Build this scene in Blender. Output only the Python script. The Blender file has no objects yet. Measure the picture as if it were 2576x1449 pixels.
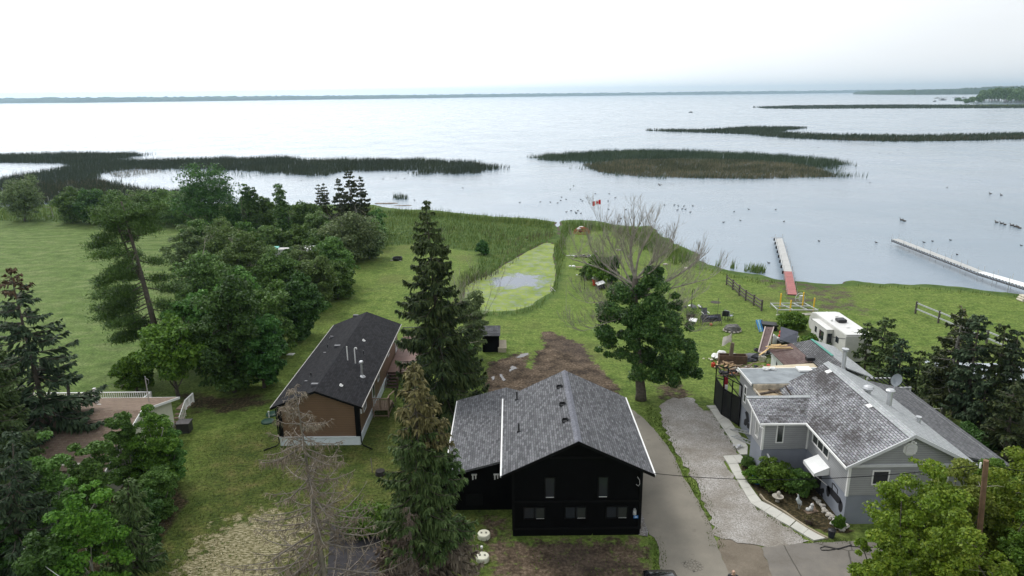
# Lakeside yards seen from the air: brown and black houses, a grey house, marsh islands and a wide lake
SKY_LO, SKY_HI, SKY_GLOW, SUN_E, EXPOSURE, HAZE = 0.96, 1.10, 1.6, 1.6, 0.0, 1.05e-4
import bpy, math, random
import numpy as np
from mathutils import Vector, Matrix
sc = bpy.context.scene
# ---------------------------------------------------------------- camera
CAM_H = 24.0; PITCH = math.radians(15.6); ROLL = 0.0105; FPX = 1740.0; CX, CY = 1288.0, 724.5
r0 = np.array([1., 0, 0]); fw = np.array([0, math.cos(PITCH), -math.sin(PITCH)]); u0 = np.array([0, math.sin(PITCH), math.cos(PITCH)])
RT = math.cos(ROLL) * r0 - math.sin(ROLL) * u0; UP = math.cos(ROLL) * u0 + math.sin(ROLL) * r0
cam_d = bpy.data.cameras.new('camera'); cam = bpy.data.objects.new('camera', cam_d); sc.collection.objects.link(cam)
cam.matrix_world = Matrix(((RT[0], UP[0], -fw[0], 0), (RT[1], UP[1], -fw[1], 0), (RT[2], UP[2], -fw[2], CAM_H), (0, 0, 0, 1)))
cam_d.sensor_fit = 'HORIZONTAL'; cam_d.sensor_width = 36.0; cam_d.lens = 36.0 * FPX / 2576.0
cam_d.clip_start = 0.5; cam_d.clip_end = 40000; sc.camera = cam
# ---------------------------------------------------------------- world, sun, exposure
SUN_AZ = math.radians(-38); SUN_EL = math.radians(52)      # azimuth from +Y towards +X
wd = bpy.data.worlds.new('World'); sc.world = wd; wd.use_nodes = True
nt = wd.node_tree; nt.nodes.clear()
def N(nt, t, **k):
    n = nt.nodes.new(t)
    for a, b in k.items():
        if a == 'inp':
            for i, v in b.items(): n.inputs[i].default_value = v
        else: setattr(n, a, b)
    return n
wo = N(nt, 'ShaderNodeOutputWorld'); sky = N(nt, 'ShaderNodeTexSky', sky_type='NISHITA', sun_disc=False, sun_elevation=SUN_EL, sun_rotation=SUN_AZ, air_density=1.0, dust_density=3.0)
bg1 = N(nt, 'ShaderNodeBackground', inp={1: 0.1}); nt.links.new(sky.outputs[0], bg1.inputs[0])
tc = N(nt, 'ShaderNodeTexCoord')
# overcast cloud layer: brighter round the veiled sun, softly mottled
dot = N(nt, 'ShaderNodeVectorMath', operation='DOT_PRODUCT'); nt.links.new(tc.outputs['Generated'], dot.inputs[0])
dot.inputs[1].default_value = (math.sin(math.radians(-40)) * .93, math.cos(math.radians(-40)) * .93, .36)
mr = N(nt, 'ShaderNodeMapRange', inp={1: 0.0, 2: 1.0, 3: 0.0, 4: 1.0}); nt.links.new(dot.outputs['Value'], mr.inputs[0])
pw = N(nt, 'ShaderNodeMath', operation='POWER', inp={1: 2.5}); nt.links.new(mr.outputs[0], pw.inputs[0])
mp = N(nt, 'ShaderNodeMapping'); mp.inputs['Scale'].default_value = (1.2, 1.2, 5.0); nt.links.new(tc.outputs['Generated'], mp.inputs[0])
nz = N(nt, 'ShaderNodeTexNoise', inp={'Scale': 1.6, 'Detail': 5.0, 'Roughness': .5}); nt.links.new(mp.outputs[0], nz.inputs['Vector'])
cl = N(nt, 'ShaderNodeMapRange', inp={1: 0.3, 2: 0.7, 3: SKY_LO, 4: SKY_HI}); nt.links.new(nz.outputs[0], cl.inputs[0])
ml = N(nt, 'ShaderNodeMath', operation='MULTIPLY_ADD', inp={1: SKY_GLOW}); nt.links.new(pw.outputs[0], ml.inputs[0]); nt.links.new(cl.outputs[0], ml.inputs[2])
bg2 = N(nt, 'ShaderNodeBackground'); bg2.inputs[0].default_value = (0.95, 0.975, 1.0, 1); nt.links.new(ml.outputs[0], bg2.inputs[1])
mx = N(nt, 'ShaderNodeMixShader', inp={0: 0.88}); nt.links.new(bg1.outputs[0], mx.inputs[1]); nt.links.new(bg2.outputs[0], mx.inputs[2]); nt.links.new(mx.outputs[0], wo.inputs[0])
sd = bpy.data.lights.new('sun', 'SUN'); sd.energy = SUN_E; sd.angle = math.radians(14); sd.color = (1.0, 0.97, 0.92)
so = bpy.data.objects.new('sun', sd); sc.collection.objects.link(so)
sdir = Vector((math.sin(SUN_AZ) * math.cos(SUN_EL), math.cos(SUN_AZ) * math.cos(SUN_EL), math.sin(SUN_EL)))
so.rotation_euler = sdir.to_track_quat('Z', 'Y').to_euler(); so.location = (0, 0, 60)
sc.view_settings.view_transform = 'Standard'; sc.view_settings.look = 'None'; sc.view_settings.exposure = EXPOSURE; sc.view_settings.gamma = 1
sc.render.engine = 'CYCLES'; sc.cycles.max_bounces = 6; sc.cycles.diffuse_bounces = 3; sc.cycles.glossy_bounces = 3; sc.cycles.transmission_bounces = 3
sc.cycles.transparent_max_bounces = 6; sc.cycles.volume_bounces = 0
# ---------------------------------------------------------------- picking real positions on real surfaces
def ray(x, y): return fw + RT * (x - CX) / FPX + UP * (CY - y) / FPX
ORI = np.array([0, 0, CAM_H])
def G(x, y, z=0.0): d = ray(x, y); return ORI + d * ((z - CAM_H) / d[2])
def AY(x, y, Y): d = ray(x, y); return ORI + d * (Y / d[1])
def AX(x, y, X): d = ray(x, y); return ORI + d * (X / d[0])
def zo(x, y): return ((x / 2.8975) * .83854, (400 + y / 2.8975) * .83854)
def z2(x, y): return ((700 + x / 2.8975) * .83854, (400 + y / 2.8975) * .83854)
def z3(x, y): return ((1400 + x / 2.8975) * .83854, (400 + y / 2.8975) * .83854)
def zm(x, y): return ((700 + x / 2.8987) * .83854, (850 + y / 2.8987) * .83854)     # brown home
def zb(x, y): return ((1350 + x / 2.2357) * .83854, (1080 + y / 2.2357) * .83854)   # black house
def zp(x, y): return ((1400 + x / 2.8987) * .83854, (750 + y / 2.8987) * .83854)    # pond & poplar
def zy(x, y): return ((2000 + x / 3.6233) * .83854, (850 + y / 3.6233) * .83854)    # yard
def zg(x, y): return ((2100 + x / 2.635) * .83854, (1050 + y / 2.635) * .83854)     # grey house
def zr(x, y): return ((2400 + x / 3.2202) * .83854, (850 + y / 3.2202) * .83854)    # right
def zf(x, y): return ((2300 + x / 3.3368) * .83854, (230 + y / 3.3368) * .83854)    # far right
def zd(x, y): return ((1900 + x / 2.198) * .83854, (1350 + y / 2.198) * .83854)     # driveway
def zl(x, y): return ((x / 3.2929) * .83854, (800 + y / 3.2929) * .83854)           # left house
def zn(x, y): return ((2280 + x / 5.5738) * .83854, (1380 + y / 5.5738) * .83854)   # mural corner
def zj(x, y): return ((1700 + x / 5.152) * .83854, (750 + y / 5.152) * .83854)      # junk island
def z4(x, y): return ((2100 + x / 2.4146) * .83854, (200 + y / 2.4146) * .83854)    # lake right
# ---------------------------------------------------------------- objects
def tag(o, label=None, cat=None, group=None, kind=None):
    if label: o['label'] = label
    if cat: o['category'] = cat
    if group: o['group'] = group
    if kind: o['kind'] = kind
    return o
def thing(name, label, cat, loc=(0, 0, 0), rz=0.0, group=None):
    o = bpy.data.objects.new(name, None); sc.collection.objects.link(o); o.empty_display_size = .3
    o.location = [float(v) for v in loc]; o.rotation_euler = (0, 0, rz); return tag(o, label, cat, group)
def copy_tree(o, parent=None):
    c = o.copy(); sc.collection.objects.link(c)
    if parent is not None: c.parent = parent
    for ch in list(o.children): copy_tree(ch, c)
    return c
def mesh_obj(name, me, mat, parent=None):
    o = bpy.data.objects.new(name, me); sc.collection.objects.link(o)
    if mat is not None and not me.materials: me.materials.append(mat)
    if parent is not None: o.parent = parent
    return o
def np_mesh(name, V, Fq, smooth=False):
    """V (n,3), Fq (m,3|4) arrays"""
    me = bpy.data.meshes.new(name); V = np.asarray(V, np.float32); Fq = np.asarray(Fq, np.int32); k = Fq.shape[1]
    me.vertices.add(len(V)); me.vertices.foreach_set('co', V.ravel())
    me.loops.add(Fq.size); me.loops.foreach_set('vertex_index', Fq.ravel())
    me.polygons.add(len(Fq)); me.polygons.foreach_set('loop_start', np.arange(0, Fq.size, k, dtype=np.int32))
    me.polygons.foreach_set('loop_total', np.full(len(Fq), k, np.int32))
    if smooth: me.polygons.foreach_set('use_smooth', np.ones(len(Fq), bool))
    me.update(calc_edges=True); return me
class MB:
    def __init__(s): s.v = []; s.f = []
    def add(s, vs, fs):
        b = len(s.v); s.v += [tuple(float(c) for c in v) for v in vs]; s.f += [tuple(b + i for i in f) for f in fs]; return s
    def box(s, x0, y0, z0, x1, y1, z1):
        return s.add([(x0, y0, z0), (x1, y0, z0), (x1, y1, z0), (x0, y1, z0), (x0, y0, z1), (x1, y0, z1), (x1, y1, z1), (x0, y1, z1)],
                     [(3, 2, 1, 0), (4, 5, 6, 7), (0, 1, 5, 4), (1, 2, 6, 5), (2, 3, 7, 6), (3, 0, 4, 7)])
    def bar(s, a, b, w, h=None, up=(0, 0, 1)):
        """rectangular bar from a to b"""
        h = h or w; a = Vector([float(c) for c in a]); b = Vector([float(c) for c in b]); d = (b - a).normalized(); u = Vector(up)
        if abs(d.dot(u)) > .98: u = Vector((0, 1, 0))
        r = d.cross(u).normalized(); u = r.cross(d).normalized(); r *= w / 2; u *= h / 2
        return s.add([a - r - u, a + r - u, a + r + u, a - r + u, b - r - u, b + r - u, b + r + u, b - r + u],
                     [(3, 2, 1, 0), (4, 5, 6, 7), (0, 1, 5, 4), (1, 2, 6, 5), (2, 3, 7, 6), (3, 0, 4, 7)])
    def tube(s, pts, rad, n=8, cap=True):
        pts = [Vector([float(c) for c in p]) for p in pts]
        if not hasattr(rad, '__len__'): rad = [rad] * len(pts)
        vs = []; ref = None
        for i, p in enumerate(pts):
            d = (pts[min(i + 1, len(pts) - 1)] - pts[max(i - 1, 0)]).normalized()
            if ref is None: ref = d.orthogonal().normalized()
            ref = (ref - d * ref.dot(d)).normalized(); q = d.cross(ref)
            for k in range(n):
                a = 2 * math.pi * k / n; vs.append(p + (ref * math.cos(a) + q * math.sin(a)) * rad[i])
        fs = []
        for i in range(len(pts) - 1):
            for k in range(n): fs.append((i * n + k, i * n + (k + 1) % n, (i + 1) * n + (k + 1) % n, (i + 1) * n + k))
        if cap: fs.append(tuple(range(n - 1, -1, -1))); fs.append(tuple((len(pts) - 1) * n + k for k in range(n)))
        return s.add(vs, fs)
    def lathe(s, prof, n=20, c=(0, 0, 0)):
        vs = []
        for r, z in prof:
            for k in range(n): a = 2 * math.pi * k / n; vs.append((c[0] + r * math.cos(a), c[1] + r * math.sin(a), c[2] + z))
        fs = [(i * n + k, i * n + (k + 1) % n, (i + 1) * n + (k + 1) % n, (i + 1) * n + k) for i in range(len(prof) - 1) for k in range(n)]
        fs.append(tuple(range(n - 1, -1, -1))); fs.append(tuple((len(prof) - 1) * n + k for k in range(n)))
        return s.add(vs, fs)
    def prism(s, poly, z0, z1):
        """vertical prism over a counterclockwise xy polygon"""
        n = len(poly); vs = [(p[0], p[1], z0) for p in poly] + [(p[0], p[1], z1) for p in poly]
        return s.add(vs, [tuple(range(n - 1, -1, -1)), tuple(range(n, 2 * n))] + [(k, (k + 1) % n, n + (k + 1) % n, n + k) for k in range(n)])
    def slab(s, poly, thick, nrm=None):
        """planar polygon (3D points) given a thickness downwards along its normal"""
        P = [Vector([float(c) for c in p]) for p in poly]; n = len(P)
        nn = Vector((0, 0, 0))
        for i in range(n): nn += P[i].cross(P[(i + 1) % n])
        nn.normalize()
        if nrm is not None:
            if nn.dot(Vector(nrm)) < 0: P.reverse(); nn = -nn
        elif nn.z < 0: P.reverse(); nn = -nn
        Q = [p - nn * thick for p in P]
        return s.add(P + Q, [tuple(range(n)), tuple(range(2 * n - 1, n - 1, -1))] + [((k + 1) % n, k, n + k, n + (k + 1) % n) for k in range(n)])
    def blob(s, c, r, seed=0, n=2, sq=(1, 1, 1), amp=.25):
        import bmesh
        bm = bmesh.new(); bmesh.ops.create_icosphere(bm, subdivisions=n, radius=1.0); rn = random.Random(seed)
        from mathutils import noise
        off = Vector((rn.uniform(0, 99), rn.uniform(0, 99), 0)); vs = []
        for v in bm.verts:
            k = r * (1 + amp * noise.noise(v.co * 1.6 + off)); vs.append((c[0] + v.co.x * k * sq[0], c[1] + v.co.y * k * sq[1], c[2] + v.co.z * k * sq[2]))
        fs = [tuple(v.index for v in f.verts) for f in bm.faces]; bm.free(); return s.add(vs, fs)
    def build(s, name, mat, parent=None, world=False, smooth=False, bevel=0):
        me = bpy.data.meshes.new(name); off = Vector((0, 0, 0))
        if world and parent is not None:
            p = parent
            while p is not None: off += Vector(p.location); p = p.parent
        me.from_pydata([tuple(Vector(v) - off) for v in s.v], [], s.f)
        uvl = me.uv_layers.new(name='UVMap'); k = 0; data = np.zeros(len(me.loops) * 2, np.float32)
        for p in me.polygons:
            n = p.normal
            if abs(n.z) < .995: u = Vector((-n.y, n.x, 0)).normalized(); v = n.cross(u)
            else: u = Vector((1, 0, 0)); v = Vector((0, 1, 0))
            for vi in p.vertices:
                co = me.vertices[vi].co + off; data[2 * k] = co.dot(u); data[2 * k + 1] = co.dot(v); k += 1
        uvl.data.foreach_set('uv', data)
        if smooth: me.polygons.foreach_set('use_smooth', [True] * len(me.polygons))
        me.update(); o = mesh_obj(name, me, mat, parent)
        if bevel: m = o.modifiers.new('bevel', 'BEVEL'); m.width = bevel; m.segments = 2; m.limit_method = 'ANGLE'
        return o
# ---------------------------------------------------------------- materials
def newmat(name):
    m = bpy.data.materials.new(name); m.use_nodes = True; t = m.node_tree; t.nodes.clear()
    o = N(t, 'ShaderNodeOutputMaterial'); b = N(t, 'ShaderNodeBsdfPrincipled'); t.links.new(b.outputs[0], o.inputs[0]); return m, t, b
def L(t, a, b): t.links.new(a, b)
def ramp(t, fac, stops):
    r = N(t, 'ShaderNodeValToRGB'); e = r.color_ramp.elements
    while len(e) > 1: e.remove(e[-1])
    e[0].position = stops[0][0]; e[0].color = (*stops[0][1], 1)
    for p, c in stops[1:]: q = e.new(p); q.color = (*c, 1)
    L(t, fac, r.inputs[0]); return r
def noise(t, scale, vec=None, detail=4, rough=.55):
    n = N(t, 'ShaderNodeTexNoise', inp={'Scale': scale, 'Detail': detail, 'Roughness': rough})
    if vec is not None: L(t, vec, n.inputs['Vector'])
    return n
def mixc(t, fac, a, b, mode='MIX'):
    m = N(t, 'ShaderNodeMix', data_type='RGBA', blend_type=mode)
    for i, v in ((0, fac), (6, a), (7, b)):
        if isinstance(v, (int, float)): m.inputs[i].default_value = v
        elif isinstance(v, tuple): m.inputs[i].default_value = (*v, 1)
        else: L(t, v, m.inputs[i])
    return m.outputs[2]
def bump(t, b, h, strength=.3, dist=.05):
    n = N(t, 'ShaderNodeBump', inp={'Strength': strength, 'Distance': dist}); L(t, h, n.inputs['Height']); L(t, n.outputs[0], b.inputs['Normal'])
def P(name, c, rough=.6, var=.12, scale=3.0, metal=0.0, bmp=0.0, spec=None):
    m, t, b = newmat(name); g = N(t, 'ShaderNodeNewGeometry'); n = noise(t, scale, g.outputs['Position'])
    lo = tuple(max(0, x * (1 - var)) for x in c); hi = tuple(min(1, x * (1 + var)) for x in c)
    r = ramp(t, n.outputs[0], [(.3, lo), (.7, hi)]); L(t, r.outputs[0], b.inputs['Base Color'])
    b.inputs['Roughness'].default_value = rough; b.inputs['Metallic'].default_value = metal
    if spec is not None: b.inputs['Specular IOR Level'].default_value = spec
    if bmp: bump(t, b, noise(t, scale * 6, g.outputs['Position']).outputs[0], bmp, .02)
    return m
def shingles(name, lo, hi, bw=.33, bh=.14, stain=None, mortar=(.02, .02, .02), amt=.6, msize=.012):
    m, t, b = newmat(name); uv = N(t, 'ShaderNodeTexCoord')
    br = N(t, 'ShaderNodeTexBrick', inp={'Scale': 1.0, 'Brick Width': bw, 'Row Height': bh, 'Mortar Size': msize, 'Mortar Smooth': .3, 'Bias': 0.0})
    br.inputs['Color1'].default_value = (*lo, 1); br.inputs['Color2'].default_value = (*hi, 1); br.inputs['Mortar'].default_value = (*mortar, 1)
    L(t, uv.outputs['UV'], br.inputs['Vector']); n = noise(t, .45, uv.outputs['UV'], 6, .6); c = br.outputs['Color']
    n2 = noise(t, 14, uv.outputs['UV']); c = mixc(t, .35, c, n2.outputs['Color'], 'OVERLAY')
    if stain:
        nn_ = noise(t, 3.5, uv.outputs['UV'], 4, .7); av = N(t, 'ShaderNodeMath', operation='MULTIPLY_ADD', inp={1: .5}); L(t, nn_.outputs[0], av.inputs[0]); hv_ = N(t, 'ShaderNodeMath', operation='MULTIPLY', inp={1: .6}); L(t, n.outputs[0], hv_.inputs[0]); L(t, hv_.outputs[0], av.inputs[2]); r = ramp(t, av.outputs[0], [(.48, (0, 0, 0)), (.64, (1, 1, 1))]); mm = N(t, 'ShaderNodeMath', operation='MULTIPLY', inp={1: amt}); L(t, r.outputs[0], mm.inputs[0]); c = mixc(t, mm.outputs[0], c, stain)
    hs = N(t, 'ShaderNodeHueSaturation', inp={'Saturation': .5 if stain is None else .8}); L(t, c, hs.inputs['Color'])
    L(t, hs.outputs[0], b.inputs['Base Color']); b.inputs['Roughness'].default_value = .9; b.inputs['Specular IOR Level'].default_value = .12; bump(t, b, br.outputs['Fac'], -.4, .01); return m
def siding(name, c, pitch=.11, dark=.55):
    """horizontal lap siding: profile grooves by height"""
    m, t, b = newmat(name); g = N(t, 'ShaderNodeNewGeometry'); s = N(t, 'ShaderNodeSeparateXYZ'); L(t, g.outputs['Position'], s.inputs[0])
    q = N(t, 'ShaderNodeMath', operation='DIVIDE', inp={1: pitch}); L(t, s.outputs[2], q.inputs[0]); fr = N(t, 'ShaderNodeMath', operation='FRACT'); L(t, q.outputs[0], fr.inputs[0])
    r = ramp(t, fr.outputs[0], [(0.0, tuple(x * dark for x in c)), (.2, c), (1.0, tuple(min(1, x * 1.08) for x in c))])
    n = noise(t, 1.2, g.outputs['Position']); col = mixc(t, .18, r.outputs[0], n.outputs['Fac'], 'OVERLAY')
    L(t, col, b.inputs['Base Color']); b.inputs['Roughness'].default_value = .5; bump(t, b, fr.outputs[0], .5, .02); return m
def leafmat(name, lo, mid, hi, rough=.55, trans=.25, ns=.55):
    m, t, b = newmat(name); g = N(t, 'ShaderNodeNewGeometry'); oi = N(t, 'ShaderNodeObjectInfo')
    n = noise(t, ns, g.outputs['Position'], 3)
    a = N(t, 'ShaderNodeMath', operation='MULTIPLY_ADD', inp={1: .55}); L(t, g.outputs['Random Per Island'], a.inputs[0])
    k = N(t, 'ShaderNodeMath', operation='MULTIPLY_ADD', inp={1: .8, 2: -.18}); L(t, n.outputs[0], k.inputs[0]); L(t, k.outputs[0], a.inputs[2])
    r = ramp(t, a.outputs[0], [(.1, lo), (.5, mid), (.95, hi)])
    hs = N(t, 'ShaderNodeHueSaturation'); v = N(t, 'ShaderNodeMapRange', inp={3: .8, 4: 1.2}); L(t, oi.outputs['Random'], v.inputs[0]); L(t, v.outputs[0], hs.inputs['Value'])
    v2 = N(t, 'ShaderNodeMapRange', inp={3: .485, 4: .515}); L(t, oi.outputs['Random'], v2.inputs[0]); L(t, v2.outputs[0], hs.inputs['Hue'])
    L(t, r.outputs[0], hs.inputs['Color']); L(t, hs.outputs[0], b.inputs['Base Color']); b.inputs['Roughness'].default_value = rough
    b.inputs['Specular IOR Level'].default_value = .25
    if trans:
        o = [x for x in t.nodes if x.type == 'OUTPUT_MATERIAL'][0]; tr = N(t, 'ShaderNodeBsdfTranslucent'); L(t, hs.outputs[0], tr.inputs[0]); ms = N(t, 'ShaderNodeMixShader', inp={0: trans})
        L(t, b.outputs[0], ms.inputs[1]); L(t, tr.outputs[0], ms.inputs[2]); L(t, ms.outputs[0], o.inputs[0])
    return m
def glassmat(name, c=(.02, .025, .03), rough=.06):
    m, t, b = newmat(name); b.inputs['Base Color'].default_value = (*c, 1); b.inputs['Roughness'].default_value = rough; b.inputs['Specular IOR Level'].default_value = .6; return m
# ================================================================ THE SETTING
def W2(pts, z=0.0): return np.array([G(p[0], p[1], z)[:2] for p in pts])
def inpoly(X, Y, poly):
    ins = np.zeros(X.shape, bool); n = len(poly)
    for i in range(n):
        x1, y1 = poly[i]; x2, y2 = poly[(i + 1) % n]
        if y1 == y2: continue
        c = ((y1 > Y) != (y2 > Y)); xi = (x2 - x1) * (Y - y1) / (y2 - y1) + x1; ins ^= c & (X < xi)
    return ins
def sdist(X, Y, poly):
    """signed distance to a polygon, positive inside"""
    d = np.full(X.shape, 1e9)
    n = len(poly)
    for i in range(n):
        a = poly[i]; b = poly[(i + 1) % n]; e = b - a; q = e @ e + 1e-12
        t = np.clip(((X - a[0]) * e[0] + (Y - a[1]) * e[1]) / q, 0, 1)
        d = np.minimum(d, (X - a[0] - t * e[0]) ** 2 + (Y - a[1] - t * e[1]) ** 2)
    d = np.sqrt(d); return np.where(inpoly(X, Y, poly), d, -d)
def smooth(a, b, x): t = np.clip((x - a) / (b - a), 0, 1); return t * t * (3 - 2 * t)
WZ = -0.3
shore_px = [(-420, 520), (0, 522), (300, 508), (600, 515), (700, 518), (930, 516), (1000, 528), (1100, 532), (1180, 540), (1240, 547), (1330, 550), (1392, 560), (1400, 590), (1404, 612),
            (1412, 600), (1410, 566), (1422, 556), (1460, 556), (1500, 558), (1536, 566), (1580, 572), (1634, 570), (1650, 590), (1692, 613), (1735, 632), (1745, 655), (1772, 668), (1845, 686), (1900, 694), (1960, 708), (2010, 712),
            (2060, 716), (2130, 720), (2150, 712), (2250, 716), (2330, 720), (2400, 726), (2500, 737), (2580, 744), (2900, 770)]
sh = W2(shore_px, WZ)
land = np.vstack([[[-12000, sh[0][1]]], sh, [[12000, sh[-1][1] - 5], [12000, -600], [-12000, -600]]])
pond_px = [(1398, 618), (1375, 612), (1340, 628), (1305, 648), (1268, 668), (1238, 692), (1205, 700), (1180, 720), (1172, 750), (1195, 778), (1235, 786), (1290, 783), (1335, 768), (1378, 738), (1396, 705), (1390, 660), (1388, 630)]
pond = W2(pond_px, WZ)
xs = np.unique(np.concatenate([np.arange(-46, 62, .4), -46 - np.cumsum(np.linspace(.5, 3.5, 50)), 62 + np.cumsum(np.linspace(.5, 3.5, 50)), [-11000, -6000, -2000, -800, -400, 400, 800, 2000, 6000, 11000]]))
ys = np.unique(np.concatenate([np.arange(24, 80, .4), 80 + np.cumsum(np.linspace(.4, 1.6, 110)), [-500, -100, 0, 12, 20, 260, 400, 900, 2500, 6000, 12000]]))
XX, YY = np.meshgrid(xs, ys); X = XX.ravel(); Y = YY.ravel()
sl = sdist(X, Y, land); sp = sdist(X, Y, pond)
rs = np.random.RandomState(3)
def vnoise(X, Y, s, seed):
    r = np.random.RandomState(seed); tab = r.rand(64, 64); x = X / s; y = Y / s; xi = np.floor(x).astype(int); yi = np.floor(y).astype(int); fx = x - xi; fy = y - yi
    fx = fx * fx * (3 - 2 * fx); fy = fy * fy * (3 - 2 * fy); g = lambda a, b: tab[a % 64, b % 64]
    return (g(xi, yi) * (1 - fx) + g(xi + 1, yi) * fx) * (1 - fy) + (g(xi, yi + 1) * (1 - fx) + g(xi + 1, yi + 1) * fx) * fy
wob = (vnoise(X, Y, 3.0, 1) - .5) * 1.2 + (vnoise(X, Y, 1.1, 2) - .5) * .6
Z = -1.6 + 1.6 * smooth(-5.0, 0.9, sl + wob); Z = np.where(sl > 2, 0, Z)
Z = np.minimum(Z, -0.9 + .9 * smooth(-.5, .6, -sp + wob * .4)); Z += np.where(Z > -.05, .05 * (vnoise(X, Y, 5, 4) - .5) * (np.abs(X) < 300), 0)
for (bx0, bx1, by0, by1) in ((-3.5, 9, 31, 46), (14, 31, 33, 50), (-19, -9, 43, 66)):      # level pads under the houses
    Z = np.where((X > bx0) & (X < bx1) & (Y > by0) & (Y < by1), 0, Z)
nx, ny = len(xs), len(ys); idx = np.arange(nx * ny).reshape(ny, nx)
Fg = np.stack([idx[:-1, :-1].ravel(), idx[:-1, 1:].ravel(), idx[1:, 1:].ravel(), idx[1:, :-1].ravel()], 1)
gm = np_mesh('ground', np.stack([X, Y, Z], 1), Fg, True)
mud_px = [zp(640, 720), zp(720, 700), zp(900, 780), zp(1010, 820), zp(1100, 960), zp(1200, 1060), zp(1330, 1200), zp(1330, 1330), zp(800, 1449), zp(300, 1449), zp(150, 1180), zp(190, 980), zp(330, 940), zp(430, 900), zp(540, 900), zp(520, 1030), zp(570, 1030), zp(600, 880), zp(680, 850)]
head_px = [zp(1610, 1160), zp(1850, 1100), zp(1990, 1230), zp(2010, 1330), zp(1700, 1400), zp(1640, 1300)]
front_px = [(1185, 1300), (1230, 1290), (1290, 1300), (1290, 1350), (1610, 1345), (1640, 1360), (1650, 1420), (1640, 1480), (1600, 1560), (1280, 1560), (1230, 1480), (1210, 1400)]
straw_px = [(400, 1500), (430, 1430), (520, 1340), (600, 1296), (690, 1280), (760, 1292), (800, 1320), (770, 1380), (700, 1449), (660, 1560), (360, 1560)]
grey_px = [zd(545, 570), zd(700, 590), zd(850, 640), zd(900, 760), zd(960, 831), zd(980, 1000), zd(700, 1000), zd(610, 800), zd(560, 660)]
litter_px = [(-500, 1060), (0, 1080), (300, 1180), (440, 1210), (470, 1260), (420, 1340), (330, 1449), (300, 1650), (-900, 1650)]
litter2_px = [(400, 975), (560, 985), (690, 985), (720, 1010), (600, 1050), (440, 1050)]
bed_px = [zg(310, 905), zg(400, 900), zg(830, 960), zg(1130, 1380), zg(1250, 1449), zg(1000, 1449), zg(700, 1325), zg(500, 1205), zg(385, 1050)]
rough_px = [(-3000, 440), (-3000, 556), (-600, 556), (0, 558), (150, 560), (440, 575), (520, 575), (760, 600), (900, 640), (965, 618), (1040, 614), (1200, 634), (1192, 680), (1165, 760), (1190, 800), (1320, 794), (1405, 745), (1420, 690), (1415, 640), (1440, 572), (1540, 574),
            (1640, 606), (1740, 668), (1850, 692), (2060, 730), (2150, 716), (2330, 724), (2576, 750), (3600, 800), (3600, 500), (1400, 400)]
shmud_px = [(1840, 690), (2140, 716), (2170, 735), (2230, 790), (2270, 830), (2200, 800), (2120, 790), (2050, 800), (1960, 775), (1940, 740), (1880, 710)]
dark_px = [(690, 1060), (960, 1040), (1000, 1100), (960, 1160), (940, 1240), (700, 1150)]
M1 = np.zeros((len(X), 4), np.float32); M2 = np.zeros((len(X), 4), np.float32)
near = (np.abs(X) < 260) & (Y > 15) & (Y < 230)
def mask(px, w=.8):
    o = np.zeros(len(X), np.float32); o[near] = smooth(-w, w, sdist(X[near], Y[near], W2(px))); return o
M1[:, 0] = np.maximum(mask(rough_px, 1.0), (sl < 1.0)); M1[:, 1] = np.maximum(mask(mud_px, 1.4), np.maximum(mask(head_px, 1.6) * .62, mask(front_px, 1.6) * .68)); M1[:, 2] = mask(straw_px, 2.6) * .8; M1[:, 3] = mask(grey_px, .6)
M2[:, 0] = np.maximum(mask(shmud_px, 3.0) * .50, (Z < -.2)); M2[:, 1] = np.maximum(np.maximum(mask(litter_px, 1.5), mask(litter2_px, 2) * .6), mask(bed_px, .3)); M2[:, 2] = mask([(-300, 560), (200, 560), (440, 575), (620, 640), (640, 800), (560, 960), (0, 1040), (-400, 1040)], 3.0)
M2[:, 3] = mask([(500, 1100), (1000, 1030), (1250, 1250), (1250, 1600), (300, 1600), (330, 1400), (470, 1250)], 3.0)
for nm, A_ in (('zone_a', M1), ('zone_b', M2)):
    at = gm.attributes.new(nm, 'FLOAT_COLOR', 'POINT'); at.data.foreach_set('color', A_.ravel())
m, t, b = newmat('ground'); g = N(t, 'ShaderNodeNewGeometry'); pos = g.outputs['Position']
def zone(nm):
    a = N(t, 'ShaderNodeAttribute', attribute_name=nm); s = N(t, 'ShaderNodeSeparateColor'); L(t, a.outputs['Color'], s.inputs[0]); return s.outputs[0], s.outputs[1], s.outputs[2], a.outputs['Alpha']
za = zone('zone_a'); zb_ = zone('zone_b')
nb = noise(t, .09, pos, 3); nm_ = noise(t, .7, pos, 5, .6); nf = noise(t, 5.0, pos, 4, .65); ng = noise(t, 22, pos, 2)
mpp = N(t, 'ShaderNodeMapping'); mpp.inputs['Scale'].default_value = (.22, .62, 1); mpp.inputs['Rotation'].default_value = (0, 0, .25); L(t, pos, mpp.inputs[0])
wd_ = noise(t, .06, pos, 2); sw = N(t, 'ShaderNodeVectorMath', operation='MULTIPLY_ADD'); sw.inputs[1].default_value = (7, 7, 0); L(t, wd_.outputs['Color'], sw.inputs[0]); L(t, mpp.outputs[0], sw.inputs[2])
nst = noise(t, 1.0, sw.outputs[0], 4)
lawn = ramp(t, nm_.outputs[0], [(.3, (.066, .112, .020)), (.5, (.104, .160, .030)), (.7, (.152, .195, .048))]).outputs[0]
lawn = mixc(t, ramp(t, nst.outputs[0], [(.38, (0, 0, 0)), (.62, (1, 1, 1))]).outputs[0], lawn, mixc(t, .6, lawn, (.150, .200, .045)))
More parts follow.
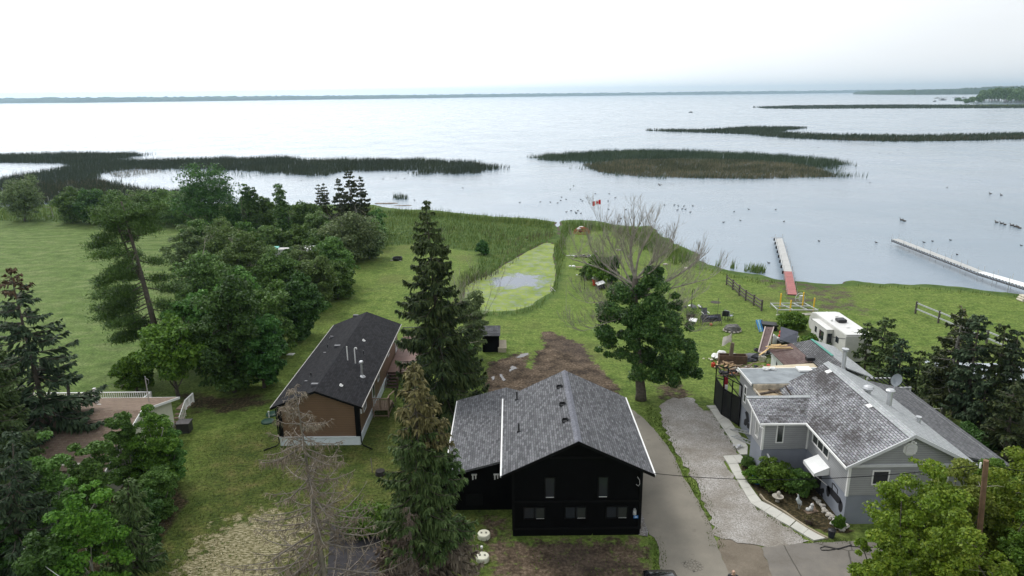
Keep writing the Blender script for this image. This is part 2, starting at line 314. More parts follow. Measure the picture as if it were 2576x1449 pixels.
lawn = mixc(t, .7, lawn, ramp(t, nf.outputs[0], [(.3, (.1, .1, .1)), (.7, (.9, .9, .9))]).outputs[0], 'SOFT_LIGHT'); lawn = mixc(t, .6, lawn, ramp(t, noise(t, 1.9, pos, 6, .7).outputs[0], [(.35, (.2, .2, .2)), (.65, (.8, .8, .8))]).outputs[0], 'SOFT_LIGHT')
lawn = mixc(t, ramp(t, nb.outputs[0], [(.55, (0, 0, 0)), (.75, (1, 1, 1))]).outputs[0], lawn, mixc(t, .5, lawn, (.13, .11, .05)))
fld = ramp(t, nst.outputs[0], [(.3, (.082, .135, .030)), (.5, (.112, .165, .045)), (.7, (.155, .195, .070))]).outputs[0]; fld = mixc(t, .5, fld, ramp(t, nm_.outputs[0], [(.3, (.15, .15, .15)), (.7, (.85, .85, .85))]).outputs[0], 'SOFT_LIGHT'); fld = mixc(t, .8, fld, ramp(t, nf.outputs[0], [(.3, (.15, .15, .15)), (.7, (.85, .85, .85))]).outputs[0], 'SOFT_LIGHT')
col = mixc(t, zb_[2], lawn, fld)
near_lawn = ramp(t, nm_.outputs[0], [(.3, (.034, .056, .010)), (.5, (.066, .086, .018)), (.62, (.10, .105, .030)), (.75, (.13, .105, .050))]).outputs[0]; near_lawn = mixc(t, .9, near_lawn, ramp(t, nf.outputs[0], [(.3, (.1, .1, .1)), (.7, (.9, .9, .9))]).outputs[0], 'SOFT_LIGHT')  # near lawn: darker green with browner patches
col = mixc(t, zb_[3], col, near_lawn)
def brk(z, n_, amt=.75):
    """break a zone's edge up with noise"""
    a = N(t, 'ShaderNodeMath', operation='MULTIPLY_ADD', inp={1: amt, 2: -amt / 2}); L(t, n_.outputs[0], a.inputs[0]); s = N(t, 'ShaderNodeMath', operation='ADD'); L(t, z, s.inputs[0]); L(t, a.outputs[0], s.inputs[1])
    return ramp(t, s.outputs[0], [(.42, (0, 0, 0)), (.58, (1, 1, 1))]).outputs[0]
col = mixc(t, za[0], col, ramp(t, nm_.outputs[0], [(.3, (.040, .075, .016)), (.55, (.075, .125, .028)), (.75, (.15, .17, .055))]).outputs[0])
soil = ramp(t, nf.outputs[0], [(.3, (.034, .024, .016)), (.5, (.085, .062, .042)), (.68, (.165, .125, .088))]).outputs[0]; soil = mixc(t, .9, soil, ramp(t, nm_.outputs[0], [(.35, (.15, .15, .15)), (.65, (.85, .85, .85))]).outputs[0], 'SOFT_LIGHT'); soil = mixc(t, ramp(t, nb.outputs[0], [(.5, (0, 0, 0)), (.7, (.6, .6, .6))]).outputs[0], soil, (.05, .04, .038))
nstr = N(t, 'ShaderNodeMapping'); nstr.inputs['Scale'].default_value = (3, 9, 1); L(t, pos, nstr.inputs[0])
straw = ramp(t, noise(t, 1.2, nstr.outputs[0], 5, .7).outputs[0], [(.40, (.075, .075, .025)), (.52, (.26, .23, .13)), (.62, (.42, .38, .26))]).outputs[0]
grey = ramp(t, nm_.outputs[0], [(.3, (.15, .125, .095)), (.7, (.24, .205, .16))]).outputs[0]; grey = mixc(t, .4, grey, ng.outputs[0], 'SOFT_LIGHT')
mudc = ramp(t, nf.outputs[0], [(.35, (.045, .038, .028)), (.6, (.12, .10, .07))]).outputs[0]
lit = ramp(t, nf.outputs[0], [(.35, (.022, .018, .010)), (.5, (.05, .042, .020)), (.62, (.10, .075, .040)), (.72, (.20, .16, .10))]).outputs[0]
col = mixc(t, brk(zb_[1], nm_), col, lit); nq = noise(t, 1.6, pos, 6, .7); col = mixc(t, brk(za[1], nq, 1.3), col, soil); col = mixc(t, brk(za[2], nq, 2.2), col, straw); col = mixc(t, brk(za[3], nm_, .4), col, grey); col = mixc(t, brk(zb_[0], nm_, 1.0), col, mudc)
L(t, col, b.inputs['Base Color']); b.inputs['Roughness'].default_value = .95; b.inputs['Specular IOR Level'].default_value = .15
hh = N(t, 'ShaderNodeMath', operation='ADD'); L(t, nf.outputs[0], hh.inputs[0]); L(t, ng.outputs[0], hh.inputs[1]); bump(t, b, hh.outputs[0], .6, .10)
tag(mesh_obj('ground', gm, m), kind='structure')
# ---- lake and pond
m, t, b = newmat('lake_water'); g = N(t, 'ShaderNodeNewGeometry'); pos = g.outputs['Position']
nl = noise(t, .012, pos, 4, .6); nl2 = noise(t, .05, pos, 3)
c = ramp(t, nl.outputs[0], [(.35, (.19, .25, .30)), (.65, (.25, .305, .36))]).outputs[0]; L(t, c, b.inputs['Base Color']); b.inputs['Roughness'].default_value = .16; b.inputs['IOR'].default_value = 1.333
mw = N(t, 'ShaderNodeMapping'); mw.inputs['Rotation'].default_value = (0, 0, .35); mw.inputs['Scale'].default_value = (.35, 1.3, 1); L(t, pos, mw.inputs[0])
w1 = noise(t, 1.7, mw.outputs[0], 5, .6); w2 = noise(t, .09, mw.outputs[0], 3)
hs_ = N(t, 'ShaderNodeMath', operation='MULTIPLY_ADD', inp={1: 1.0}); L(t, w2.outputs[0], hs_.inputs[0]); L(t, w1.outputs[0], hs_.inputs[2]); bump(t, b, hs_.outputs[0],   .55, .14)
rr = ramp(t, nl2.outputs[0], [(.3, (.10, .10, .10)), (.7, (.28, .28, .28))]); L(t, rr.outputs[0], b.inputs['Roughness'])
lake = MB().add([(-10990, 50, WZ), (10990, 50, WZ), (10990, 11990, WZ), (-10990, 11990, WZ)], [(0, 1, 2, 3)]).build('lake_water', m); tag(lake, kind='structure')
m, t, b = newmat('duckweed_pond'); g = N(t, 'ShaderNodeNewGeometry'); pos = g.outputs['Position']
pc = G(*zp(430, 270), WZ)
dv = N(t, 'ShaderNodeVectorMath', operation='SUBTRACT'); L(t, pos, dv.inputs[0]); dv.inputs[1].default_value = tuple(pc)
sc_ = N(t, 'ShaderNodeMapping', vector_type='VECTOR'); sc_.inputs['Scale'].default_value = (.27, .24, 1); sc_.inputs['Rotation'].default_value = (0, 0, -.35); L(t, dv.outputs[0], sc_.inputs[0])
ln = N(t, 'ShaderNodeVectorMath', operation='LENGTH'); L(t, sc_.outputs[0], ln.inputs[0])
n1 = noise(t, .5, pos, 6, .7); ad = N(t, 'ShaderNodeMath', operation='MULTIPLY_ADD', inp={1: 2.4, 2: 0.0}); L(t, n1.outputs[0], ad.inputs[0]); L(t, ln.outputs['Value'], ad.inputs[2])
hole = ramp(t, ad.outputs[0], [(1.85 / 2.5, (0, 0, 0)), (2.25 / 2.5, (1, 1, 1))]); dvd = N(t, 'ShaderNodeMath', operation='MULTIPLY', inp={1: .4}); L(t, ad.outputs[0], dvd.inputs[0]); L(t, dvd.outputs[0], hole.inputs[0])
n3 = noise(t, 1.3, pos, 6, .7); veins = ramp(t, n3.outputs[0], [(.38, (.0, .0, .0)), (.55, (1, 1, 1))])
weed = ramp(t, noise(t, .5, pos, 4).outputs[0], [(.3, (.135, .195, .026)), (.5, (.200, .265, .046)), (.7, (.27, .32, .080))]).outputs[0]
fc = N(t, 'ShaderNodeMath', operation='MULTIPLY'); L(t, hole.outputs[0], fc.inputs[0]); vm = N(t, 'ShaderNodeMapRange', inp={3: .5, 4: 1.0}); L(t, veins.outputs[0], vm.inputs[0]); L(t, vm.outputs[0], fc.inputs[1])
L(t, mixc(t, fc.outputs[0], (.10, .125, .165), weed), b.inputs['Base Color']); rf = N(t, 'ShaderNodeMapRange', inp={3: .07, 4: .9}); L(t, fc.outputs[0], rf.inputs[0]); L(t, rf.outputs[0], b.inputs['Roughness']); b.inputs['IOR'].default_value = 1.333
big = pond.mean(0) + (pond - pond.mean(0)) * 1.10
pw_ = MB().add([(p[0], p[1], WZ + .03) for p in big], [tuple(range(len(big)))][::1]); po = pw_.build('pond_water', m); tag(po, kind='structure')
if po.data.polygons[0].normal.z < 0: po.data.flip_normals()
# ---- sheets: driveways and path
def sheet(name, px, z, mat, thick=None, jag=0.0, seed=1, step=.35):
    pts = W2(px); rn = random.Random(seed); out = []
    for i in range(len(pts)):
        a = pts[i]; b_ = pts[(i + 1) % len(pts)]; d = np.linalg.norm(b_ - a); k = max(1, int(d / step)) if jag else 1; nn = np.array([-(b_ - a)[1], (b_ - a)[0]]) / (d + 1e-9)
        for j in range(k): out.append(a + (b_ - a) * j / k + nn * rn.uniform(-jag, jag))
    s = MB()
    if thick: s.slab([(p[0], p[1], z) for p in out], thick)
    else: s.add([(p[0], p[1], z) for p in out], [tuple(range(len(out)))])
    o = s.build(name, mat)
    if not thick and o.data.polygons[0].normal.z < 0: o.data.flip_normals()
    return tag(o, kind='structure')
def gravel(name, lo, mid, hi, sc=19):
    m, t, b = newmat(name); g = N(t, 'ShaderNodeNewGeometry'); p = g.outputs['Position']; v = N(t, 'ShaderNodeTexVoronoi', inp={'Scale': sc}); L(t, p, v.inputs['Vector'])
    s = N(t, 'ShaderNodeSeparateColor'); L(t, v.outputs['Color'], s.inputs[0]); c = ramp(t, s.outputs[0], [(.0, lo), (.45, mid), (1, hi)]).outputs[0]
    n = noise(t, .5, p, 5, .65); c = mixc(t, ramp(t, n.outputs[0], [(.38, (0, 0, 0)), (.66, (1, 1, 1))]).outputs[0], c, mixc(t, .75, c, (.17, .145, .11)))
    L(t, c, b.inputs['Base Color']); b.inputs['Roughness'].default_value = .9; bump(t, b, v.outputs['Distance'], .35, .02); return m
m_gravel = gravel('gravel', (.20, .185, .165), (.32, .30, .275), (.46, .44, .415)); m_stones = gravel('dark_stones', (.08, .08, .085), (.2, .2, .21), (.42, .42, .44), 14)
m_asph, t, b = newmat('old_asphalt'); g = N(t, 'ShaderNodeNewGeometry'); p_ = g.outputs['Position']
c = ramp(t, noise(t, .35, p_, 5, .6).outputs[0], [(.3, (.165, .150, .122)), (.7, (.245, .222, .180))]).outputs[0]; c = mixc(t, .35, c, noise(t, 30, p_, 2).outputs[0], 'SOFT_LIGHT')
cp = G(*zd(390, 765)); dv = N(t, 'ShaderNodeVectorMath', operation='DISTANCE'); L(t, p_, dv.inputs[0]); dv.inputs[1].default_value = (cp[0], cp[1], .05)
vc = N(t, 'ShaderNodeTexVoronoi', feature='DISTANCE_TO_EDGE', inp={'Scale': 6.5}); L(t, p_, vc.inputs['Vector']); cr = ramp(t, vc.outputs['Distance'], [(.0, (1, 1, 1)), (.09, (0, 0, 0))])
nr = N(t, 'ShaderNodeMath', operation='MULTIPLY_ADD', inp={1: .5, 2: 0}); L(t, noise(t, 2, p_).outputs[0], nr.inputs[0]); L(t, dv.outputs['Value'], nr.inputs[2])
pt = ramp(t, nr.outputs[0], [(.70, (1, 1, 1)), (.80, (0, 0, 0))]); mm = N(t, 'ShaderNodeMath', operation='MULTIPLY'); L(t, cr.outputs[0], mm.inputs[0]); L(t, pt.outputs[0], mm.inputs[1])
c = mixc(t, mm.outputs[0], c, (.03, .026, .02)); c = mixc(t, ramp(t, noise(t, 1.1, p_, 4).outputs[0], [(.66, (0, 0, 0)), (.74, (.5, .5, .5))]).outputs[0], c, (.11, .095, .075)); L(t, c, b.inputs['Base Color']); b.inputs['Roughness'].default_value = .85
m_lane, t, b = newmat('patched_asphalt'); g = N(t, 'ShaderNodeNewGeometry'); p_ = g.outputs['Position']
c = ramp(t, noise(t, .45, p_, 6, .65).outputs[0], [(.3, (.13, .115, .095)), (.5, (.175, .16, .14)), (.7, (.23, .205, .17))]).outputs[0]; vc = N(t, 'ShaderNodeTexVoronoi', feature='DISTANCE_TO_EDGE', inp={'Scale': .38}); L(t, mixc(t, .12, p_, noise(t, 1.2, p_, 5).outputs['Color']), vc.inputs['Vector'])
c = mixc(t, ramp(t, vc.outputs['Distance'], [(.0, (1, 1, 1)), (.018, (0, 0, 0))]).outputs[0], c, (.05, .045, .035)); c = mixc(t, .35, c, noise(t, 25, p_, 2).outputs[0], 'SOFT_LIGHT'); L(t, c, b.inputs['Base Color']); b.inputs['Roughness'].default_value = .85
m_conc = P('pale_concrete', (.52, .51, .46), .85, .10, .9)
grav_px = [zp(1690, 1350), zp(1800, 1290), zp(1960, 1290), zp(2060, 1400), (1792, 1030), (1830, 1100), (1868, 1160), zd(600, 75), zd(650, 150), zd(700, 235), zd(790, 370), zd(930, 455), zd(1100, 565), zd(1170, 610), zd(1000, 640), zd(830, 635), zd(640, 600), zd(540, 565), zd(490, 400), zd(400, 200), zd(275, 0), (1690, 1120), (1662, 1050)]
sheet('gravel_driveway', grav_px, .034, m_gravel, jag=.16, seed=5)
asph_px = [zb(1150, 250), zb(1215, 330), zb(1300, 395), zb(1400, 500), zb(1500, 640), zb(1565, 790), zd(325, 180), zd(395, 280), zd(500, 480), zd(560, 650), zd(620, 800), zd(700, 1010), zd(260, 1010), zd(180, 831), zd(168, 660), zd(140, 580), zd(110, 560), zd(40, 430), zd(-20, 160), zb(1230, 700), zb(1100, 350)]
sheet('asphalt_driveway', asph_px, .040, m_asph, jag=.05, seed=8, step=.4)
lane_px = [zd(845, 645), zd(1050, 625), zd(1200, 612), zd(1430, 604), zd(1800, 620), zd(2700, 700), zd(3000, 1200), zd(1000, 1200), zd(930, 900), zd(890, 760)]
sheet('asphalt_lane', lane_px, .036, m_lane, jag=.06, seed=9)
sheet('stone_strip', [zb(1275, 1000), zb(1300, 1060), zb(1330, 1150), zb(1325, 1185), zb(1268, 1178)], .046, m_stones, jag=.04, seed=4)
slabs = [[zg(78, 472), zg(165, 465), zg(212, 530), zg(140, 565)], [zg(140, 565), zg(212, 530), zg(262, 600), zg(190, 640)], [zg(190, 640), zg(262, 600), zg(325, 690), zg(245, 722)], [zg(245, 722), zg(325, 690), zg(378, 770), zg(290, 792)],
         [zg(290, 792), zg(378, 770), zg(374, 832), zg(318, 835)], [zd(590, 45), zd(650, 41), zd(695, 92), zd(625, 98)], [zd(650, 41), zd(705, 37), zd(752, 84), zd(695, 92)], [zd(625, 98), zd(690, 94), zd(712, 145), zd(655, 155)], [zd(655, 155), zd(712, 145), zd(738, 195), zd(688, 208)],
         [zd(688, 208), zd(738, 195), zd(775, 250), zd(718, 262)], [zd(718, 262), zd(775, 250), zd(808, 296), zd(748, 312)], [zd(748, 312), zd(808, 296), zd(846, 345), zd(778, 360)], [zd(778, 360), zd(846, 345), zd(915, 378), zd(862, 412)], [zd(862, 412), zd(915, 378), zd(985, 420), zd(935, 458)],
         [zd(935, 458), zd(985, 420), zd(1070, 472), zd(1030, 510)], [zd(1034, 513), zd(1074, 475), zd(1160, 524), zd(1115, 562)], [zd(1115, 562), zd(1160, 524), zd(1270, 588), zd(1190, 604)], [zg(50, 447), zg(165, 442), zg(160, 462), zg(78, 468)]]
cpth = MB()
for q in slabs:
    w = W2(q); c0 = w.mean(0); cpth.slab([(*(c0 + (p - c0) * .975), .09) for p in w], .12)
tag(cpth.build('concrete_path', m_conc), kind='structure')
m_pud = newmat('puddle'); m_pud[2].inputs['Base Color'].default_value = (.10, .09, .085, 1); m_pud[2].inputs['Roughness'].default_value = .05; m_pud = m_pud[0]
for k, px in enumerate([[zp(428, 936), zp(480, 905), zp(535, 897), (zp(540, 912)), zp(500, 932), zp(455, 940)], [zp(368, 1050), zp(395, 1010), zp(432, 1018), zp(445, 1035), zp(400, 1045), zp(378, 1062)], [zp(283, 1080), zp(300, 1082), zp(338, 1132), zp(322, 1142), zp(296, 1112)], [zp(215, 1105), zp(240, 1098), zp(243, 1120), zp(222, 1145)]]):
    sheet('puddle', px, .034, m_pud, jag=.07, seed=70 + k, step=.2)
# ---- far shores
def forest(name, lo, hi, s):
    m, t, b = newmat(name); g = N(t, 'ShaderNodeNewGeometry'); n = noise(t, s, g.outputs['Position'], 5, .7); L(t, ramp(t, n.outputs[0], [(.35, lo), (.65, hi)]).outputs[0], b.inputs['Base Color']); b.inputs['Roughness'].default_value = 1; b.inputs['Specular IOR Level'].default_value = 0; return m
m_far = forest('far_forest', (.030, .050, .035), (.085, .110, .060), .006); m_mid = forest('mid_forest', (.022, .040, .020), (.070, .095, .040), .05)
def shore(name, pts, mat, depth, jag, seed, label=None, back=1.0, nstep=400):
    """a strip of wooded land: pts = (x px, waterline y px, top y px)"""
    rn = np.random.RandomState(seed); px = np.linspace(pts[0][0], pts[-1][0], nstep); a = np.array(pts, float)
    wy = np.interp(px, a[:, 0], a[:, 1]); ty = np.interp(px, a[:, 0], a[:, 2]); rows = []
    for i in range(nstep):
        w = G(px[i], wy[i], WZ); dirn = np.array([w[0], w[1]]); dist = np.linalg.norm(dirn); dirn = dirn / dist
        q = AY(px[i], ty[i], w[1] + depth * .5 * dirn[1]); h = max(q[2], 2.0); j = h * jag * rn.rand()
        rows.append([(w[0], w[1], WZ - .2), (w[0] + dirn[0] * 2, w[1] + dirn[1] * 2, WZ + h * .10 + j * .3), (w[0] + dirn[0] * depth * .15, w[1] + dirn[1] * depth * .15, h * .55 + j),
                     (w[0] + dirn[0] * depth * .5, w[1] + dirn[1] * depth * .5, h - j), (w[0] + dirn[0] * depth, w[1] + dirn[1] * depth, h * .8), (w[0] + dirn[0] * depth * 1.2, w[1] + dirn[1] * depth * 1.2, WZ - .5)])
    V = np.array(rows).reshape(-1, 3); ix = np.arange(nstep * 6).reshape(nstep, 6)
    F_ = np.stack([ix[:-1, :-1].ravel(), ix[1:, :-1].ravel(), ix[1:, 1:].ravel(), ix[:-1, 1:].ravel()], 1); me = np_mesh(name, V, F_, False)
    return tag(mesh_obj(name, me, mat), kind='structure')
shore('far_hills', [(-900, 268.5, 250), (0, 260, 245), (200, 258.5, 243), (400, 256, 242), (600, 253.5, 240.5), (800, 250.5, 239), (1000, 248, 237.5), (1200, 245, 235.5), (1400, 242.5, 233.5), (1600, 240, 231.5), (1800, 238, 229), (2000, 235.5, 227.5), (2200, 233, 225), (2500, 229.5, 222), (3000, 224, 217), (3700, 217, 210)], m_far, 900, .28, 5, nstep=900)
shore('wooded_headland', [(2146, 237.2, 234), (2152, 237.3, 229.5), (2200, 238, 226.5), (2300, 238.4, 224), (2400, 237.6, 221.5), (2480, 237, 216.5), (2520, 236.6, 213.8), (2576, 236, 213), (2700, 234.8, 210), (3100, 231, 205)], m_mid, 420, .28, 7, nstep=500)
# ---- reeds, marsh grass
def blades(poly, dens, h, w, seed, lean=.12, clump=0.0, z=WZ, hv=.5, thr=None, edge=0.0, hole=None):
    """n blades as long thin triangles standing inside a polygon (world xy)"""
    r = np.random.RandomState(seed); x0, y0 = poly.min(0); x1, y1 = poly.max(0); n = int((x1 - x0) * (y1 - y0) * dens)
    X = r.uniform(x0, x1, n); Y = r.uniform(y0, y1, n)
    if clump: X += (vnoise(X, Y, clump, seed + 1) - .5) * clump; Y += (vnoise(X, Y, clump, seed + 2) - .5) * clump
    if edge: s = sdist(X, Y, poly); k = (s + (vnoise(X, Y, 4, seed + 3) - .5) * edge * 2 > 0) & (r.rand(n) < smooth(-edge * .3, edge, s) * .9 + .12)
    else: k = inpoly(X, Y, poly)
    if thr is not None: k &= vnoise(X, Y, 7, seed + 9) * .6 + vnoise(X, Y, 2.5, seed + 8) * .4 > thr
    if hole is not None:
        for hp in hole: k &= ~inpoly(X, Y, hp)
    X = X[k]; Y = Y[k]; n = len(X); a = r.uniform(0, math.pi, n); H_ = h * (1 - hv + hv * r.rand(n)) * (.8 + .4 * vnoise(X, Y, 5, seed + 5)); W_ = w * (.6 + .8 * r.rand(n))
    lx = H_ * (lean + r.normal(0, .12, n)); ly = H_ * r.normal(0, .12, n); V = np.zeros((n, 3, 3)); V[:, 0] = np.stack([X - np.cos(a) * W_ / 2, Y - np.sin(a) * W_ / 2, np.full(n, z)], 1)
    V[:, 1] = np.stack([X + np.cos(a) * W_ / 2, Y + np.sin(a) * W_ / 2, np.full(n, z)], 1); V[:, 2] = np.stack([X + lx, Y + ly, z + H_], 1); return V.reshape(-1, 3)
def stuff(name, Vs, mat, kind='stuff'):
    V = np.concatenate(Vs); F_ = np.arange(len(V)).reshape(-1, 3); return tag(mesh_obj(name, np_mesh(name, V, F_), mat), kind=kind)
m_reed = leafmat('reed', (.022, .036, .018), (.040, .062, .030), (.075, .095, .045), .7, .15, .05)
m_dry = leafmat('dry_reed', (.045, .050, .022), (.110, .100, .052), (.24, .20, .12), .8, .15, .06)
m_marsh = leafmat('marsh_grass', (.050, .100, .020), (.120, .190, .040), (.26, .30, .10), .7, .25, .12)
m_mat = P('reed_litter', (.040, .042, .026), .95, .5, .2)
def reedbed(px, dens, h, w, seed, mat=m_reed, edge=2.0, thr=None, clump=0.0, base=True, z=WZ, nm='reed_bed', hole=None):
    poly = W2(px, WZ); hp = [W2(q, WZ) for q in hole] if hole else None; o = stuff(nm, [blades(poly, dens, h, w, seed, z=z, edge=edge, thr=thr, clump=clump, hole=hp)], mat)
    return o
I1 = [(1325, 396), (1420, 387), (1560, 380), (1700, 380), (1850, 386), (2000, 394), (2100, 404), (2148, 413), (2120, 420), (2080, 430), (2150, 446), (2060, 449), (1900, 452), (1750, 450), (1600, 446), (1500, 435), (1458, 418), (1470, 409), (1400, 407), (1340, 404)]
I1D = [(1464, 416), (1560, 404), (1700, 402), (1850, 405), (1980, 412), (2060, 425), (2110, 446), (1900, 451), (1750, 449), (1600, 445), (1505, 434)]
reedbed(I1, 6, 2.0, .14, 11, edge=6.0, hole=[I1D]); reedbed(I1D, 4, 1.3, .14, 911, edge=1.0, thr=.5)
reedbed(I1D, 7, 1.2, .14, 12, m_dry, 1.0)
I2 = [(-120, 394), (0, 391), (200, 386), (330, 387), (378, 390), (290, 404), (400, 404), (560, 400), (700, 397), (752, 399), (765, 405), (870, 403), (1050, 402), (1200, 410), (1282, 423), (1200, 438), (1060, 441), (1046, 438), (1045, 431), (870, 433), (830, 446), (740, 443), (620, 434), (470, 428), (330, 428), (262, 438), (255, 452), (330, 470), (410, 482), (560, 488), (560, 500), (300, 505), (0, 520), (-420, 520), (-120, 470), (60, 440), (170, 420), (100, 416), (-120, 420)]
reedbed(I2, 5, 2.0, .16, 13, edge=4.5, hole=[[(-200, 452), (0, 450), (60, 433), (180, 416), (150, 412), (0, 410), (-200, 410)]])
reedbed([(0, 470), (250, 455), (330, 470), (400, 490), (250, 505), (0, 515)], 3, 1.5, .18, 14, m_dry, 3.0)
reedbed([(262, 436), (330, 424), (400, 424), (420, 432), (330, 445), (300, 452)], 2.0, .9, .12, 15, m_dry, 1.5)
reedbed([(400, 424), (600, 430), (740, 440), (640, 446), (560, 455), (480, 458), (380, 452), (420, 435)], .45, 1.5, .12, 16, edge=2.0, thr=.42)
reedbed([(300, 470), (420, 478), (560, 480), (600, 492), (500, 500), (380, 492)], .9, 1.5, .14, 17, edge=2.0, thr=.35)
I3 = [(1625, 328), (1770, 328), (1880, 321), (1960, 321), (2042, 322), (1985, 328), (1965, 334), (2080, 340), (2300, 343), (2576, 336), (2700, 333), (2700, 345), (2576, 351), (2400, 356), (2250, 357), (2060, 352), (1960, 347), (1870, 338), (1700, 332), (1630, 330)]
reedbed(I3, 1.3, 2.2, .45, 18, edge=4.0)
reedbed([(2060, 350), (2200, 350), (2450, 348), (2600, 344), (2600, 350), (2400, 355), (2250, 356), (2100, 353)], 1.0, 1.8, .45, 19, m_dry, 3.0)
I4 = [(1895, 270), (2000, 266.5), (2250, 264.5), (2400, 265), (2800, 265), (2800, 272), (2400, 272.5), (2200, 273), (2000, 274), (1920, 273)]
reedbed(I4, .15, 2.6, 1.6, 20, edge=12)
reedbed([(2380, 268), (2576, 266), (2900, 262), (2900, 268), (2576, 270), (2400, 271)], .03, 3.6, 2.2, 21, m_marsh, 12)
reedbed([(985, 497), (1000, 494), (1028, 496), (1028, 502), (990, 503)], 9, 1.7, .12, 22, edge=.6)
for i, q in enumerate([[(1792, 667), (1815, 665), (1818, 672), (1798, 674)], [(1834, 672), (1848, 671), (1850, 677), (1838, 678)], [(1868, 678), (1890, 673), (1925, 676), (1928, 688), (1900, 690), (1870, 684)]]):
    reedbed(q, 26, 1.6, .12, 23 + i, m_marsh, .5)
# marsh grass along the shore
sp_ = [blades(W2([(940, 530), (1000, 532), (1100, 536), (1180, 543), (1240, 550), (1330, 553), (1392, 562), (1400, 596), (1370, 610), (1300, 643), (1240, 686), (1195, 700), (1200, 636), (1040, 614), (960, 622), (930, 590)]), 9, .85, .11, 31, z=-.1, edge=.8),
       blades(W2([(985, 534), (1100, 536), (1240, 550), (1392, 560), (1396, 578), (1240, 560), (1100, 548), (990, 545)]), 9, 1.8, .13, 32, z=-.25, edge=1),
       blades(W2([(1412, 560), (1540, 570), (1545, 584), (1440, 584), (1425, 600), (1405, 640), (1398, 625), (1406, 600)]), 9, 1.7, .12, 33, z=-.2, edge=.6),
       blades(W2([(1392, 620), (1420, 600), (1425, 650), (1412, 690), (1400, 745), (1384, 738), (1398, 705), (1392, 660)]), 12, 1.2, .1, 34, z=-.15, edge=.5),
       blades(W2([(1590, 575), (1640, 585), (1690, 620), (1735, 640), (1748, 660), (1700, 668), (1640, 640), (1560, 600), (1545, 580)]), 9, 2.0, .14, 35, z=-.25, edge=.8),
       blades(W2([(1700, 655), (1770, 674), (1850, 692), (1960, 712), (1950, 722), (1850, 705), (1740, 676)]), 9, .8, .09, 36, z=-.1, edge=.6),
       blades(W2([(2145, 716), (2250, 720), (2400, 730), (2600, 748), (2600, 756), (2330, 732), (2150, 724)]), 7, .6, .1, 37, z=-.05, edge=.6),
       blades(W2([(1168, 770), (1190, 780), (1235, 788), (1290, 785), (1340, 768), (1384, 738), (1398, 745), (1350, 780), (1300, 796), (1190, 800)]), 14, .9, .07, 38, z=-.1, edge=.4),
       blades(W2([(-500, 520), (0, 524), (300, 512), (560, 520), (940, 520), (960, 560), (440, 570), (150, 560), (0, 558), (-500, 556)]), 4, 1.1, .16, 39, z=-.05, edge=1),
       blades(W2([(1188, 672), (1240, 690), (1215, 700), (1175, 720), (1165, 760), (1180, 775), (1150, 770), (1150, 690)]), 14, 1.1, .08, 40, z=-.1, edge=.4)]
stuff('marsh_grass', sp_, m_marsh)
stuff('dry_marsh_grass', [blades(W2([(1300, 596), (1395, 585), (1400, 598), (1372, 610), (1300, 643), (1240, 650)]), 3, 1.4, .1, 41, z=-.1, edge=1, thr=.4), blades(W2([(1240, 688), (1310, 648), (1300, 658), (1250, 692), (1190, 712), (1150, 730), (1160, 700)]), 10, 1.2, .08, 42, z=-.1, edge=.4),
                         blades(W2([(1000, 560), (1280, 580), (1300, 620), (1150, 600)]), 2, 1.2, .12, 43, z=-.1, edge=1, thr=.5), blades(W2([(1640, 590), (1590, 600), (1545, 590), (1550, 578), (1620, 578)]), 8, .8, .1, 44, edge=.5, z=-.1)], m_dry)
m_turf = leafmat('turf', (.045, .075, .012), (.085, .120, .022), (.15, .175, .045), .7, .25, .3)
def edge_tufts(px, seed, wid=.35, dens=14, h=.16, closed=False):
    """ragged grass along a driveway edge"""
    w = W2(px); out = []
    for i in range(len(w) - (0 if closed else 1)):
        a = w[i]; b_ = w[(i + 1) % len(w)]; d = b_ - a; nn = np.array([-d[1], d[0]]) / (np.linalg.norm(d) + 1e-9) * wid; out.append(blades(np.array([a - nn, b_ - nn, b_ + nn, a + nn]), dens, h, .05, seed + i, z=.0, lean=0))
    return out
turf = edge_tufts([(1662, 1050), (1690, 1120), zd(275, 0), zd(400, 200), zd(490, 400), zd(540, 565), zd(560, 650)], 60, .45, 60, .17) + edge_tufts([zb(1400, 500), zb(1500, 640), zb(1565, 790), zd(325, 180), zd(395, 280), zd(500, 480)], 80, .25, 60, .15)
turf += edge_tufts([zd(140, 580), zd(165, 640), zd(172, 700), zd(180, 831), zd(230, 950)], 95, .35, 90, .18) + edge_tufts([zd(800, 380), zd(935, 470), zd(1110, 580), zd(1200, 615), zd(1450, 604)], 110, .22, 80, .15) + edge_tufts([zg(78, 480), zg(215, 680), zg(318, 840), zg(180, 850)], 130, .2, 80, .14)
turf += [blades(W2([(1640, 1020), (1668, 1060), (1690, 1120), zd(330, 120), zd(480, 420), zd(540, 600), zd(490, 470), zd(380, 250), zd(240, 0), (1650, 1090), (1610, 1040)]), 60, .15, .05, 150, z=0, lean=0)]
turf += [blades(W2(front_px), 7, .14, .06, 151, z=0, lean=0, thr=.5), blades(W2([(1130, 1300), (1230, 1290), (1260, 1400), (1300, 1480), (1600, 1420), (1650, 1430), (1640, 1560), (1100, 1560)]), 28, .16, .05, 152, z=0, lean=0, thr=.42)]
stuff('turf_tufts', turf, m_turf)

lawn_t = [blades(W2([(480, 1050), (690, 1040), (700, 1125), (930, 1120), (960, 1020), (1180, 1010), (1150, 1280), (1240, 1300), (1200, 1560), (300, 1560), (330, 1449)]), 26, .10, .05, 172, z=0, lean=0, thr=.44)]
stuff('lawn_tufts', lawn_t, m_turf)
stuff('straw_stems', [blades(W2(straw_px), 40, .07, .06, 174, z=0, lean=.5, thr=.42)], leafmat('straw', (.14, .12, .06), (.32, .28, .17), (.52, .46, .32), .9, .1))
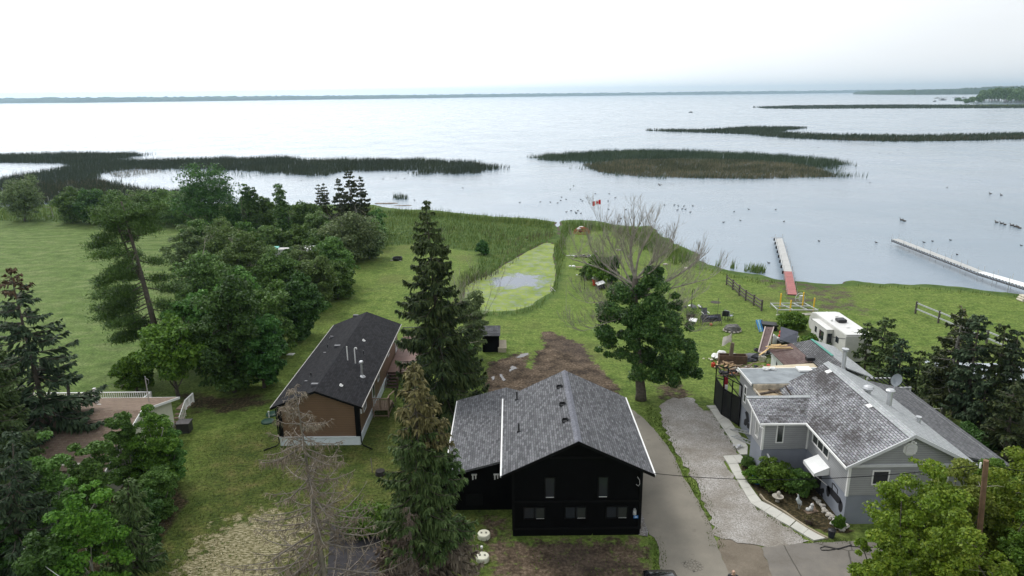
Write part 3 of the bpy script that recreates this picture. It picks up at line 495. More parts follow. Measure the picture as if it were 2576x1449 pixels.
# ---- the air: pale haze over the lake
hz_ = MB().box(-11600, -560, -3.0, 11600, 12400, 130).build('haze', None); m, t, b = newmat('haze_air'); t.nodes.remove(b); pv = N(t, 'ShaderNodeVolumePrincipled', inp={'Density': HAZE, 'Anisotropy': .6}); pv.inputs['Color'].default_value = (.62, .84, 1.0, 1); L(t, pv.outputs[0], [x for x in t.nodes if x.type == 'OUTPUT_MATERIAL'][0].inputs['Volume']); hz_.data.materials.append(m); tag(hz_, kind='stuff')
# ================================================================ TREES
m_bark = P('bark', (.10, .085, .068), .9, .4, 6, bmp=.5); m_barkg = P('pale_bark', (.30, .285, .25), .85, .3, 5, bmp=.4); m_deadw = P('dead_wood', (.27, .245, .205), .85, .35, 4); m_deadb = P('dead_brown_wood', (.19, .165, .14), .9, .35, 4)
LF = dict(
    dark=leafmat('leaf_dark', (0.021, 0.061, 0.011), (0.047, 0.120, 0.021), (0.118, 0.238, 0.052)),
    mid=leafmat('leaf_mid', (0.038, 0.092, 0.016), (0.086, 0.184, 0.032), (0.201, 0.345, 0.083)),
    olive=leafmat('leaf_olive', (0.044, 0.081, 0.017), (0.101, 0.170, 0.038), (0.217, 0.320, 0.095)),
    willow=leafmat('leaf_willow', (0.060, 0.087, 0.032), (0.125, 0.174, 0.061), (0.239, 0.306, 0.132)),
    lime=leafmat('leaf_lime', (0.063, 0.114, 0.008), (0.148, 0.242, 0.019), (0.297, 0.362, 0.043), .5, .35),
    limey=leafmat('leaf_lime_yellow', (0.081, 0.110, 0.015), (0.180, 0.231, 0.035), (0.307, 0.352, 0.066), .5, .35),
    fresh=leafmat('leaf_fresh', (0.034, 0.085, 0.008), (0.091, 0.185, 0.019), (0.200, 0.327, 0.043)),
    poplar=leafmat('leaf_poplar', (0.022, 0.052, 0.012), (0.054, 0.112, 0.023), (0.184, 0.267, 0.069), .4, .2),
    spruce=leafmat('needle_spruce', (0.013, 0.027, 0.009), (0.037, 0.056, 0.016), (0.092, 0.111, 0.030), .7, .1),
    spruceb=leafmat('needle_blue', (0.017, 0.033, 0.016), (0.040, 0.069, 0.033), (0.101, 0.143, 0.068), .7, .1),
    spruceg=leafmat('needle_green', (0.027, 0.054, 0.012), (0.061, 0.099, 0.028), (0.144, 0.199, 0.065), .7, .1),
    cone=leafmat('needle_cones', (.055, .048, .018), (.125, .108, .046), (.25, .20, .09), .7, .1),
    rust=leafmat('needle_rust', (.045, .032, .015), (.095, .066, .030), (.17, .12, .06), .8, .1),
    pine=leafmat('needle_pine', (0.034, 0.064, 0.015), (0.073, 0.134, 0.027), (0.158, 0.250, 0.052), .6, .15),
    brown=leafmat('needle_dead', (0.071, 0.053, 0.039), (0.155, 0.121, 0.093), (0.261, 0.216, 0.168), .9, .1))
def leaf_quads(C, nrm, size, r, asp=.62, jit=.9):
    """diamond leaves at centres C facing roughly nrm"""
    n = len(C); d = nrm + r.normal(0, jit, (n, 3)); d /= np.linalg.norm(d, axis=1)[:, None] + 1e-9
    a = np.cross(d, r.normal(0, 1, (n, 3))); a /= np.linalg.norm(a, axis=1)[:, None] + 1e-9; b = np.cross(d, a); s = size * (.6 + .8 * r.rand(n))[:, None]
    return np.stack([C - a * s * .5, C + b * s * .5 * asp - a * s * .08, C + a * s * .5, C - b * s * .5 * asp - a * s * .08], 1).reshape(-1, 3)
def quads_obj(name, Vs, mat, parent):
    V = np.concatenate(Vs) if isinstance(Vs, list) else Vs; F_ = np.arange(len(V)).reshape(-1, 4); return mesh_obj(name, np_mesh(name, V, F_), mat, parent)
def limb(mb, a, b, ra, rb, rn, bend=.12, n=5, sides=6, sag=0.0):
    a = Vector(a); b = Vector(b); d = b - a; q = Vector((rn.gauss(0, 1), rn.gauss(0, 1), rn.gauss(0, .6))) * d.length * bend
    pts = [a + d * t + q * math.sin(t * math.pi) + Vector((0, 0, -sag * math.sin(t * math.pi))) for t in [i / n for i in range(n + 1)]]
    mb.tube(pts, [ra + (rb - ra) * i / n for i in range(n + 1)], sides); return pts
def broadleaf(name, label, group, base, H_, R, seed, leaf='mid', trunk=None, nl=9000, size=.22, low=.12, lean=(0, 0), top=None, gaps=.35, trunkm=None, shape=1.0, twigs=0, flat=1.0, z=0.0, cat='tree', part='crown', tr=None, col=False, rough=False):
    """trunk with limbs; a crown of many leaf clumps spread over an uneven envelope"""
    r = np.random.RandomState(seed); rn = random.Random(seed); t = thing(name, label, cat, (base[0], base[1], z), 0, group)
    nc = int(34 + R * 16); zc = H_ * (low + (1 - low) * .5); rz = H_ * (1 - low) * .52; nc = int(nc * (2.4 if not rough else 3.2)) if not col else 170; nl = int(nl * 2.5); ph = r.rand(6) * 6.28
    d = r.normal(0, 1, (nc, 3)); d /= np.linalg.norm(d, axis=1)[:, None]; u = (.36 + .72 * r.rand(nc) ** .65) if not rough else (.35 + .78 * r.rand(nc) ** .7)
    az = np.arctan2(d[:, 1], d[:, 0]); lob = 1.0 if col else 1 + .16 * np.sin(2 * az + ph[0]) + .13 * np.sin(3 * az + ph[1] + 3 * d[:, 2]) + .12 * np.sin(5 * d[:, 2] + ph[2])
    zz = d[:, 2]; prof = np.where(zz > 0, 1.0, (1.0 if low > .15 else 1 / np.sqrt(1 - zz ** 2 + .15)) * (1 - .45 * np.abs(zz) ** 3))
    C = np.stack([d[:, 0] * R * u * lob * prof * .86 + lean[0] * (zz * .5 + .5), d[:, 1] * R * u * lob * prof * .86 * flat + lean[1] * (zz * .5 + .5), zc + zz * rz * u * (1 + .08 * r.normal(0, 1, nc)) * shape], 1)
    C[:, 2] = np.maximum(C[:, 2], H_ * low * .6 + .2); cr = R * ((.12 + .20 * r.rand(nc) ** 1.2) if not rough else (.09 + .20 * r.rand(nc) ** 1.3)) * (2.0 if col else 1.0); per = max(20, nl // nc); Vs = []
    for i in range(nc):
        k = int(per * (.6 + .8 * r.rand()) * (cr[i] / (R * (.57 if col else .285))) ** 2) + 8; e = r.normal(0, 1, (k, 3)); e /= np.linalg.norm(e, axis=1)[:, None]; e[:, 2] = np.where(e[:, 2] < -.3, -e[:, 2], e[:, 2])
        q = C[i] + e * cr[i] * (.55 + .5 * r.rand(k))[:, None] * np.array([1.1, 1.1, .75]); Vs.append(leaf_quads(q, e + np.array([0, 0, .5]), size, r))
    quads_obj(part, Vs, LF[leaf], t)
    mb = MB(); tr = tr or (.035 * H_ * .5 + .06); tp = (lean[0] * .5, lean[1] * .5, zc + rz * .25); pts = limb(mb, (0, 0, -.1), tp, tr, tr * .35, rn, .04, 6, 8)
    for i in r.permutation(nc)[:min(nc, 14)]:
        k = rn.randint(1, 4); limb(mb, pts[k], C[i], tr * .45 * (1 - k * .12), .02, rn, .08, 4, 5)
    mb.build('trunk', trunkm or m_bark, t, smooth=True)
    if twigs:
        for i in range(min(twigs, 14)):
            tb = MB(); a = C[rn.randrange(nc)]; e = Vector((rn.gauss(0, 1), rn.gauss(0, 1), abs(rn.gauss(.6, .6)))).normalized() * R * rn.uniform(.5, .9); limb(tb, a, Vector(a) + e, .035, .008, rn, .1, 4, 3)
            for k in range(4): b_ = Vector(a) + e * rn.uniform(.4, .9); limb(tb, b_, b_ + (e * .4 + Vector((rn.gauss(0, .4), rn.gauss(0, .4), rn.gauss(0, .3)))), .015, .004, rn, .1, 2, 3)
            tb.build('bare_branch', m_deadw, t)
    return t
def spray(P0, P1, w, r, droop):
    """flat needle spray between two points, drooping at the tip"""
    n = len(P0); d = P1 - P0; L_ = np.linalg.norm(d, axis=1)[:, None] + 1e-9; s = np.cross(d, np.array([0, 0, 1.0])); s /= np.linalg.norm(s, axis=1)[:, None] + 1e-9
    roll = r.normal(0, .55, (n, 1)); upv = np.cross(s, d / L_); s = s * np.cos(roll) + upv * np.sin(roll)
    M_ = P0 + d * .5; T = P1 + np.stack([np.zeros(n), np.zeros(n), -droop * L_[:, 0]], 1); return np.stack([P0, M_ + s * w * .5, T, M_ - s * w * .5], 1).reshape(-1, 3)
def spruce(name, label, group, base, H_, R, seed, leaf='spruce', bare=.06, droop=.25, dens=1.0, tipleaf=None, tipfrac=0.12, lean=(0, 0), wsp=.17, asym=None, power=.85, trunkm=None, gap=.0, wh=.38, z=0.0, tr=None, deadlow=0):
    r = np.random.RandomState(seed); rn = random.Random(seed); t = thing(name, label, 'tree', (base[0], base[1], z), 0, group); A_, B_, C_ = [], [], []; tb = MB(); nw = int(H_ * (1 - bare) / wh)
    for i in range(nw):
        f = bare + (1 - bare) * (i + rn.random() * .6) / nw; f = min(f, .995); zc = f * H_; LL = R * (1 - f) ** power * (1 + .0) + .12; cx, cy = lean[0] * f, lean[1] * f
        for k in range(rn.choice((4, 5, 5, 6))):
            if rn.random() < gap: continue
            az = rn.random() * 6.283; l = LL * rn.uniform(.62, 1.12) * (1 if asym is None else 1 + asym[1] * math.cos(az - asym[0])); dx, dy = math.cos(az), math.sin(az)
            up = .30 * f ** 2 - .05; npt = max(3, int(l / .30)); s = np.linspace(.0, 1, npt + 1); bx = cx + dx * l * s; by = cy + dy * l * s; bz = zc + l * (up * s * 1.2 - droop * np.sin(s * 2.2) + .16 * s ** 3 * (1 - f) + 0 * s)
            B = np.stack([bx, by, bz], 1)
            if l > .7: tb.tube([B[0], B[len(B) // 2], B[-1]], [.012 + l * .010, .01 + l * .006, .006], 4, cap=False)
            m_ = max(4, int(l * 13 * dens)); ss = .10 + .9 * r.rand(m_) ** .75; P0 = np.stack([np.interp(ss, s, B[:, j]) for j in range(3)], 1); side = r.choice([-1, 1], m_); tl = (.16 + .36 * l * (1 - ss) ** .8 * (.6 + .5 * r.rand(m_))); tl = np.minimum(tl, 1.1)
            ang = side * r.uniform(.4, 1.1, m_); D = np.stack([dx * np.cos(ang) - dy * np.sin(ang), dy * np.cos(ang) + dx * np.sin(ang), r.normal(-.15, .2, m_)], 1); P1 = P0 + D * tl[:, None]
            q = spray(P0, P1, wsp, r, droop * 1.3); q2 = spray(P0 + (P1 - P0) * .35, P1 + r.normal(0, .07, P1.shape) + np.array([0, 0, -.08]), wsp * .8, r, droop * 1.6)
            if tipleaf and f > 1 - tipfrac - rn.random() * .06: B_.append(q); B_.append(q2)
            elif deadlow and f < deadlow * rn.uniform(.6, 1.3): C_.append(q)
            else: A_.append(q); A_.append(q2)
    ntop = 40; zt = H_ * (1 - .03 * r.rand(ntop)); a = r.rand(ntop) * 6.28; c0 = np.stack([lean[0] + 0 * a, lean[1] + 0 * a, zt - .2], 1); (B_ if tipleaf else A_).append(spray(c0, c0 + np.stack([np.cos(a) * .16, np.sin(a) * .16, .16 + 0 * a], 1), .07, r, 0))
    quads_obj('foliage', A_, LF[leaf], t)
    if B_: quads_obj('cone_laden_top', B_, LF[tipleaf], t)
    if C_: quads_obj('dead_lower_boughs', C_, LF['brown'], t)
    tr = tr or .05 + H_ * .0125; tb.tube([(0, 0, -.1), (lean[0] * .5, lean[1] * .5, H_ * .5), (lean[0], lean[1], H_ * .99)], [tr, tr * .6, .015], 8); tb.build('trunk', trunkm or m_bark, t, smooth=True); return t
def place(bx, by, tx, ty):
    """base on the ground, height and lean from where the top stands"""
    b = G(bx, by, 0.0); tp = AY(tx, ty, b[1]); return b, float(tp[2]), float(tp[0] - b[0])
def pxr(b, px): return float(px / FPX * np.dot(b - ORI, fw))
hg = 'trees and shrubs of the long hedgerow'
# (base x, y, top x, y, radius px, leaf, low, label)
hedge = [
 (62, 556, 66, 452, 54, 'willow', .12, 'loose grey green willow standing alone left of the pipe goal frame'),
 (182, 560, 180, 478, 40, 'mid', .05, 'rounded green bush just right of the goal frame'),
 (232, 562, 236, 480, 44, 'dark', .05, 'dark bush between the rounded green bush and the leaning pine top'),
 (292, 562, 290, 488, 46, 'mid', .05, 'bush hidden behind the crown of the leaning pine'),
 (350, 560, 352, 486, 46, 'olive', .05, 'yellowish bush right of the leaning pine crown by the marsh'),
 (408, 562, 410, 482, 46, 'mid', .05, 'green bush left of the tall round tree at the field corner'),
 (455, 570, 452, 490, 40, 'olive', .05, 'low bush tucked against the left side of the tall round tree'),
 (532, 592, 526, 424, 74, 'dark', .12, 'tall round dark tree rising over the marsh at the field corner'),
 (600, 596, 598, 520, 30, 'dark', .05, 'dark bush between the tall round tree and the twin columnar poplars'),
 (668, 590, 668, 508, 34, 'mid', .05, 'green bush between the two groups of columnar poplars'),
 (765, 584, 764, 514, 44, 'mid', .05, 'green bush right of the single columnar poplar by the shore'),
 (800, 610, 800, 540, 40, 'olive', .05, 'bush below the leftmost small spruce'),
 (940, 590, 938, 532, 30, 'mid', .05, 'small bush at the marsh edge right of the spruce clump'),
 (930, 622, 926, 556, 42, 'olive', .05, 'olive bush in front of the spruce clump'),
 (885, 660, 880, 545, 64, 'willow', .05, 'wide grey green willow bush at the end of the mown strip'),
 (930, 650, 932, 578, 36, 'willow', .05, 'outermost grey green bush at the lawn corner'),
 (835, 640, 832, 568, 46, 'olive', .05, 'yellow green bush behind the two patches of roof'),
 (845, 720, 838, 610, 56, 'mid', .05, 'green bush on the lawn side below the grey green willow'),
 (765, 710, 765, 626, 50, 'olive', .05, 'olive bush in front of the hidden cabin'),
 (655, 690, 652, 618, 40, 'olive', .05, 'olive bush left of the hidden turquoise roof'),
 (560, 720, 556, 574, 62, 'olive', .06, 'pale loose crown behind the middle of the hedgerow'),
 (480, 730, 482, 580, 48, 'willow', .08, 'thin pale tree at the field edge right of the leaning pine'),
 (620, 770, 616, 600, 66, 'olive', .05, 'broad olive crown in the middle of the hedgerow'),
 (800, 775, 795, 650, 56, 'olive', .05, 'olive bush on the lawn side level with the pond'),
 (850, 752, 856, 668, 40, 'mid', .05, 'low green bush bulging onto the lawn strip'),
 (705, 790, 700, 645, 60, 'mid', .05, 'green crown in the hedgerow left of the pond view'),
 (520, 830, 512, 640, 66, 'olive', .06, 'pale olive tree over the field side of the hedgerow'),
 (610, 880, 598, 690, 68, 'mid', .05, 'large green crown where the hedgerow is thickest'),
 (760, 850, 752, 712, 56, 'dark', .05, 'dark bush on the lawn side behind the brown house roof'),
 (690, 900, 682, 735, 62, 'mid', .05, 'green bush nearest the far left corner of the brown house'),
 (500, 930, 492, 740, 60, 'mid', .08, 'green tree with bare twigs right of the pine trunk'),
 (665, 975, 655, 800, 62, 'dark', .05, 'dark bush beside the mown strip left of the brown house'),
 (590, 985, 578, 720, 86, 'dark', .04, 'largest dark tree with foliage down to the grass'),
 (450, 1000, 432, 812, 84, 'fresh', .32, 'round fresh green tree with leaning trunk behind the left house'),
 (500, 652, 498, 566, 46, 'mid', .05, 'green bush left of centre in the back of the hedgerow'),
 (560, 655, 558, 560, 44, 'olive', .05, 'olive bush just below the tall round dark tree'),
 (618, 662, 616, 572, 40, 'mid', .05, 'green bush in front of the twin columnar poplars'),
 (680, 652, 680, 572, 40, 'olive', .05, 'olive bush left of the single columnar poplar'),
 (752, 648, 752, 572, 38, 'mid', .05, 'green bush right of the single columnar poplar base'),
 (800, 655, 800, 588, 40, 'mid', .05, 'green bush behind the white roof patch'),
 (735, 690, 738, 628, 34, 'dark', .05, 'dark bush between the turquoise and white roof patches'),
 (345, 985, 338, 890, 44, 'fresh', .10, 'small loose bush with dead twigs behind the tan roof'),
]
for i, (bx, by, tx, ty, rp, lf, low, lab) in enumerate(hedge):
    b_, H_, ln = place(bx, by, tx, ty); R_ = pxr(b_, rp); far = b_[1] > 90; bush = H_ < 5.5
    broadleaf('hedge_bush' if bush else 'hedge_tree', lab, hg, b_, H_, R_, 100 + i, lf, nl=int((6500 if far else 11500) * (1.3 if lf == 'dark' else 1)), size=(.34 if far else .27), low=low, lean=(ln * .5, 0), twigs=(10 if lf in ('willow', 'olive') and i % 2 == 0 else (6 if lf == 'fresh' else 0)), cat='bush' if bush else 'tree')
# columnar poplars
pg = 'columnar poplars in the hedgerow'
for i, (bx, by, tx, ty, rp, lab) in enumerate([(628, 605, 617, 474, 13, 'leftmost narrow columnar poplar of a touching pair'), (646, 606, 638, 480, 11, 'narrow columnar poplar on the right of the touching pair'), (722, 622, 700, 470, 18, 'single leaning columnar poplar darker than the bushes round it')]):
    b_, H_, ln = place(bx, by, tx, ty); broadleaf('columnar_poplar', lab, pg, b_, H_, pxr(b_, rp), 200 + i, 'poplar', nl=5000, size=.3, low=.04, lean=(ln, 0), col=True)
# spruces behind the hedgerow
sg_ = 'spruces by the marsh behind the hedgerow'
for i, (bx, by, tx, ty, rp, lab) in enumerate([(815, 572, 800, 462, 22, 'leftmost thin spruce of the clump by the marsh, bent by wind'), (828, 575, 813, 460, 24, 'second thin wind bent spruce of the clump by the marsh'), (862, 595, 849, 446, 34, 'middle spruce of the clump, left of the tallest'), (890, 605, 876, 420, 44, 'tallest spruce of the clump by the marsh'), (915, 596, 904, 442, 38, 'rightmost spruce of the clump by the marsh')]):
    b_, H_, ln = place(bx, by, tx, ty); spruce('marsh_spruce', lab, sg_, b_, H_, pxr(b_, rp), 210 + i, 'spruce', dens=1.3, wsp=.34, wh=.45, lean=(ln, 0), power=.7)
# centre spruce
b_, H_, ln = place(1122, 1040, 1070, 500); c_sp = spruce('tall_spruce', 'tallest dark spruce rising behind the left wing of the black house', None, b_, H_, 4.7, 220, 'spruce', bare=.04, droop=.30, dens=1.9, wsp=.20, lean=(ln, 0), power=.82, tipleaf='spruceg', tipfrac=.2, wh=.36)
# front spruce with two cone laden tops
b_, H_, ln = place(1062, 1520, 1040, 918); spruce('front_spruce', 'green spruce with a brown cone laden top left of the black house', None, b_, H_, 2.55, 221, 'spruceg', bare=.12, droop=.22, dens=1.9, wsp=.12, tipleaf='cone', tipfrac=.20, power=.62, lean=(ln, .2), wh=.24, deadlow=.30)
b_, H_, ln = place(1125, 1500, 1088, 1012); spruce('second_spruce', 'shorter brown topped spruce growing against the front spruce', None, b_, H_, 2.0, 222, 'spruceg', bare=.15, droop=.22, dens=1.9, wsp=.12, tipleaf='cone', tipfrac=.17, power=.55, lean=(ln, 0), wh=.24, deadlow=.3)
# left spruces
b_, H_, ln = place(150, 1190, 22, 670); spruce('left_spruce', 'tall sparse spruce with rusty top over the tan roofed house', None, b_, H_, 5.0, 223, 'spruceb', bare=.05, droop=.12, dens=1.5, wsp=.20, tipleaf='rust', tipfrac=.08, power=.8, lean=(ln, 0), gap=.03, wh=.40)
b_, H_, ln = place(-20, 1330, -52, 800); spruce('edge_spruce', 'green spruce cut off by the left edge of the view', None, b_, H_, 3.6, 224, 'spruceg', bare=.05, droop=.15, dens=1.8, wsp=.17, power=.6, lean=(ln, 0), wh=.34)
b_, H_, ln = place(50, 1560, 30, 1080); spruce('corner_spruce', 'dark spruce in the bottom left corner', None, b_, H_, 2.4, 225, 'spruceb', bare=.05, droop=.15, dens=1.6, wsp=.12, power=.7, lean=(ln, 0), wh=.28)
b_, H_, ln = place(330, 1560, 322, 1205); spruce('small_spruce', 'small yellow green spruce below the corner of the tan roof', None, b_, H_, 1.7, 226, 'spruceg', bare=.3, droop=.25, dens=2.0, wsp=.11, power=.6, lean=(ln, 0), wh=.25)
lg = 'young broadleaf trees round the tan roofed house'
for i, (bx, by, tx, ty, rp, lf, low, lab) in enumerate([
 (395, 1235, 392, 1048, 58, 'fresh', .05, 'leafy bush covering the cream gable wall'), (430, 1215, 436, 1085, 40, 'mid', .05, 'bush on the lawn side of the cream gable wall'), (318, 1250, 308, 1018, 38, 'mid', .1, 'slim tree standing over the edge of the tan roof'),
 (255, 1420, 232, 1110, 62, 'mid', .1, 'dark leafy tree in front of the tan roof'), (150, 1500, 128, 1130, 70, 'mid', .08, 'dark leafy tree under the tall sparse spruce'), (250, 1640, 232, 1240, 78, 'fresh', .1, 'dark leafy tree low on the left with thin white stem'),
 (360, 1390, 354, 1240, 50, 'dark', .05, 'low dark bush beside the shaded path'), (140, 1700, 120, 1340, 80, 'dark', .05, 'dark leafy tree at the bottom edge on the left'), (30, 1560, 10, 1250, 60, 'dark', .1, 'dark leafy tree at the left edge below the green spruce'), (400, 1300, 402, 1180, 46, 'mid', .05, 'leafy shrub where the lawn narrows beside the cream wall')]):
    b_, H_, ln = place(bx, by, tx, ty); broadleaf('young_tree', lab, lg, b_, H_, pxr(b_, rp), 240 + i, lf, nl=15000, size=.155, low=low, lean=(ln * .6, 0), trunkm=m_barkg, tr=.09)
# leaning pine
b_, H_, ln = place(415, 925, 285, 490); pine = thing('leaning_pine', 'tall leaning pine with layered boughs at the edge of the open field', 'tree', (b_[0], b_[1], 0)); rn = random.Random(5); r = np.random.RandomState(5); mb = MB(); Vs = []
def tp_(f): return Vector((ln * f ** 1.15 * .72, 0, H_ * f * .97))
mb.tube([tp_(i / 8) - Vector((0, 0, .1)) for i in range(9)], [.30 * (1 - i / 9.5) + .03 for i in range(9)], 8); mb.tube([tp_(.52), tp_(.6) + Vector((-.7, .2, .5)), tp_(.85) + Vector((-1.1, .2, .3)), tp_(.98) + Vector((-.9, 0, -.3))], [.16, .12, .07, .03], 6)
def pine_bough(a, e, w):
    pts = limb(mb, a, e, .06, .015, rn, .05, 5, 5, sag=.3)
    for k in range(int((Vector(e) - Vector(a)).length * 7) + 4):
        f = .3 + .75 * rn.random() ** .7; c = Vector(a).lerp(Vector(e), min(f, 1.05)) + Vector((rn.gauss(0, w * .45), rn.gauss(0, w * .45), rn.gauss(0, .13) + .05)); n_ = 60; q = np.array(c) + r.normal(0, 1, (n_, 3)) * np.array([.34, .34, .14]); Vs.append(spray(q, q + r.normal(0, 1, (n_, 3)) * .16 + np.array([0, 0, .06]), .07, r, 0))
for i in range(38):
    f = .22 + .70 * i / 38; a = tp_(f); left = rn.random() < (.72 if f < .8 else .55); az = rn.gauss(math.pi if left else 0, .75); l = (4.6 if left else 3.4) * (1 - abs(f - .45) * .9) * rn.uniform(.6, 1.1); e = a + Vector((math.cos(az) * l, math.sin(az) * l, (-.25 if f < .7 else .12) * l + rn.uniform(-.3, .4))); pine_bough(a, e, .5)
for i in range(12):
    a = tp_(.92) + Vector((rn.uniform(-1.2, .2), 0, -.6)); e = a + Vector((rn.gauss(-.2, 1.5), rn.gauss(0, 1.2), rn.uniform(.2, 1.3))); pine_bough(a, e, .5)
quads_obj('foliage', Vs, LF['pine'], pine); mb.build('trunk', m_bark, pine, smooth=True)
# dead spruce in front
def dead_spruce(name, label, b_, H_, R, seed, ln, bare=.03, n=120, leaf='brown', wh=.3, dz=.5):
    t = thing(name, label, 'tree', (b_[0], b_[1], 0)); rn = random.Random(seed); r = np.random.RandomState(seed); mb = MB(); Vs = []
    mb.tube([(ln * f, 0, H_ * f - .1) for f in (0, .3, .6, .85, 1)], [.19, .14, .085, .04, .01], 8)
    for i in range(n):
        f = bare + (1 - bare) * (i / n) ** 1.05; a = Vector((ln * f, 0, H_ * f)); az = rn.random() * 6.283; l = R * (1 - f) ** .75 * rn.uniform(.5, 1.15) + .15; dn = -.12 - .30 * (1 - f)
        pts = [a + Vector((math.cos(az) * l * s, math.sin(az) * l * s, l * (dn * s + .34 * s ** 3 * (.4 + (1 - f)) + rn.gauss(0, .012)))) for s in (0, .2, .4, .6, .8, 1)]; mb.tube(pts, [.010 + .011 * l * (1 - s) for s in (0, .2, .4, .6, .8, 1)], 5, cap=False)
        m_ = int(l * 26 * dz * (.5 + f)) + 4; S_ = .18 + .82 * r.rand(m_); Q = np.array([list(p) for p in pts]); P0 = np.stack([np.interp(S_, [0, .2, .4, .6, .8, 1], Q[:, j]) for j in range(3)], 1)
        ang = az + r.choice([-1, 1], m_) * r.uniform(.5, 1.3, m_); tl = (.12 + .42 * (1 - S_) * min(l, 2.2) * .6 * r.rand(m_) + .12 * r.rand(m_)); D = np.stack([np.cos(ang), np.sin(ang), r.normal(-.45, .35, m_)], 1) * tl[:, None]; Vs.append(spray(P0, P0 + D, .035, r, .25))
        k = max(2, m_ // 2); j = r.randint(0, m_, k * 2); P1 = P0[j] + D[j] * r.rand(len(j))[:, None]; Vs.append(spray(P1, P1 + r.normal(0, .10, (len(j), 3)) + np.array([0, 0, -.07]), .022, r, .1))
    quads_obj('dead_twigs', Vs, LF[leaf], t); mb.build('trunk', m_deadb, t, smooth=True); return t
b_, H_, ln = place(838, 1600, 742, 968); dead_spruce('dead_spruce', 'bare brown dead spruce in front of the brown house', b_, H_, 5.0, 300, ln, n=165, dz=.62)
b_, H_, ln = place(1040, 1560, 1030, 1270); dead_spruce('small_dead_spruce', 'small dead brown spruce under the green front spruce', b_, H_, 1.2, 301, ln, n=60, dz=1.2)
# poplar with a dead crown
def branch(mb, a, d, l, r_, rn, depth, up=.18, spread=.55, mult=(2, 3)):
    n = 4; p = Vector(a); pts = [p.copy()]; dd = Vector(d).normalized()
    for i in range(n): dd = (dd + Vector((rn.gauss(0, .10), rn.gauss(0, .10), up * .35 + rn.gauss(0, .05)))).normalized(); p = p + dd * l / n; pts.append(p.copy())
    mb.tube(pts, [r_ * (1 - .5 * i / n) for i in range(n + 1)], 6 if r_ > .05 else (4 if r_ > .02 else 3), cap=False)
    if depth <= 0: return
    for k in range(rn.randint(*mult)):
        i = rn.randint(2, n); q = pts[i]; nd = (dd + Vector((rn.gauss(0, spread), rn.gauss(0, spread), rn.gauss(.12, spread * .5)))).normalized(); branch(mb, q, nd, l * rn.uniform(.55, .8), max(.008, r_ * .5), rn, depth - 1, up, spread, mult)
    branch(mb, pts[-1], dd, l * .7, max(.008, r_ * .5), rn, depth - 1, up, spread, mult)
b_ = G(1612, 1005); D0 = b_[1]
pop = thing('old_poplar', 'big poplar with a leafy lower crown and bare dead top beside the gravel drive', 'tree', (b_[0], b_[1], 0)); rn = random.Random(12); r = np.random.RandomState(12)
def lp(x, y, dy=0.0): p = AY(x, y, D0 + dy); return Vector((p[0] - b_[0], dy, p[2]))
mb = MB(); top_ = lp(1598, 700); mb.tube([(0, 0, -.1), (0, 0, .6), lp(1608, 940), lp(1600, 850), lp(1596, 760), top_], [.50, .42, .36, .33, .28, .22], 10); mb.build('trunk', m_bark, pop, smooth=True)
dead = MB()
main = [((1598, 700), (1596, 520), .20, 0.0), ((1598, 700), (1640, 520), .13, .8), ((1598, 705), (1690, 560), .13, -1.0), ((1600, 720), (1490, 570), .13, 1.2), ((1600, 740), (1440, 590), .12, -1.2), ((1598, 730), (1520, 520), .10, 2.2), ((1610, 735), (1745, 600), .14, 1.0), ((1620, 745), (1780, 640), .10, -1.5), ((1600, 700), (1560, 540), .09, 2.0), ((1605, 700), (1660, 600), .09, -2.4), ((1600, 790), (1470, 770), .06, -1.8), ((1610, 790), (1740, 770), .07, -1.8), ((1600, 750), (1480, 700), .07, -2.6), ((1610, 745), (1720, 700), .07, 2.6)]
for (a, e, r_, dy) in main:
    A0 = lp(*a); E0 = lp(*e, dy); E0 = lp(e[0], e[1] + 62, dy); pts = limb(dead, A0, E0, r_ * .8, r_ * .3, rn, .06, 6, 7)
    for k in range(2, 7):
        dr = (pts[k] - pts[k - 1]).normalized()
        for j in range(3): branch(dead, pts[k], dr + Vector((rn.gauss(0, .5), rn.gauss(0, .5), .4)), rn.uniform(.8, 1.4), max(.02, r_ * .22), rn, 3 if j == 0 else 2, .25, .42)
dead.build('dead_crown', m_deadw, pop)
Vs = []
cl_ = [(1560, 745, 45), (1600, 720, 38), (1540, 790, 48), (1590, 790, 55), (1640, 760, 48), (1670, 790, 45), (1530, 850, 40), (1580, 850, 45), (1650, 850, 48), (1690, 850, 40), (1620, 890, 45), (1680, 900, 48), (1720, 880, 38), (1730, 920, 36), (1600, 930, 30), (1580, 900, 32), (1650, 940, 36), (1700, 950, 34), (1745, 905, 26), (1515, 820, 26), (1520, 885, 20), (1650, 715, 36), (1640, 690, 26), (1625, 820, 50), (1640, 700, 30), (1740, 940, 24), (1690, 760, 22), (1720, 830, 20)]
for (x, y, rp) in cl_:
    for q_ in range(5):
        c = np.array(lp(x + rn.uniform(-20, 20), y + rn.uniform(-20, 20), rn.uniform(-1.8, 1.8) * rp / 40)); R_ = rp * 48 / FPX * rn.uniform(.38, .70)
        k = int(620 * (rp / 40) ** 2); e = r.normal(0, 1, (k, 3)); e /= np.linalg.norm(e, axis=1)[:, None]; Vs.append(leaf_quads(c + e * R_ * (.45 + .6 * r.rand(k))[:, None] * np.array([1.05, 1.05, .8]), e + np.array([0, 0, .4]), .19, r))
quads_obj('leafy_crown', Vs, LF['poplar'], pop)
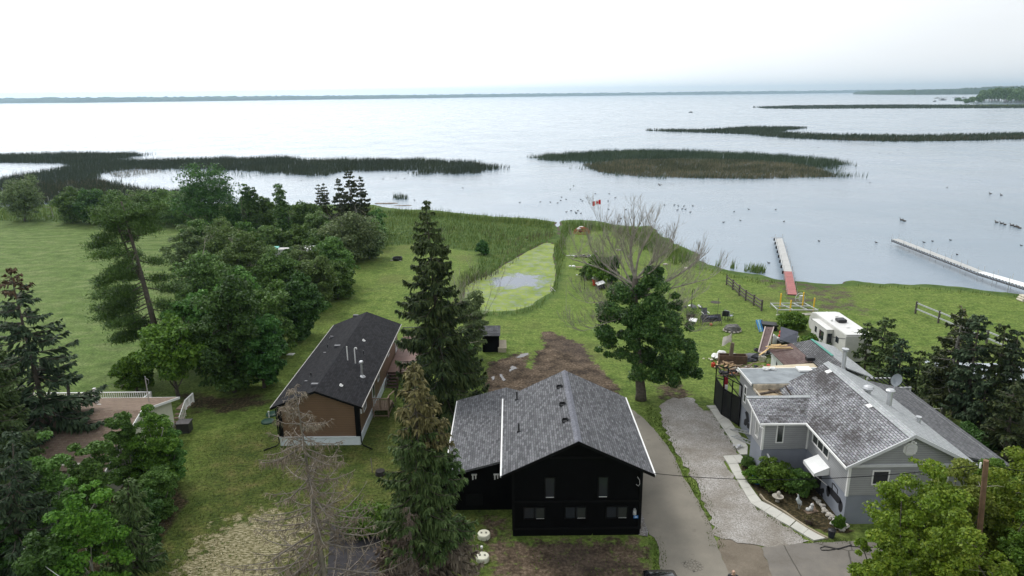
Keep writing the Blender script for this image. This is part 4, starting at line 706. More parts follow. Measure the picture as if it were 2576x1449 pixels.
# bare shrub tree beside the centre spruce
b_ = G(1192, 862); t = thing('bare_birch', 'thin leafless birch left of the pond beside the tall spruce', 'tree', (b_[0], b_[1], 0)); mb = MB(); rn = random.Random(31)
for k in range(7): branch(mb, (rn.uniform(-.3, .3), rn.uniform(-.3, .3), 0), (rn.gauss(-.12, .22), rn.gauss(0, .22), 1), rn.uniform(2.8, 3.8), .05, rn, 3, .25, .42)
mb.build('trunk', m_deadw, t)
b_, H_, ln = place(1190, 905, 1190, 745); broadleaf('olive_shrub', 'rounded olive shrub with pale twigs above the small black shed', None, b_, H_, pxr(b_, 40), 321, 'willow', nl=9000, size=.2, low=.03, twigs=26, cat='bush')
b_, H_, ln = place(1180, 960, 1178, 860); broadleaf('shed_shrub', 'shrub crowding the left side of the small black shed', None, b_, H_, pxr(b_, 30), 322, 'mid', nl=6000, size=.2, low=.03, twigs=5, cat='bush')
for i, (bx, by, tx, ty, rp, lf, lab) in enumerate([(1506, 716, 1504, 640, 30, 'fresh', 'round bush with junk at its foot on the spit'), (1538, 712, 1540, 644, 20, 'dark', 'slim bush touching the round bush on the spit'), (1478, 700, 1476, 668, 20, 'olive', 'small loose bush left of the round bush on the spit'), (1990, 830, 1992, 790, 36, 'fresh', 'dense round bush left of the white trailer'), (2046, 880, 2046, 845, 26, 'fresh', 'low bush between the round bush and the trailer wheels'), (2075, 895, 2078, 862, 28, 'mid', 'bush against the side of the white trailer'),
        (1215, 640, 1214, 606, 16, 'dark', 'dark lone bush in the marsh grass left of the channel')]):
    b_, H_, ln = place(bx, by, tx, ty); broadleaf('yard_bush', lab, 'small bushes about the yards', b_, H_, pxr(b_, rp), 330 + i, lf, nl=6000, size=.2, low=.02, cat='bush')
for i, (bx, by, tx, ty, rp, lf, lab) in enumerate([(1945, 1225, 1948, 1165, 44, 'fresh', 'leafy bed of tall perennials in the corner of the grey house'), (1900, 1215, 1905, 1180, 26, 'fresh', 'perennials round the blue rain barrel'), (2010, 1240, 2012, 1190, 34, 'mid', 'perennials below the white awning'), (1880, 1175, 1882, 1150, 14, 'olive', 'low plants beside the concrete path'), (2110, 1330, 2112, 1300, 14, 'fresh', 'small plant at the front corner of the grey house')]):
    b_, H_, ln = place(bx, by, tx, ty); broadleaf('garden_plant', lab, 'garden plants by the grey house', b_, max(H_, .5), pxr(b_, rp), 345 + i, lf, nl=7000, size=.14, low=.0, cat='plant', tr=.03)
b_, H_, ln = place(930, 1330, 930, 1285); broadleaf('weed_patch_bush', 'low green weeds beside the tar paper under the dead spruce', None, b_, max(H_, .6), 2.2, 352, 'fresh', nl=9000, size=.12, low=0, cat='bush', tr=.02, flat=.5)
# right hand spruces
rg = 'scruffy spruces right of the grey house'
for i, (bx, by, tx, ty, rp, bare, lab) in enumerate([
 (2205, 958, 2238, 797, 50, .28, 'spruce half hiding the rear of the white trailer'), (2174, 948, 2172, 812, 26, .35, 'thin spruce overlapping the trailer end wall'), (2252, 996, 2273, 850, 34, .35, 'spruce with a bare forked trunk behind the satellite dish'), (2235, 985, 2250, 868, 30, .3, 'shorter spruce between the forked trunk and the trailer'),
 (2364, 1075, 2437, 778, 62, .22, 'tall spruce with a thick pale trunk right of the grey roof'), (2418, 1100, 2460, 790, 50, .2, 'tall spruce just right of the thick pale trunk'), (2340, 1050, 2350, 868, 34, .15, 'low dense spruce behind the thick pale trunk'), (2490, 1120, 2510, 815, 50, .12, 'spruce second from the right edge'), (2530, 1130, 2534, 830, 46, .12, 'slim spruce at the right of the row'), (2585, 1130, 2570, 842, 44, .1, 'rightmost spruce cut by the view edge'), (2520, 1200, 2540, 960, 60, .1, 'dark low spruce under the rightmost spruces'), (2460, 1120, 2476, 930, 50, .1, 'dark low spruce in the gap of the row'), (2300, 1000, 2318, 880, 26, .1, 'small spruce between trailer and pale trunk')]):
    b_, H_, ln = place(bx, by, tx, ty); spruce('yard_spruce', lab, rg, b_, H_, pxr(b_, rp * 1.2), 360 + i, ('spruceg', 'spruce', 'spruceb')[i % 3] if i != 4 else 'spruce', bare=bare, droop=.12, dens=1.9, wsp=.2, wh=.32, lean=(ln * .5, 0), power=.5, gap=.06, trunkm=m_bark if i != 4 else m_barkg, tr=.2 if i == 4 else None)
b_, H_, ln = place(2400, 1050, 2420, 766); dead_spruce('rusty_spruce', 'dead rust brown spruce top among the green spruces', b_, H_, 1.5, 380, ln, n=70, dz=1.0, leaf='rust')
b_, H_, ln = place(2300, 1110, 2300, 1050); broadleaf('shade_bush', 'bush in the shade at the foot of the thick pale trunk', None, b_, max(H_, 1), pxr(b_, 30), 381, 'fresh', nl=5000, size=.18, low=0, cat='bush')
b_, H_, ln = place(2440, 1160, 2440, 1090); broadleaf('shade_undergrowth', 'dark undergrowth bush behind the slope of the grey roof', None, b_, max(H_, 1), pxr(b_, 60), 382, 'dark', nl=8000, size=.18, low=0, cat='bush')
# bright maples
mg = 'bright lime maples in the near corner'
for i, (bx, by, tx, ty, rp, lf, lab) in enumerate([(2290, 1620, 2262, 1196, 110, 'lime', 'lime maple nearest the front wall of the grey house'), (2385, 1560, 2385, 1196, 100, 'limey', 'yellower lime maple in front of the wooden pole'), (2540, 1560, 2560, 1150, 100, 'lime', 'lime maple right of the wooden pole'), (2215, 1720, 2200, 1330, 80, 'lime', 'low lime maple at the bottom by the asphalt lane'), (2600, 1700, 2610, 1260, 90, 'fresh', 'maple at the right edge of the view'), (2390, 1760, 2380, 1325, 100, 'lime', 'low yellow green maple at the bottom edge'), (2500, 1380, 2480, 1172, 60, 'fresh', 'leafy maple behind the wooden pole')]):
    b_, H_, ln = place(bx, by, tx, ty); broadleaf('maple', lab, mg, b_, H_, pxr(b_, rp), 390 + i, lf, nl=34000, size=.14, low=.12, rough=True, lean=(ln * .5, 0), twigs=(14 if i in (1, 2, 5) else 0), tr=.12)
# far trees near the right shore
fr_ = []; r = np.random.RandomState(77)
fmb = MB()
for i in range(150):
    px = 2400 + 260 * r.rand() ** .8; py = 259.5 - 9 * r.rand(); b_ = G(px, py, 0); hgt = (4 + 26 * smooth(2425, 2500, px)) * r.uniform(.75, 1.05); rr_ = hgt * .22 + 2
    for k in range(5):
        c = np.array([b_[0] + r.normal(0, rr_ * .5), b_[1] + r.normal(0, rr_ * .5), hgt * r.uniform(.35, .82)]); n_ = 45; e = r.normal(0, 1, (n_, 3)); e /= np.linalg.norm(e, axis=1)[:, None]; fr_.append(leaf_quads(c + e * rr_ * .6, e, 3.2, r))
    fmb.tube([(b_[0], b_[1], -.3), (b_[0], b_[1], hgt * .7)], [.5, .2], 4)
o = quads_obj('far_wood', fr_, LF['mid'], None); tag(o, kind='stuff'); o = fmb.build('far_wood_trunks', m_bark); tag(o, kind='stuff')
# ================================================================ BUILDINGS
def gable_solid(x0, x1, y0, y1, z0, ze0, ze1, xr, zr, axis='y'):
    """solid with a gable section, ridge along axis"""
    s = MB(); sec = [(x0, z0), (x1, z0), (x1, ze1), (xr, zr), (x0, ze0)]
    if axis == 'y': a = [(p[0], y0, p[1]) for p in sec]; b = [(p[0], y1, p[1]) for p in sec]
    else: a = [(y0, p[0], p[1]) for p in sec][::-1]; b = [(y1, p[0], p[1]) for p in sec][::-1]
    n = 5; s.add(a + b, [tuple(range(n)), tuple(range(2 * n - 1, n - 1, -1))] + [((k + 1) % n, k, n + k, n + (k + 1) % n) for k in range(n)]); return s
m_white = P('white_trim', (.78, .78, .76), .5, .05); m_gframe = P('grey_white_frame', (.62, .63, .64), .5, .05); m_black = P('black_paint', (.0022, .0022, .0025), .7, .2, spec=.08); m_blackt = P('black_trim', (.004, .004, .0045), .6, .2, spec=.12)
m_glass = glassmat('window_glass'); m_glassg = glassmat('window_glass_grey', (.03, .035, .032), .1); m_metal = P('galvanised_metal', (.55, .56, .57), .35, .1, metal=.6); m_blackm = P('black_plastic', (.012, .012, .014), .45, .2); m_curtain = P('curtain', (.30, .33, .30), .9, .3, 9)
m_lamp = P('pale_plastic', (.70, .70, .68), .5, .05)
def window(par, c, w, h, ax, frame, pane, mull=0, depth=.05, name='window', hm=0, sill=False):
    """ax: '-y' '-x' '+x' outward direction; frame with pane as its sub-part"""
    cx, cy, cz = c; fb = MB(); pb = MB(); t_ = .07
    def bx(mb, a0, a1, z0, z1, d0, d1):
        if ax == '-y': mb.box(cx + a0, cy - d1, cz + z0, cx + a1, cy - d0, cz + z1)
        elif ax == '-x': mb.box(cx - d1, cy + a0, cz + z0, cx - d0, cy + a1, cz + z1)
        elif ax == '+x': mb.box(cx + d0, cy + a0, cz + z0, cx + d1, cy + a1, cz + z1)
    bx(fb, -w / 2, w / 2, h / 2 - t_, h / 2, -.02, depth); bx(fb, -w / 2, w / 2, -h / 2, -h / 2 + t_, -.02, depth + (.03 if sill else 0)); bx(fb, -w / 2, -w / 2 + t_, -h / 2 + t_, h / 2 - t_, -.02, depth); bx(fb, w / 2 - t_, w / 2, -h / 2 + t_, h / 2 - t_, -.02, depth)
    for k in range(mull): a = -w / 2 + w * (k + 1) / (mull + 1); bx(fb, a - .03, a + .03, -h / 2 + t_, h / 2 - t_, -.02, depth - .01)
    if hm: bx(fb, -w / 2 + t_, w / 2 - t_, -.03, .03, -.02, depth - .012)
    f = fb.build(name, frame, par, world=True); bx(pb, -w / 2 + t_, w / 2 - t_, -h / 2 + t_, h / 2 - t_, -.01, .012); pb.build('pane', pane, f, world=True); return f
# ---- black house
m_slate = shingles('slate_shingles', (.075, .078, .088), (.165, .17, .19), .34, .145, mortar=(.035, .036, .042))
bh = thing('black_house', 'two storey black house with grey shingle gable roof and blue number plate', 'house', (3.5, 38.4, 0))
wl = gable_solid(-.1, 7.06, 33.85, 42.95, -.1, 4.37 - .02, 4.37 - .02, 3.48, 6.05)
wl.build('wall', m_black, bh, world=True)
tb = MB()
for z in (.42, 2.15): tb.box(-.13, 33.79, z, 7.09, 33.85, z + .12)
for x in (-.13, 6.94): tb.box(x, 33.78, .54, x + .15, 33.86, 2.15); tb.box(x, 33.78, 2.27, x + .15, 33.86, 4.30)
tb.box(7.03, 33.86, .42, 7.12, 42.9, .54); tb.box(2.0, 33.80, 4.86, 5.0, 33.845, 4.98); tb.build('band', m_blackt, bh, world=True)
rf = MB()
def roofslab(mb, pts, th=.14): mb.slab(pts, th)
roofslab(rf, [(-.67, 33.4, 4.10), (3.47, 33.4, 6.12), (3.47, 43.35, 6.12), (-.67, 43.35, 4.10)]); roofslab(rf, [(3.475, 33.4, 6.12), (7.62, 33.4, 4.10), (7.62, 43.35, 4.10), (3.475, 43.35, 6.12)])
ro = rf.build('roof', m_slate, bh, world=True)
cap = MB()
for i in range(33): y = 33.4 + i * .30; cap.slab([(3.28, y, 6.045), (3.475, y, 6.145 + .012), (3.475, y + .315, 6.145 + .004), (3.28, y + .315, 6.037)], .02); cap.slab([(3.475, y, 6.145 + .012), (3.67, y, 6.045), (3.67, y + .315, 6.037), (3.475, y + .315, 6.145 + .004)], .02)
cap.build('ridge_cap', P('ridge_shingle', (.14, .145, .17), .85, .35, 6), ro, world=True)
for sx, x0, x1 in ((0, -.76, -.67), (1, 7.62, 7.71)):
    g = MB(); g.box(x0, 33.42, 3.98, x1, 43.33, 4.085); g.build('gutter', m_white, ro, world=True)
fa = MB(); fa.slab([(-.70, 33.40, 4.10), (-.70, 33.40, 3.92), (3.475, 33.40, 5.95), (3.475, 33.40, 6.13)], .04, (0, 1, 0)); fa.slab([(3.475, 33.40, 6.13), (3.475, 33.40, 5.95), (7.65, 33.40, 3.92), (7.65, 33.40, 4.10)], .04, (0, 1, 0)); fa.build('fascia', m_blackt, ro, world=True)
def rz(x): return 6.12 - abs(x - 3.475) * .4873
for y in (36.15, 38.3, 40.9):
    v = MB(); x = 2.95; z = rz(x); v.box(x - .17, y, z + .005, x + .17, y + .30, z + .06); v.box(x - .17, y - .02, z + .06, x - .13, y + .32, z + .22); v.box(x + .13, y - .02, z + .06, x + .17, y + .32, z + .30); v.box(x - .13, y + .26, z + .06, x + .13, y + .30, z + .16); v.build('roof_vent', m_blackm, ro, world=True)
for (x, y) in ((.25, 42.2), (.32, 37.6)):
    v = MB(); z = rz(x); v.box(x - .12, y - .12, z - .03, x + .12, y + .12, z + .07); v.tube([(x, y, z + .05), (x, y, z + .55)], .05, 8); v.build('vent_pipe', m_blackm, ro, world=True)
# windows: two tall upstairs, three sliders below, each with a pale open screen corner
for x in (1.98, 4.92):
    w_ = window(bh, (x, 33.85, 3.08), .62, 1.35, '-y', m_blackt, m_glass, 0, .06); s_ = MB(); s_.box(x - .22, 33.80, 2.45, x + .22, 33.84, 2.49); s_.build('sill_strip', m_lamp, w_, world=True)
for x in (1.12, 3.42, 5.72):
    w_ = window(bh, (x, 33.85, 1.50), 1.25, .82, '-y', m_blackt, m_glass, 1, .06); s_ = MB(); s_.box(x + .10, 33.80, 1.13, x + .54, 33.835, 1.80); s_.build('screen', m_glassg, w_, world=True); q = MB(); q.box(x + .10, 33.79, 1.125, x + .54, 33.83, 1.17); q.build('sill_strip', m_lamp, w_, world=True)
mt = MB(); mt.box(6.62, 33.74, 1.35, 6.80, 33.85, 1.62); mt.box(6.66, 33.72, 1.62, 6.76, 33.85, 1.72); mt.tube([(6.71, 33.74, 1.45), (6.71, 33.66, 1.45)], .07, 12); mt.build('meter', m_metal, bh, world=True)
pl = MB(); pl.box(6.66, 33.775, 1.12, 6.92, 33.80, 1.29); plo = pl.build('number_plate', P('sign_blue', (.02, .16, .42), .4, .02), bh, world=True)
def textmesh(body, size, mat, loc, rot, parent, name='digits', extr=.004, align='CENTER'):
    cu = bpy.data.curves.new(name, 'FONT'); cu.body = body; cu.size = size; cu.extrude = extr; cu.align_x = align; cu.align_y = 'CENTER'; o = bpy.data.objects.new(name, cu); sc.collection.objects.link(o)
    dg = bpy.context.evaluated_depsgraph_get(); me = bpy.data.meshes.new_from_object(o.evaluated_get(dg)); bpy.data.objects.remove(o); me.name = name; me.materials.clear()
    n = mesh_obj(name, me, mat, parent); off = Vector((0, 0, 0)); p = parent
    while p is not None: off += Vector(p.location); p = p.parent
    n.location = Vector(loc) - off; n.rotation_euler = rot; return n
textmesh('24', .15, P('sign_white', (.85, .85, .85), .4, .02), (6.79, 33.768, 1.205), (math.pi / 2, 0, 0), plo)
cv = MB(); cv.tube([(6.78, 33.80, 3.72), (6.90, 33.74, 3.55), (6.92, 33.75, 3.3), (6.85, 33.78, 3.15), (6.74, 33.80, 3.25)], .012, 5); cv.build('service_cable', m_lamp, bh, world=True)
# left wing
aw = gable_solid(-3.75, 2.75, 36.45, 46.0, -.1, 2.62, 2.62, -.5, 3.48); aw.build('wing_wall', m_black, bh, world=True)
rf = MB(); roofslab(rf, [(-4.05, 36.02, 2.58), (-.5, 36.02, 3.56), (-.5, 46.4, 3.56), (-4.05, 46.4, 2.58)], .12); roofslab(rf, [(-.495, 36.02, 3.56), (-.12, 36.02, 3.45), (-.12, 46.4, 3.45), (-.495, 46.4, 3.56)], .12); roofslab(rf, [(-.115, 42.97, 3.45), (3.05, 42.97, 2.58), (3.05, 46.4, 2.58), (-.115, 46.4, 3.45)], .12)
wr = rf.build('wing_roof', m_slate, bh, world=True); g = MB(); g.box(-4.13, 36.05, 2.46, -4.05, 46.35, 2.56); g.build('gutter', m_white, wr, world=True)
for x in (-2.35, -1.05):
    q = MB(); q.box(x - .16, 36.36, 2.38, x + .16, 36.45, 2.44); q.box(x - .12, 36.34, 2.10, x - .05, 36.45, 2.38); q.box(x + .05, 36.34, 2.16, x + .12, 36.45, 2.38); q.build('pale_tee', m_lamp, bh, world=True)  # small pale T-shaped pieces high on the wing's front wall
q = MB(); q.box(-2.9, 36.38, .35, -1.9, 36.45, 1.1); q.build('door_panel', m_blackt, bh, world=True)
# ---- brown manufactured home
m_brn = siding('brown_siding', (.165, .100, .060), .14, .2); m_charc = shingles('charcoal_shingles', (.011, .011, .015), (.024, .024, .031), .34, .145, mortar=(.010, .010, .012)); m_skirt = P('white_skirting', (.62, .68, .70), .6, .08, 1.5)
mh = thing('brown_house', 'long single storey brown house with charcoal shingle roof and white skirting', 'house', (-13.7, 53.5, 0))
gable_solid(-16.62, -10.98, 44.75, 62.3, .62, 3.13, 3.13, -13.8, 4.20).build('wall', m_brn, mh, world=True)
s_ = MB(); s_.box(-16.66, 44.66, -.05, -10.94, 62.34, .60); s_.box(-16.70, 44.62, .60, -10.90, 62.38, .66); s_.build('skirting', m_skirt, mh, world=True)
c_ = MB()
for x in (-16.68, -11.22): c_.box(x, 44.68, .66, x + .30, 44.80, 3.05)
c_.box(-16.68, 44.80, .66, -16.60, 45.0, 3.05); c_.box(-11.0, 44.80, .66, -10.92, 45.0, 3.05); c_.build('corner_board', m_blackt, mh, world=True)
rf = MB(); roofslab(rf, [(-17.0, 44.42, 3.06), (-13.805, 44.42, 4.32), (-13.805, 62.65, 4.32), (-17.0, 62.65, 3.06)], .12); roofslab(rf, [(-13.80, 44.42, 4.32), (-10.62, 44.42, 3.06), (-10.62, 62.65, 3.06), (-13.80, 62.65, 4.32)], .12); mr_ = rf.build('roof', m_charc, mh, world=True)
fa = MB(); fa.slab([(-17.02, 44.42, 3.07), (-17.02, 44.42, 2.90), (-13.80, 44.42, 4.16), (-13.80, 44.42, 4.33)], .04, (0, 1, 0)); fa.slab([(-13.80, 44.42, 4.33), (-13.80, 44.42, 4.16), (-10.60, 44.42, 2.90), (-10.60, 44.42, 3.07)], .04, (0, 1, 0)); fa.build('fascia', m_blackt, mr_, world=True)
for x0, x1 in ((-17.07, -17.01), (-10.61, -10.55)): g = MB(); g.box(x0, 44.45, 2.96, x1, 62.6, 3.05); g.build('gutter', P('dull_edge', (.30, .29, .27), .6, .2), mr_, world=True)
for x, s in ((-16.72, -1), (-10.86, 1)): d = MB(); d.tube([(x, 44.62, 2.9), (x, 44.62, .25), (x + s * .15, 44.45, .1), (x + s * .9, 43.9, .06)], .045, 6); d.build('downspout', m_blackt, mh, world=True)
def mz(x): return 4.32 - abs(x + 13.8) * .3955
def onroof(px, py):  # east or west slope point seen at a place on the roof
    for z in np.arange(4.32, 3.0, -.01):
        p = G(px, py, z)
        if z <= mz(p[0]) + .003: return p
    return G(px, py, 3.5)
for (x, y, k) in ((855, 475, 'b'), (905, 550, 'l'), (1065, 285, 'l'), (708, 885, 'l'), (795, 608, 's'), (632, 857, 's')):
    p = onroof(*zm(x, y)); v = MB()
    if k == 'b': v.blob((p[0], p[1], p[2] + .08), .17, 3, sq=(1, 1, .8)); v.box(p[0] - .2, p[1] - .12, p[2] - .02, p[0] + .2, p[1] + .12, p[2] + .03)
    elif k == 'l': v.box(p[0] - .24, p[1] - .13, p[2] - .06, p[0] + .24, p[1] + .13, p[2] + .13)
    else: v.box(p[0] - .1, p[1] - .08, p[2] - .02, p[0] + .1, p[1] + .08, p[2] + .09)
    v.build('roof_vent', P('vent_grey', (.09, .09, .10), .5, .2), mr_, world=True)
for (x, y) in ((822, 560), (676, 808), (1132, 618)): p = onroof(*zm(x, y)); v = MB(); v.tube([(p[0], p[1], p[2] - .05), (p[0], p[1], p[2] + .32)], .045, 8); v.lathe([(.13, 0), (.06, .08)], 10, (p[0], p[1], p[2] - .03)); v.build('vent_pipe', m_blackm, mr_, world=True)
for (x, y) in ((1132, 500), (935, 890)): p = onroof(*zm(x, y)); v = MB(); v.lathe([(.16, 0), (.10, .10), (.05, .18)], 10, (p[0], p[1], p[2] - .03)); v.box(p[0] - .15, p[1] - .12, p[2] - .03, p[0] + .15, p[1] + .12, p[2] + .02); v.build('roof_vent', m_white, mr_, world=True)
for (x, y, h, hook) in ((995, 668, 1.15, 0), (1062, 695, 1.2, 1)):
    p = onroof(*zm(x, y)); v = MB(); pts = [(p[0], p[1], p[2] - .05), (p[0], p[1], p[2] + h)] + ([(p[0] + .06, p[1], p[2] + h + .1), (p[0] + .16, p[1], p[2] + h + .1), (p[0] + .18, p[1], p[2] + h - .02)] if hook else []); v.tube(pts, .045, 8); v.build('vent_pipe', m_white, mr_, world=True)
p = onroof(*zm(1120, 810)); v = MB(); v.lathe([(.26, -.05), (.2, .03), (.10, .12), (.085, .14), (.085, 1.05), (.16, 1.08), (.17, 1.2), (.12, 1.27)], 14, p); v.build('chimney', m_metal, mr_, world=True)
for y, w, h, zc in ((46.9, .95, 1.0, 2.15), (52.4, .8, 1.0, 2.15), (57.3, .8, .8, 2.3)): window(mh, (-10.98, y, zc), w, h, '+x', m_gframe, m_glass, 1, .04)
for y in (50.1, 61.2):
    d = MB(); d.box(-10.99, y - .45, .68, -10.93, y + .45, 2.75); do = d.build('door', m_gframe, mh, world=True); g = MB(); g.box(-10.935, y - .3, 1.3, -10.92, y + .3, 2.6); g.build('door_glass', m_glass, do, world=True)
v = MB(); v.box(-10.93, 44.95, 2.75, -10.75, 45.1, 2.95); v.box(-10.86, 44.95, 2.3, -10.76, 45.05, 2.72); v.build('wall_lamp', m_white, mh, world=True)
# deck, steps and porch of the brown house
m_deck = P('stained_deck', (.175, .100, .078), .7, .15, 2); m_dwood = P('deck_rail_wood', (.085, .050, .038), .7, .2, 4); m_lwood = P('weathered_lumber', (.23, .165, .115), .8, .2, 4)
dk = thing('back_deck', 'reddish brown deck with black picket rail beside the brown house', 'deck', (-9.9, 60, 0))
d = MB()
for i in range(20): d.box(-10.90 + i * .125, 56.0, .86, -10.90 + i * .125 + .118, 65.2, .90)
d.build('deck_boards', m_deck, dk, world=True); d = MB(); d.box(-10.9, 56.0, .62, -8.42, 56.06, .855); d.box(-8.46, 56.07, .62, -8.42, 65.2, .855)
for x in (-10.8, -9.6, -8.5):
    for y in (56.2, 60.5, 65.0): d.box(x, y, -.1, x + .1, y + .1, .85)
d.build('frame', m_dwood, dk, world=True)
def railing(name, par, a, b, mat, h=.95, n=None, post=.09, pk=.03, zb=.1, toph=.05):
    mb = MB(); a = Vector(a); b = Vector(b); l = (b - a).length; n = n or int(l / .13); mb.bar(a + Vector((0, 0, h)), b + Vector((0, 0, h)), .09, toph); mb.bar(a + Vector((0, 0, zb)), b + Vector((0, 0, zb)), .05, .04)
    for i in range(n + 1): p = a.lerp(b, i / n); mb.bar(p + Vector((0, 0, zb)), p + Vector((0, 0, h - .02)), pk)
    for p in (a, b, a.lerp(b, .5)): mb.bar(p - Vector((0, 0, .05)), p + Vector((0, 0, h + .04)), post)
    return mb.build(name, mat, par, world=True)
railing('railing', dk, (-10.85, 65.15, .9), (-8.45, 65.15, .9), m_blackm); railing('railing', dk, (-8.45, 65.1, .9), (-8.45, 56.1, .9), m_dwood); railing('railing', dk, (-9.75, 56.05, .9), (-8.5, 56.05, .9), m_dwood)
st = MB()
for i in range(5): st.box(-10.85, 55.98 - .28 * (i + 1), .86 - .17 * (i + 1), -9.85, 55.98 - .28 * i + .02, .90 - .17 * (i + 1))
for x in (-10.9, -9.85): st.slab([(x, 56, .86), (x, 54.5, .0), (x, 54.3, .0), (x, 54.3, .12), (x, 56, 1.0)][::1], .05, (1, 0, 0))
st.build('steps', m_dwood, dk, world=True); q = MB(); q.bar((-9.8, 56.0, 1.85), (-9.8, 54.4, .95), .06); q.bar((-9.8, 56.0, .9), (-9.8, 56.0, 1.9), .09); q.bar((-9.8, 54.4, 0), (-9.8, 54.4, .98), .09); q.build('hand_rail', m_dwood, dk, world=True)
pc_ = thing('side_porch', 'small raised wooden porch with slatted rail at the side door of the brown house', 'porch', (-10.3, 49.8, 0))
d = MB(); d.box(-10.90, 49.0, .60, -9.62, 50.75, .66); d.build('platform', m_lwood, pc_, world=True); d = MB()
for x in (-10.85, -9.72):
    for y in (49.05, 50.65): d.box(x, y - .04, -.05, x + .09, y + .05, .60)
d.box(-10.85, 49.0, .10, -9.65, 49.05, .18); d.bar((-9.68, 49.0, .12), (-9.68, 50.6, .12), .07); d.build('frame', m_lwood, pc_, world=True)
railing('railing', pc_, (-10.85, 49.05, .66), (-9.67, 49.05, .66), m_lwood, .9, 9, pk=.04); railing('railing', pc_, (-9.67, 49.1, .66), (-9.67, 49.6, .66), m_lwood, .9, 3); q = MB(); q.bar((-9.67, 49.6, 1.56), (-9.60, 51.9, 1.0), .10, .05); q.bar((-9.6, 51.9, 0), (-9.6, 51.9, 1.0), .09)
for i in range(3): q.box(-10.4, 50.76 + .27 * i, .38 - .19 * i, -9.65, 51.0 + .27 * i, .44 - .19 * i)
q.build('steps', m_lwood, pc_, world=True)
# ---- grey house
m_gsid = siding('grey_siding', (.34, .345, .355), .14, .4); m_found = P('blue_grey_stucco', (.235, .255, .295), .9, .06, 1.2, bmp=.2); m_gsh = shingles('weathered_shingles', (.22, .225, .245), (.38, .385, .41), .30, .15, stain=(.050, .042, .040), mortar=(.035, .033, .035), amt=.85, msize=.018)
m_gsh2 = shingles('pale_shingles', (.30, .33, .345), (.40, .43, .44), .33, .16, mortar=(.18, .2, .2), msize=.01); m_mural = P('mural_black', (.010, .010, .014), .8, .2); m_osb = P('weathered_plywood', (.40, .31, .20), .9, .35, 3)
gh = thing('grey_house', 'grey sided raised bungalow with weathered patchy shingle roof and black wall murals', 'house', (21, 40.5, 0))
gable_solid(18.86, 25.5, 34.62, 45.0, 1.90, 3.98, 3.98, 22.1, 5.72).build('wall', m_gsid, gh, world=True)
f = MB(); f.box(18.90, 34.66, -.1, 25.46, 45.0, 1.9); f.box(16.0, 40.14, -.1, 18.9, 42.15, 1.86); f.box(16.89, 42.3, -.1, 18.9, 47.55, 1.86); f.build('foundation', m_found, gh, world=True)
f = MB(); f.box(15.96, 40.08, 1.86, 18.855, 42.2, 3.92); f.add([(15.96, 40.08, 3.92), (15.96, 42.2, 3.92), (15.96, 42.2, 4.40)], [(0, 1, 2), (2, 1, 0)]); f.build('bay_wall', m_gsid, gh, world=True)
f = MB(); f.box(16.85, 42.21, 1.86, 18.85, 47.6, 3.86); f.box(16.85, 44.9, 3.865, 23.0, 47.6, 4.12); f.box(18.86, 45.01, -.1, 24.0, 47.55, 3.86); f.build('rear_wall', m_gsid, gh, world=True)
rf = MB(); roofslab(rf, [(18.55, 34.30, 3.86), (22.09, 34.30, 5.80), (22.09, 45.15, 5.80), (18.55, 45.15, 3.86)], .13); rg_ = rf.build('roof', m_gsh, gh, world=True)
rf = MB(); roofslab(rf, [(22.10, 34.30, 5.805), (25.95, 34.30, 3.80), (25.95, 45.15, 3.80), (22.10, 45.15, 5.805)], .13); rf.build('east_roof', m_gsh2, gh, world=True)
cap = MB(); cap.slab([(21.75, 34.28, 5.645), (22.095, 34.28, 5.835), (22.095, 45.2, 5.835), (21.75, 45.2, 5.645)], .02); cap.build('ridge_cap', m_gsh2, rg_, world=True)
# lower east addition
f = MB(); f.box(25.6, 36.2, -.1, 28.6, 46.5, 3.0); f.build('east_wall', m_gsid, gh, world=True); rf = MB(); roofslab(rf, [(25.97, 35.9, 3.62), (29.0, 35.9, 2.9), (29.0, 46.8, 2.9), (25.97, 46.8, 3.62)], .12); rf.build('lower_roof', shingles('dark_grey_shingles', (.10, .105, .115), (.17, .175, .19), .33, .15, mortar=(.04, .04, .045)), gh, world=True)
# bay roof with its own ridge running into the main slope
rf = MB(); roofslab(rf, [(15.60, 39.78, 3.84), (18.62, 39.78, 3.84), (19.85, 42.3, 4.50), (15.55, 42.3, 4.50)], .11)
br_ = rf.build('bay_roof', m_gsh2 if False else m_gsh, gh, world=True); q = MB(); q.slab([(15.50, 42.12, 4.50), (19.9, 42.12, 4.50), (19.95, 42.42, 4.53), (15.50, 42.42, 4.53)], .04); q.build('bay_ridge', m_gsh2, br_, world=True)
q = MB(); q.box(15.60, 39.68, 3.72, 18.60, 39.77, 3.83); q.slab([(15.56, 39.78, 3.84), (15.56, 39.78, 3.70), (15.52, 42.3, 4.36), (15.52, 42.3, 4.50)], .04, (-1, 0, 0)); q.box(18.46, 34.32, 3.72, 18.54, 39.7, 3.84); q.build('gutter', m_white, gh, world=True)
q = MB(); q.bar((15.55, 39.65, 3.70), (15.75, 39.55, 3.55), .07); q.bar((16.02, 41.6, 2.6), (16.55, 39.62, 1.05), .10, .06, (0, 0, 1)); q.build('downspout', m_white, gh, world=True)
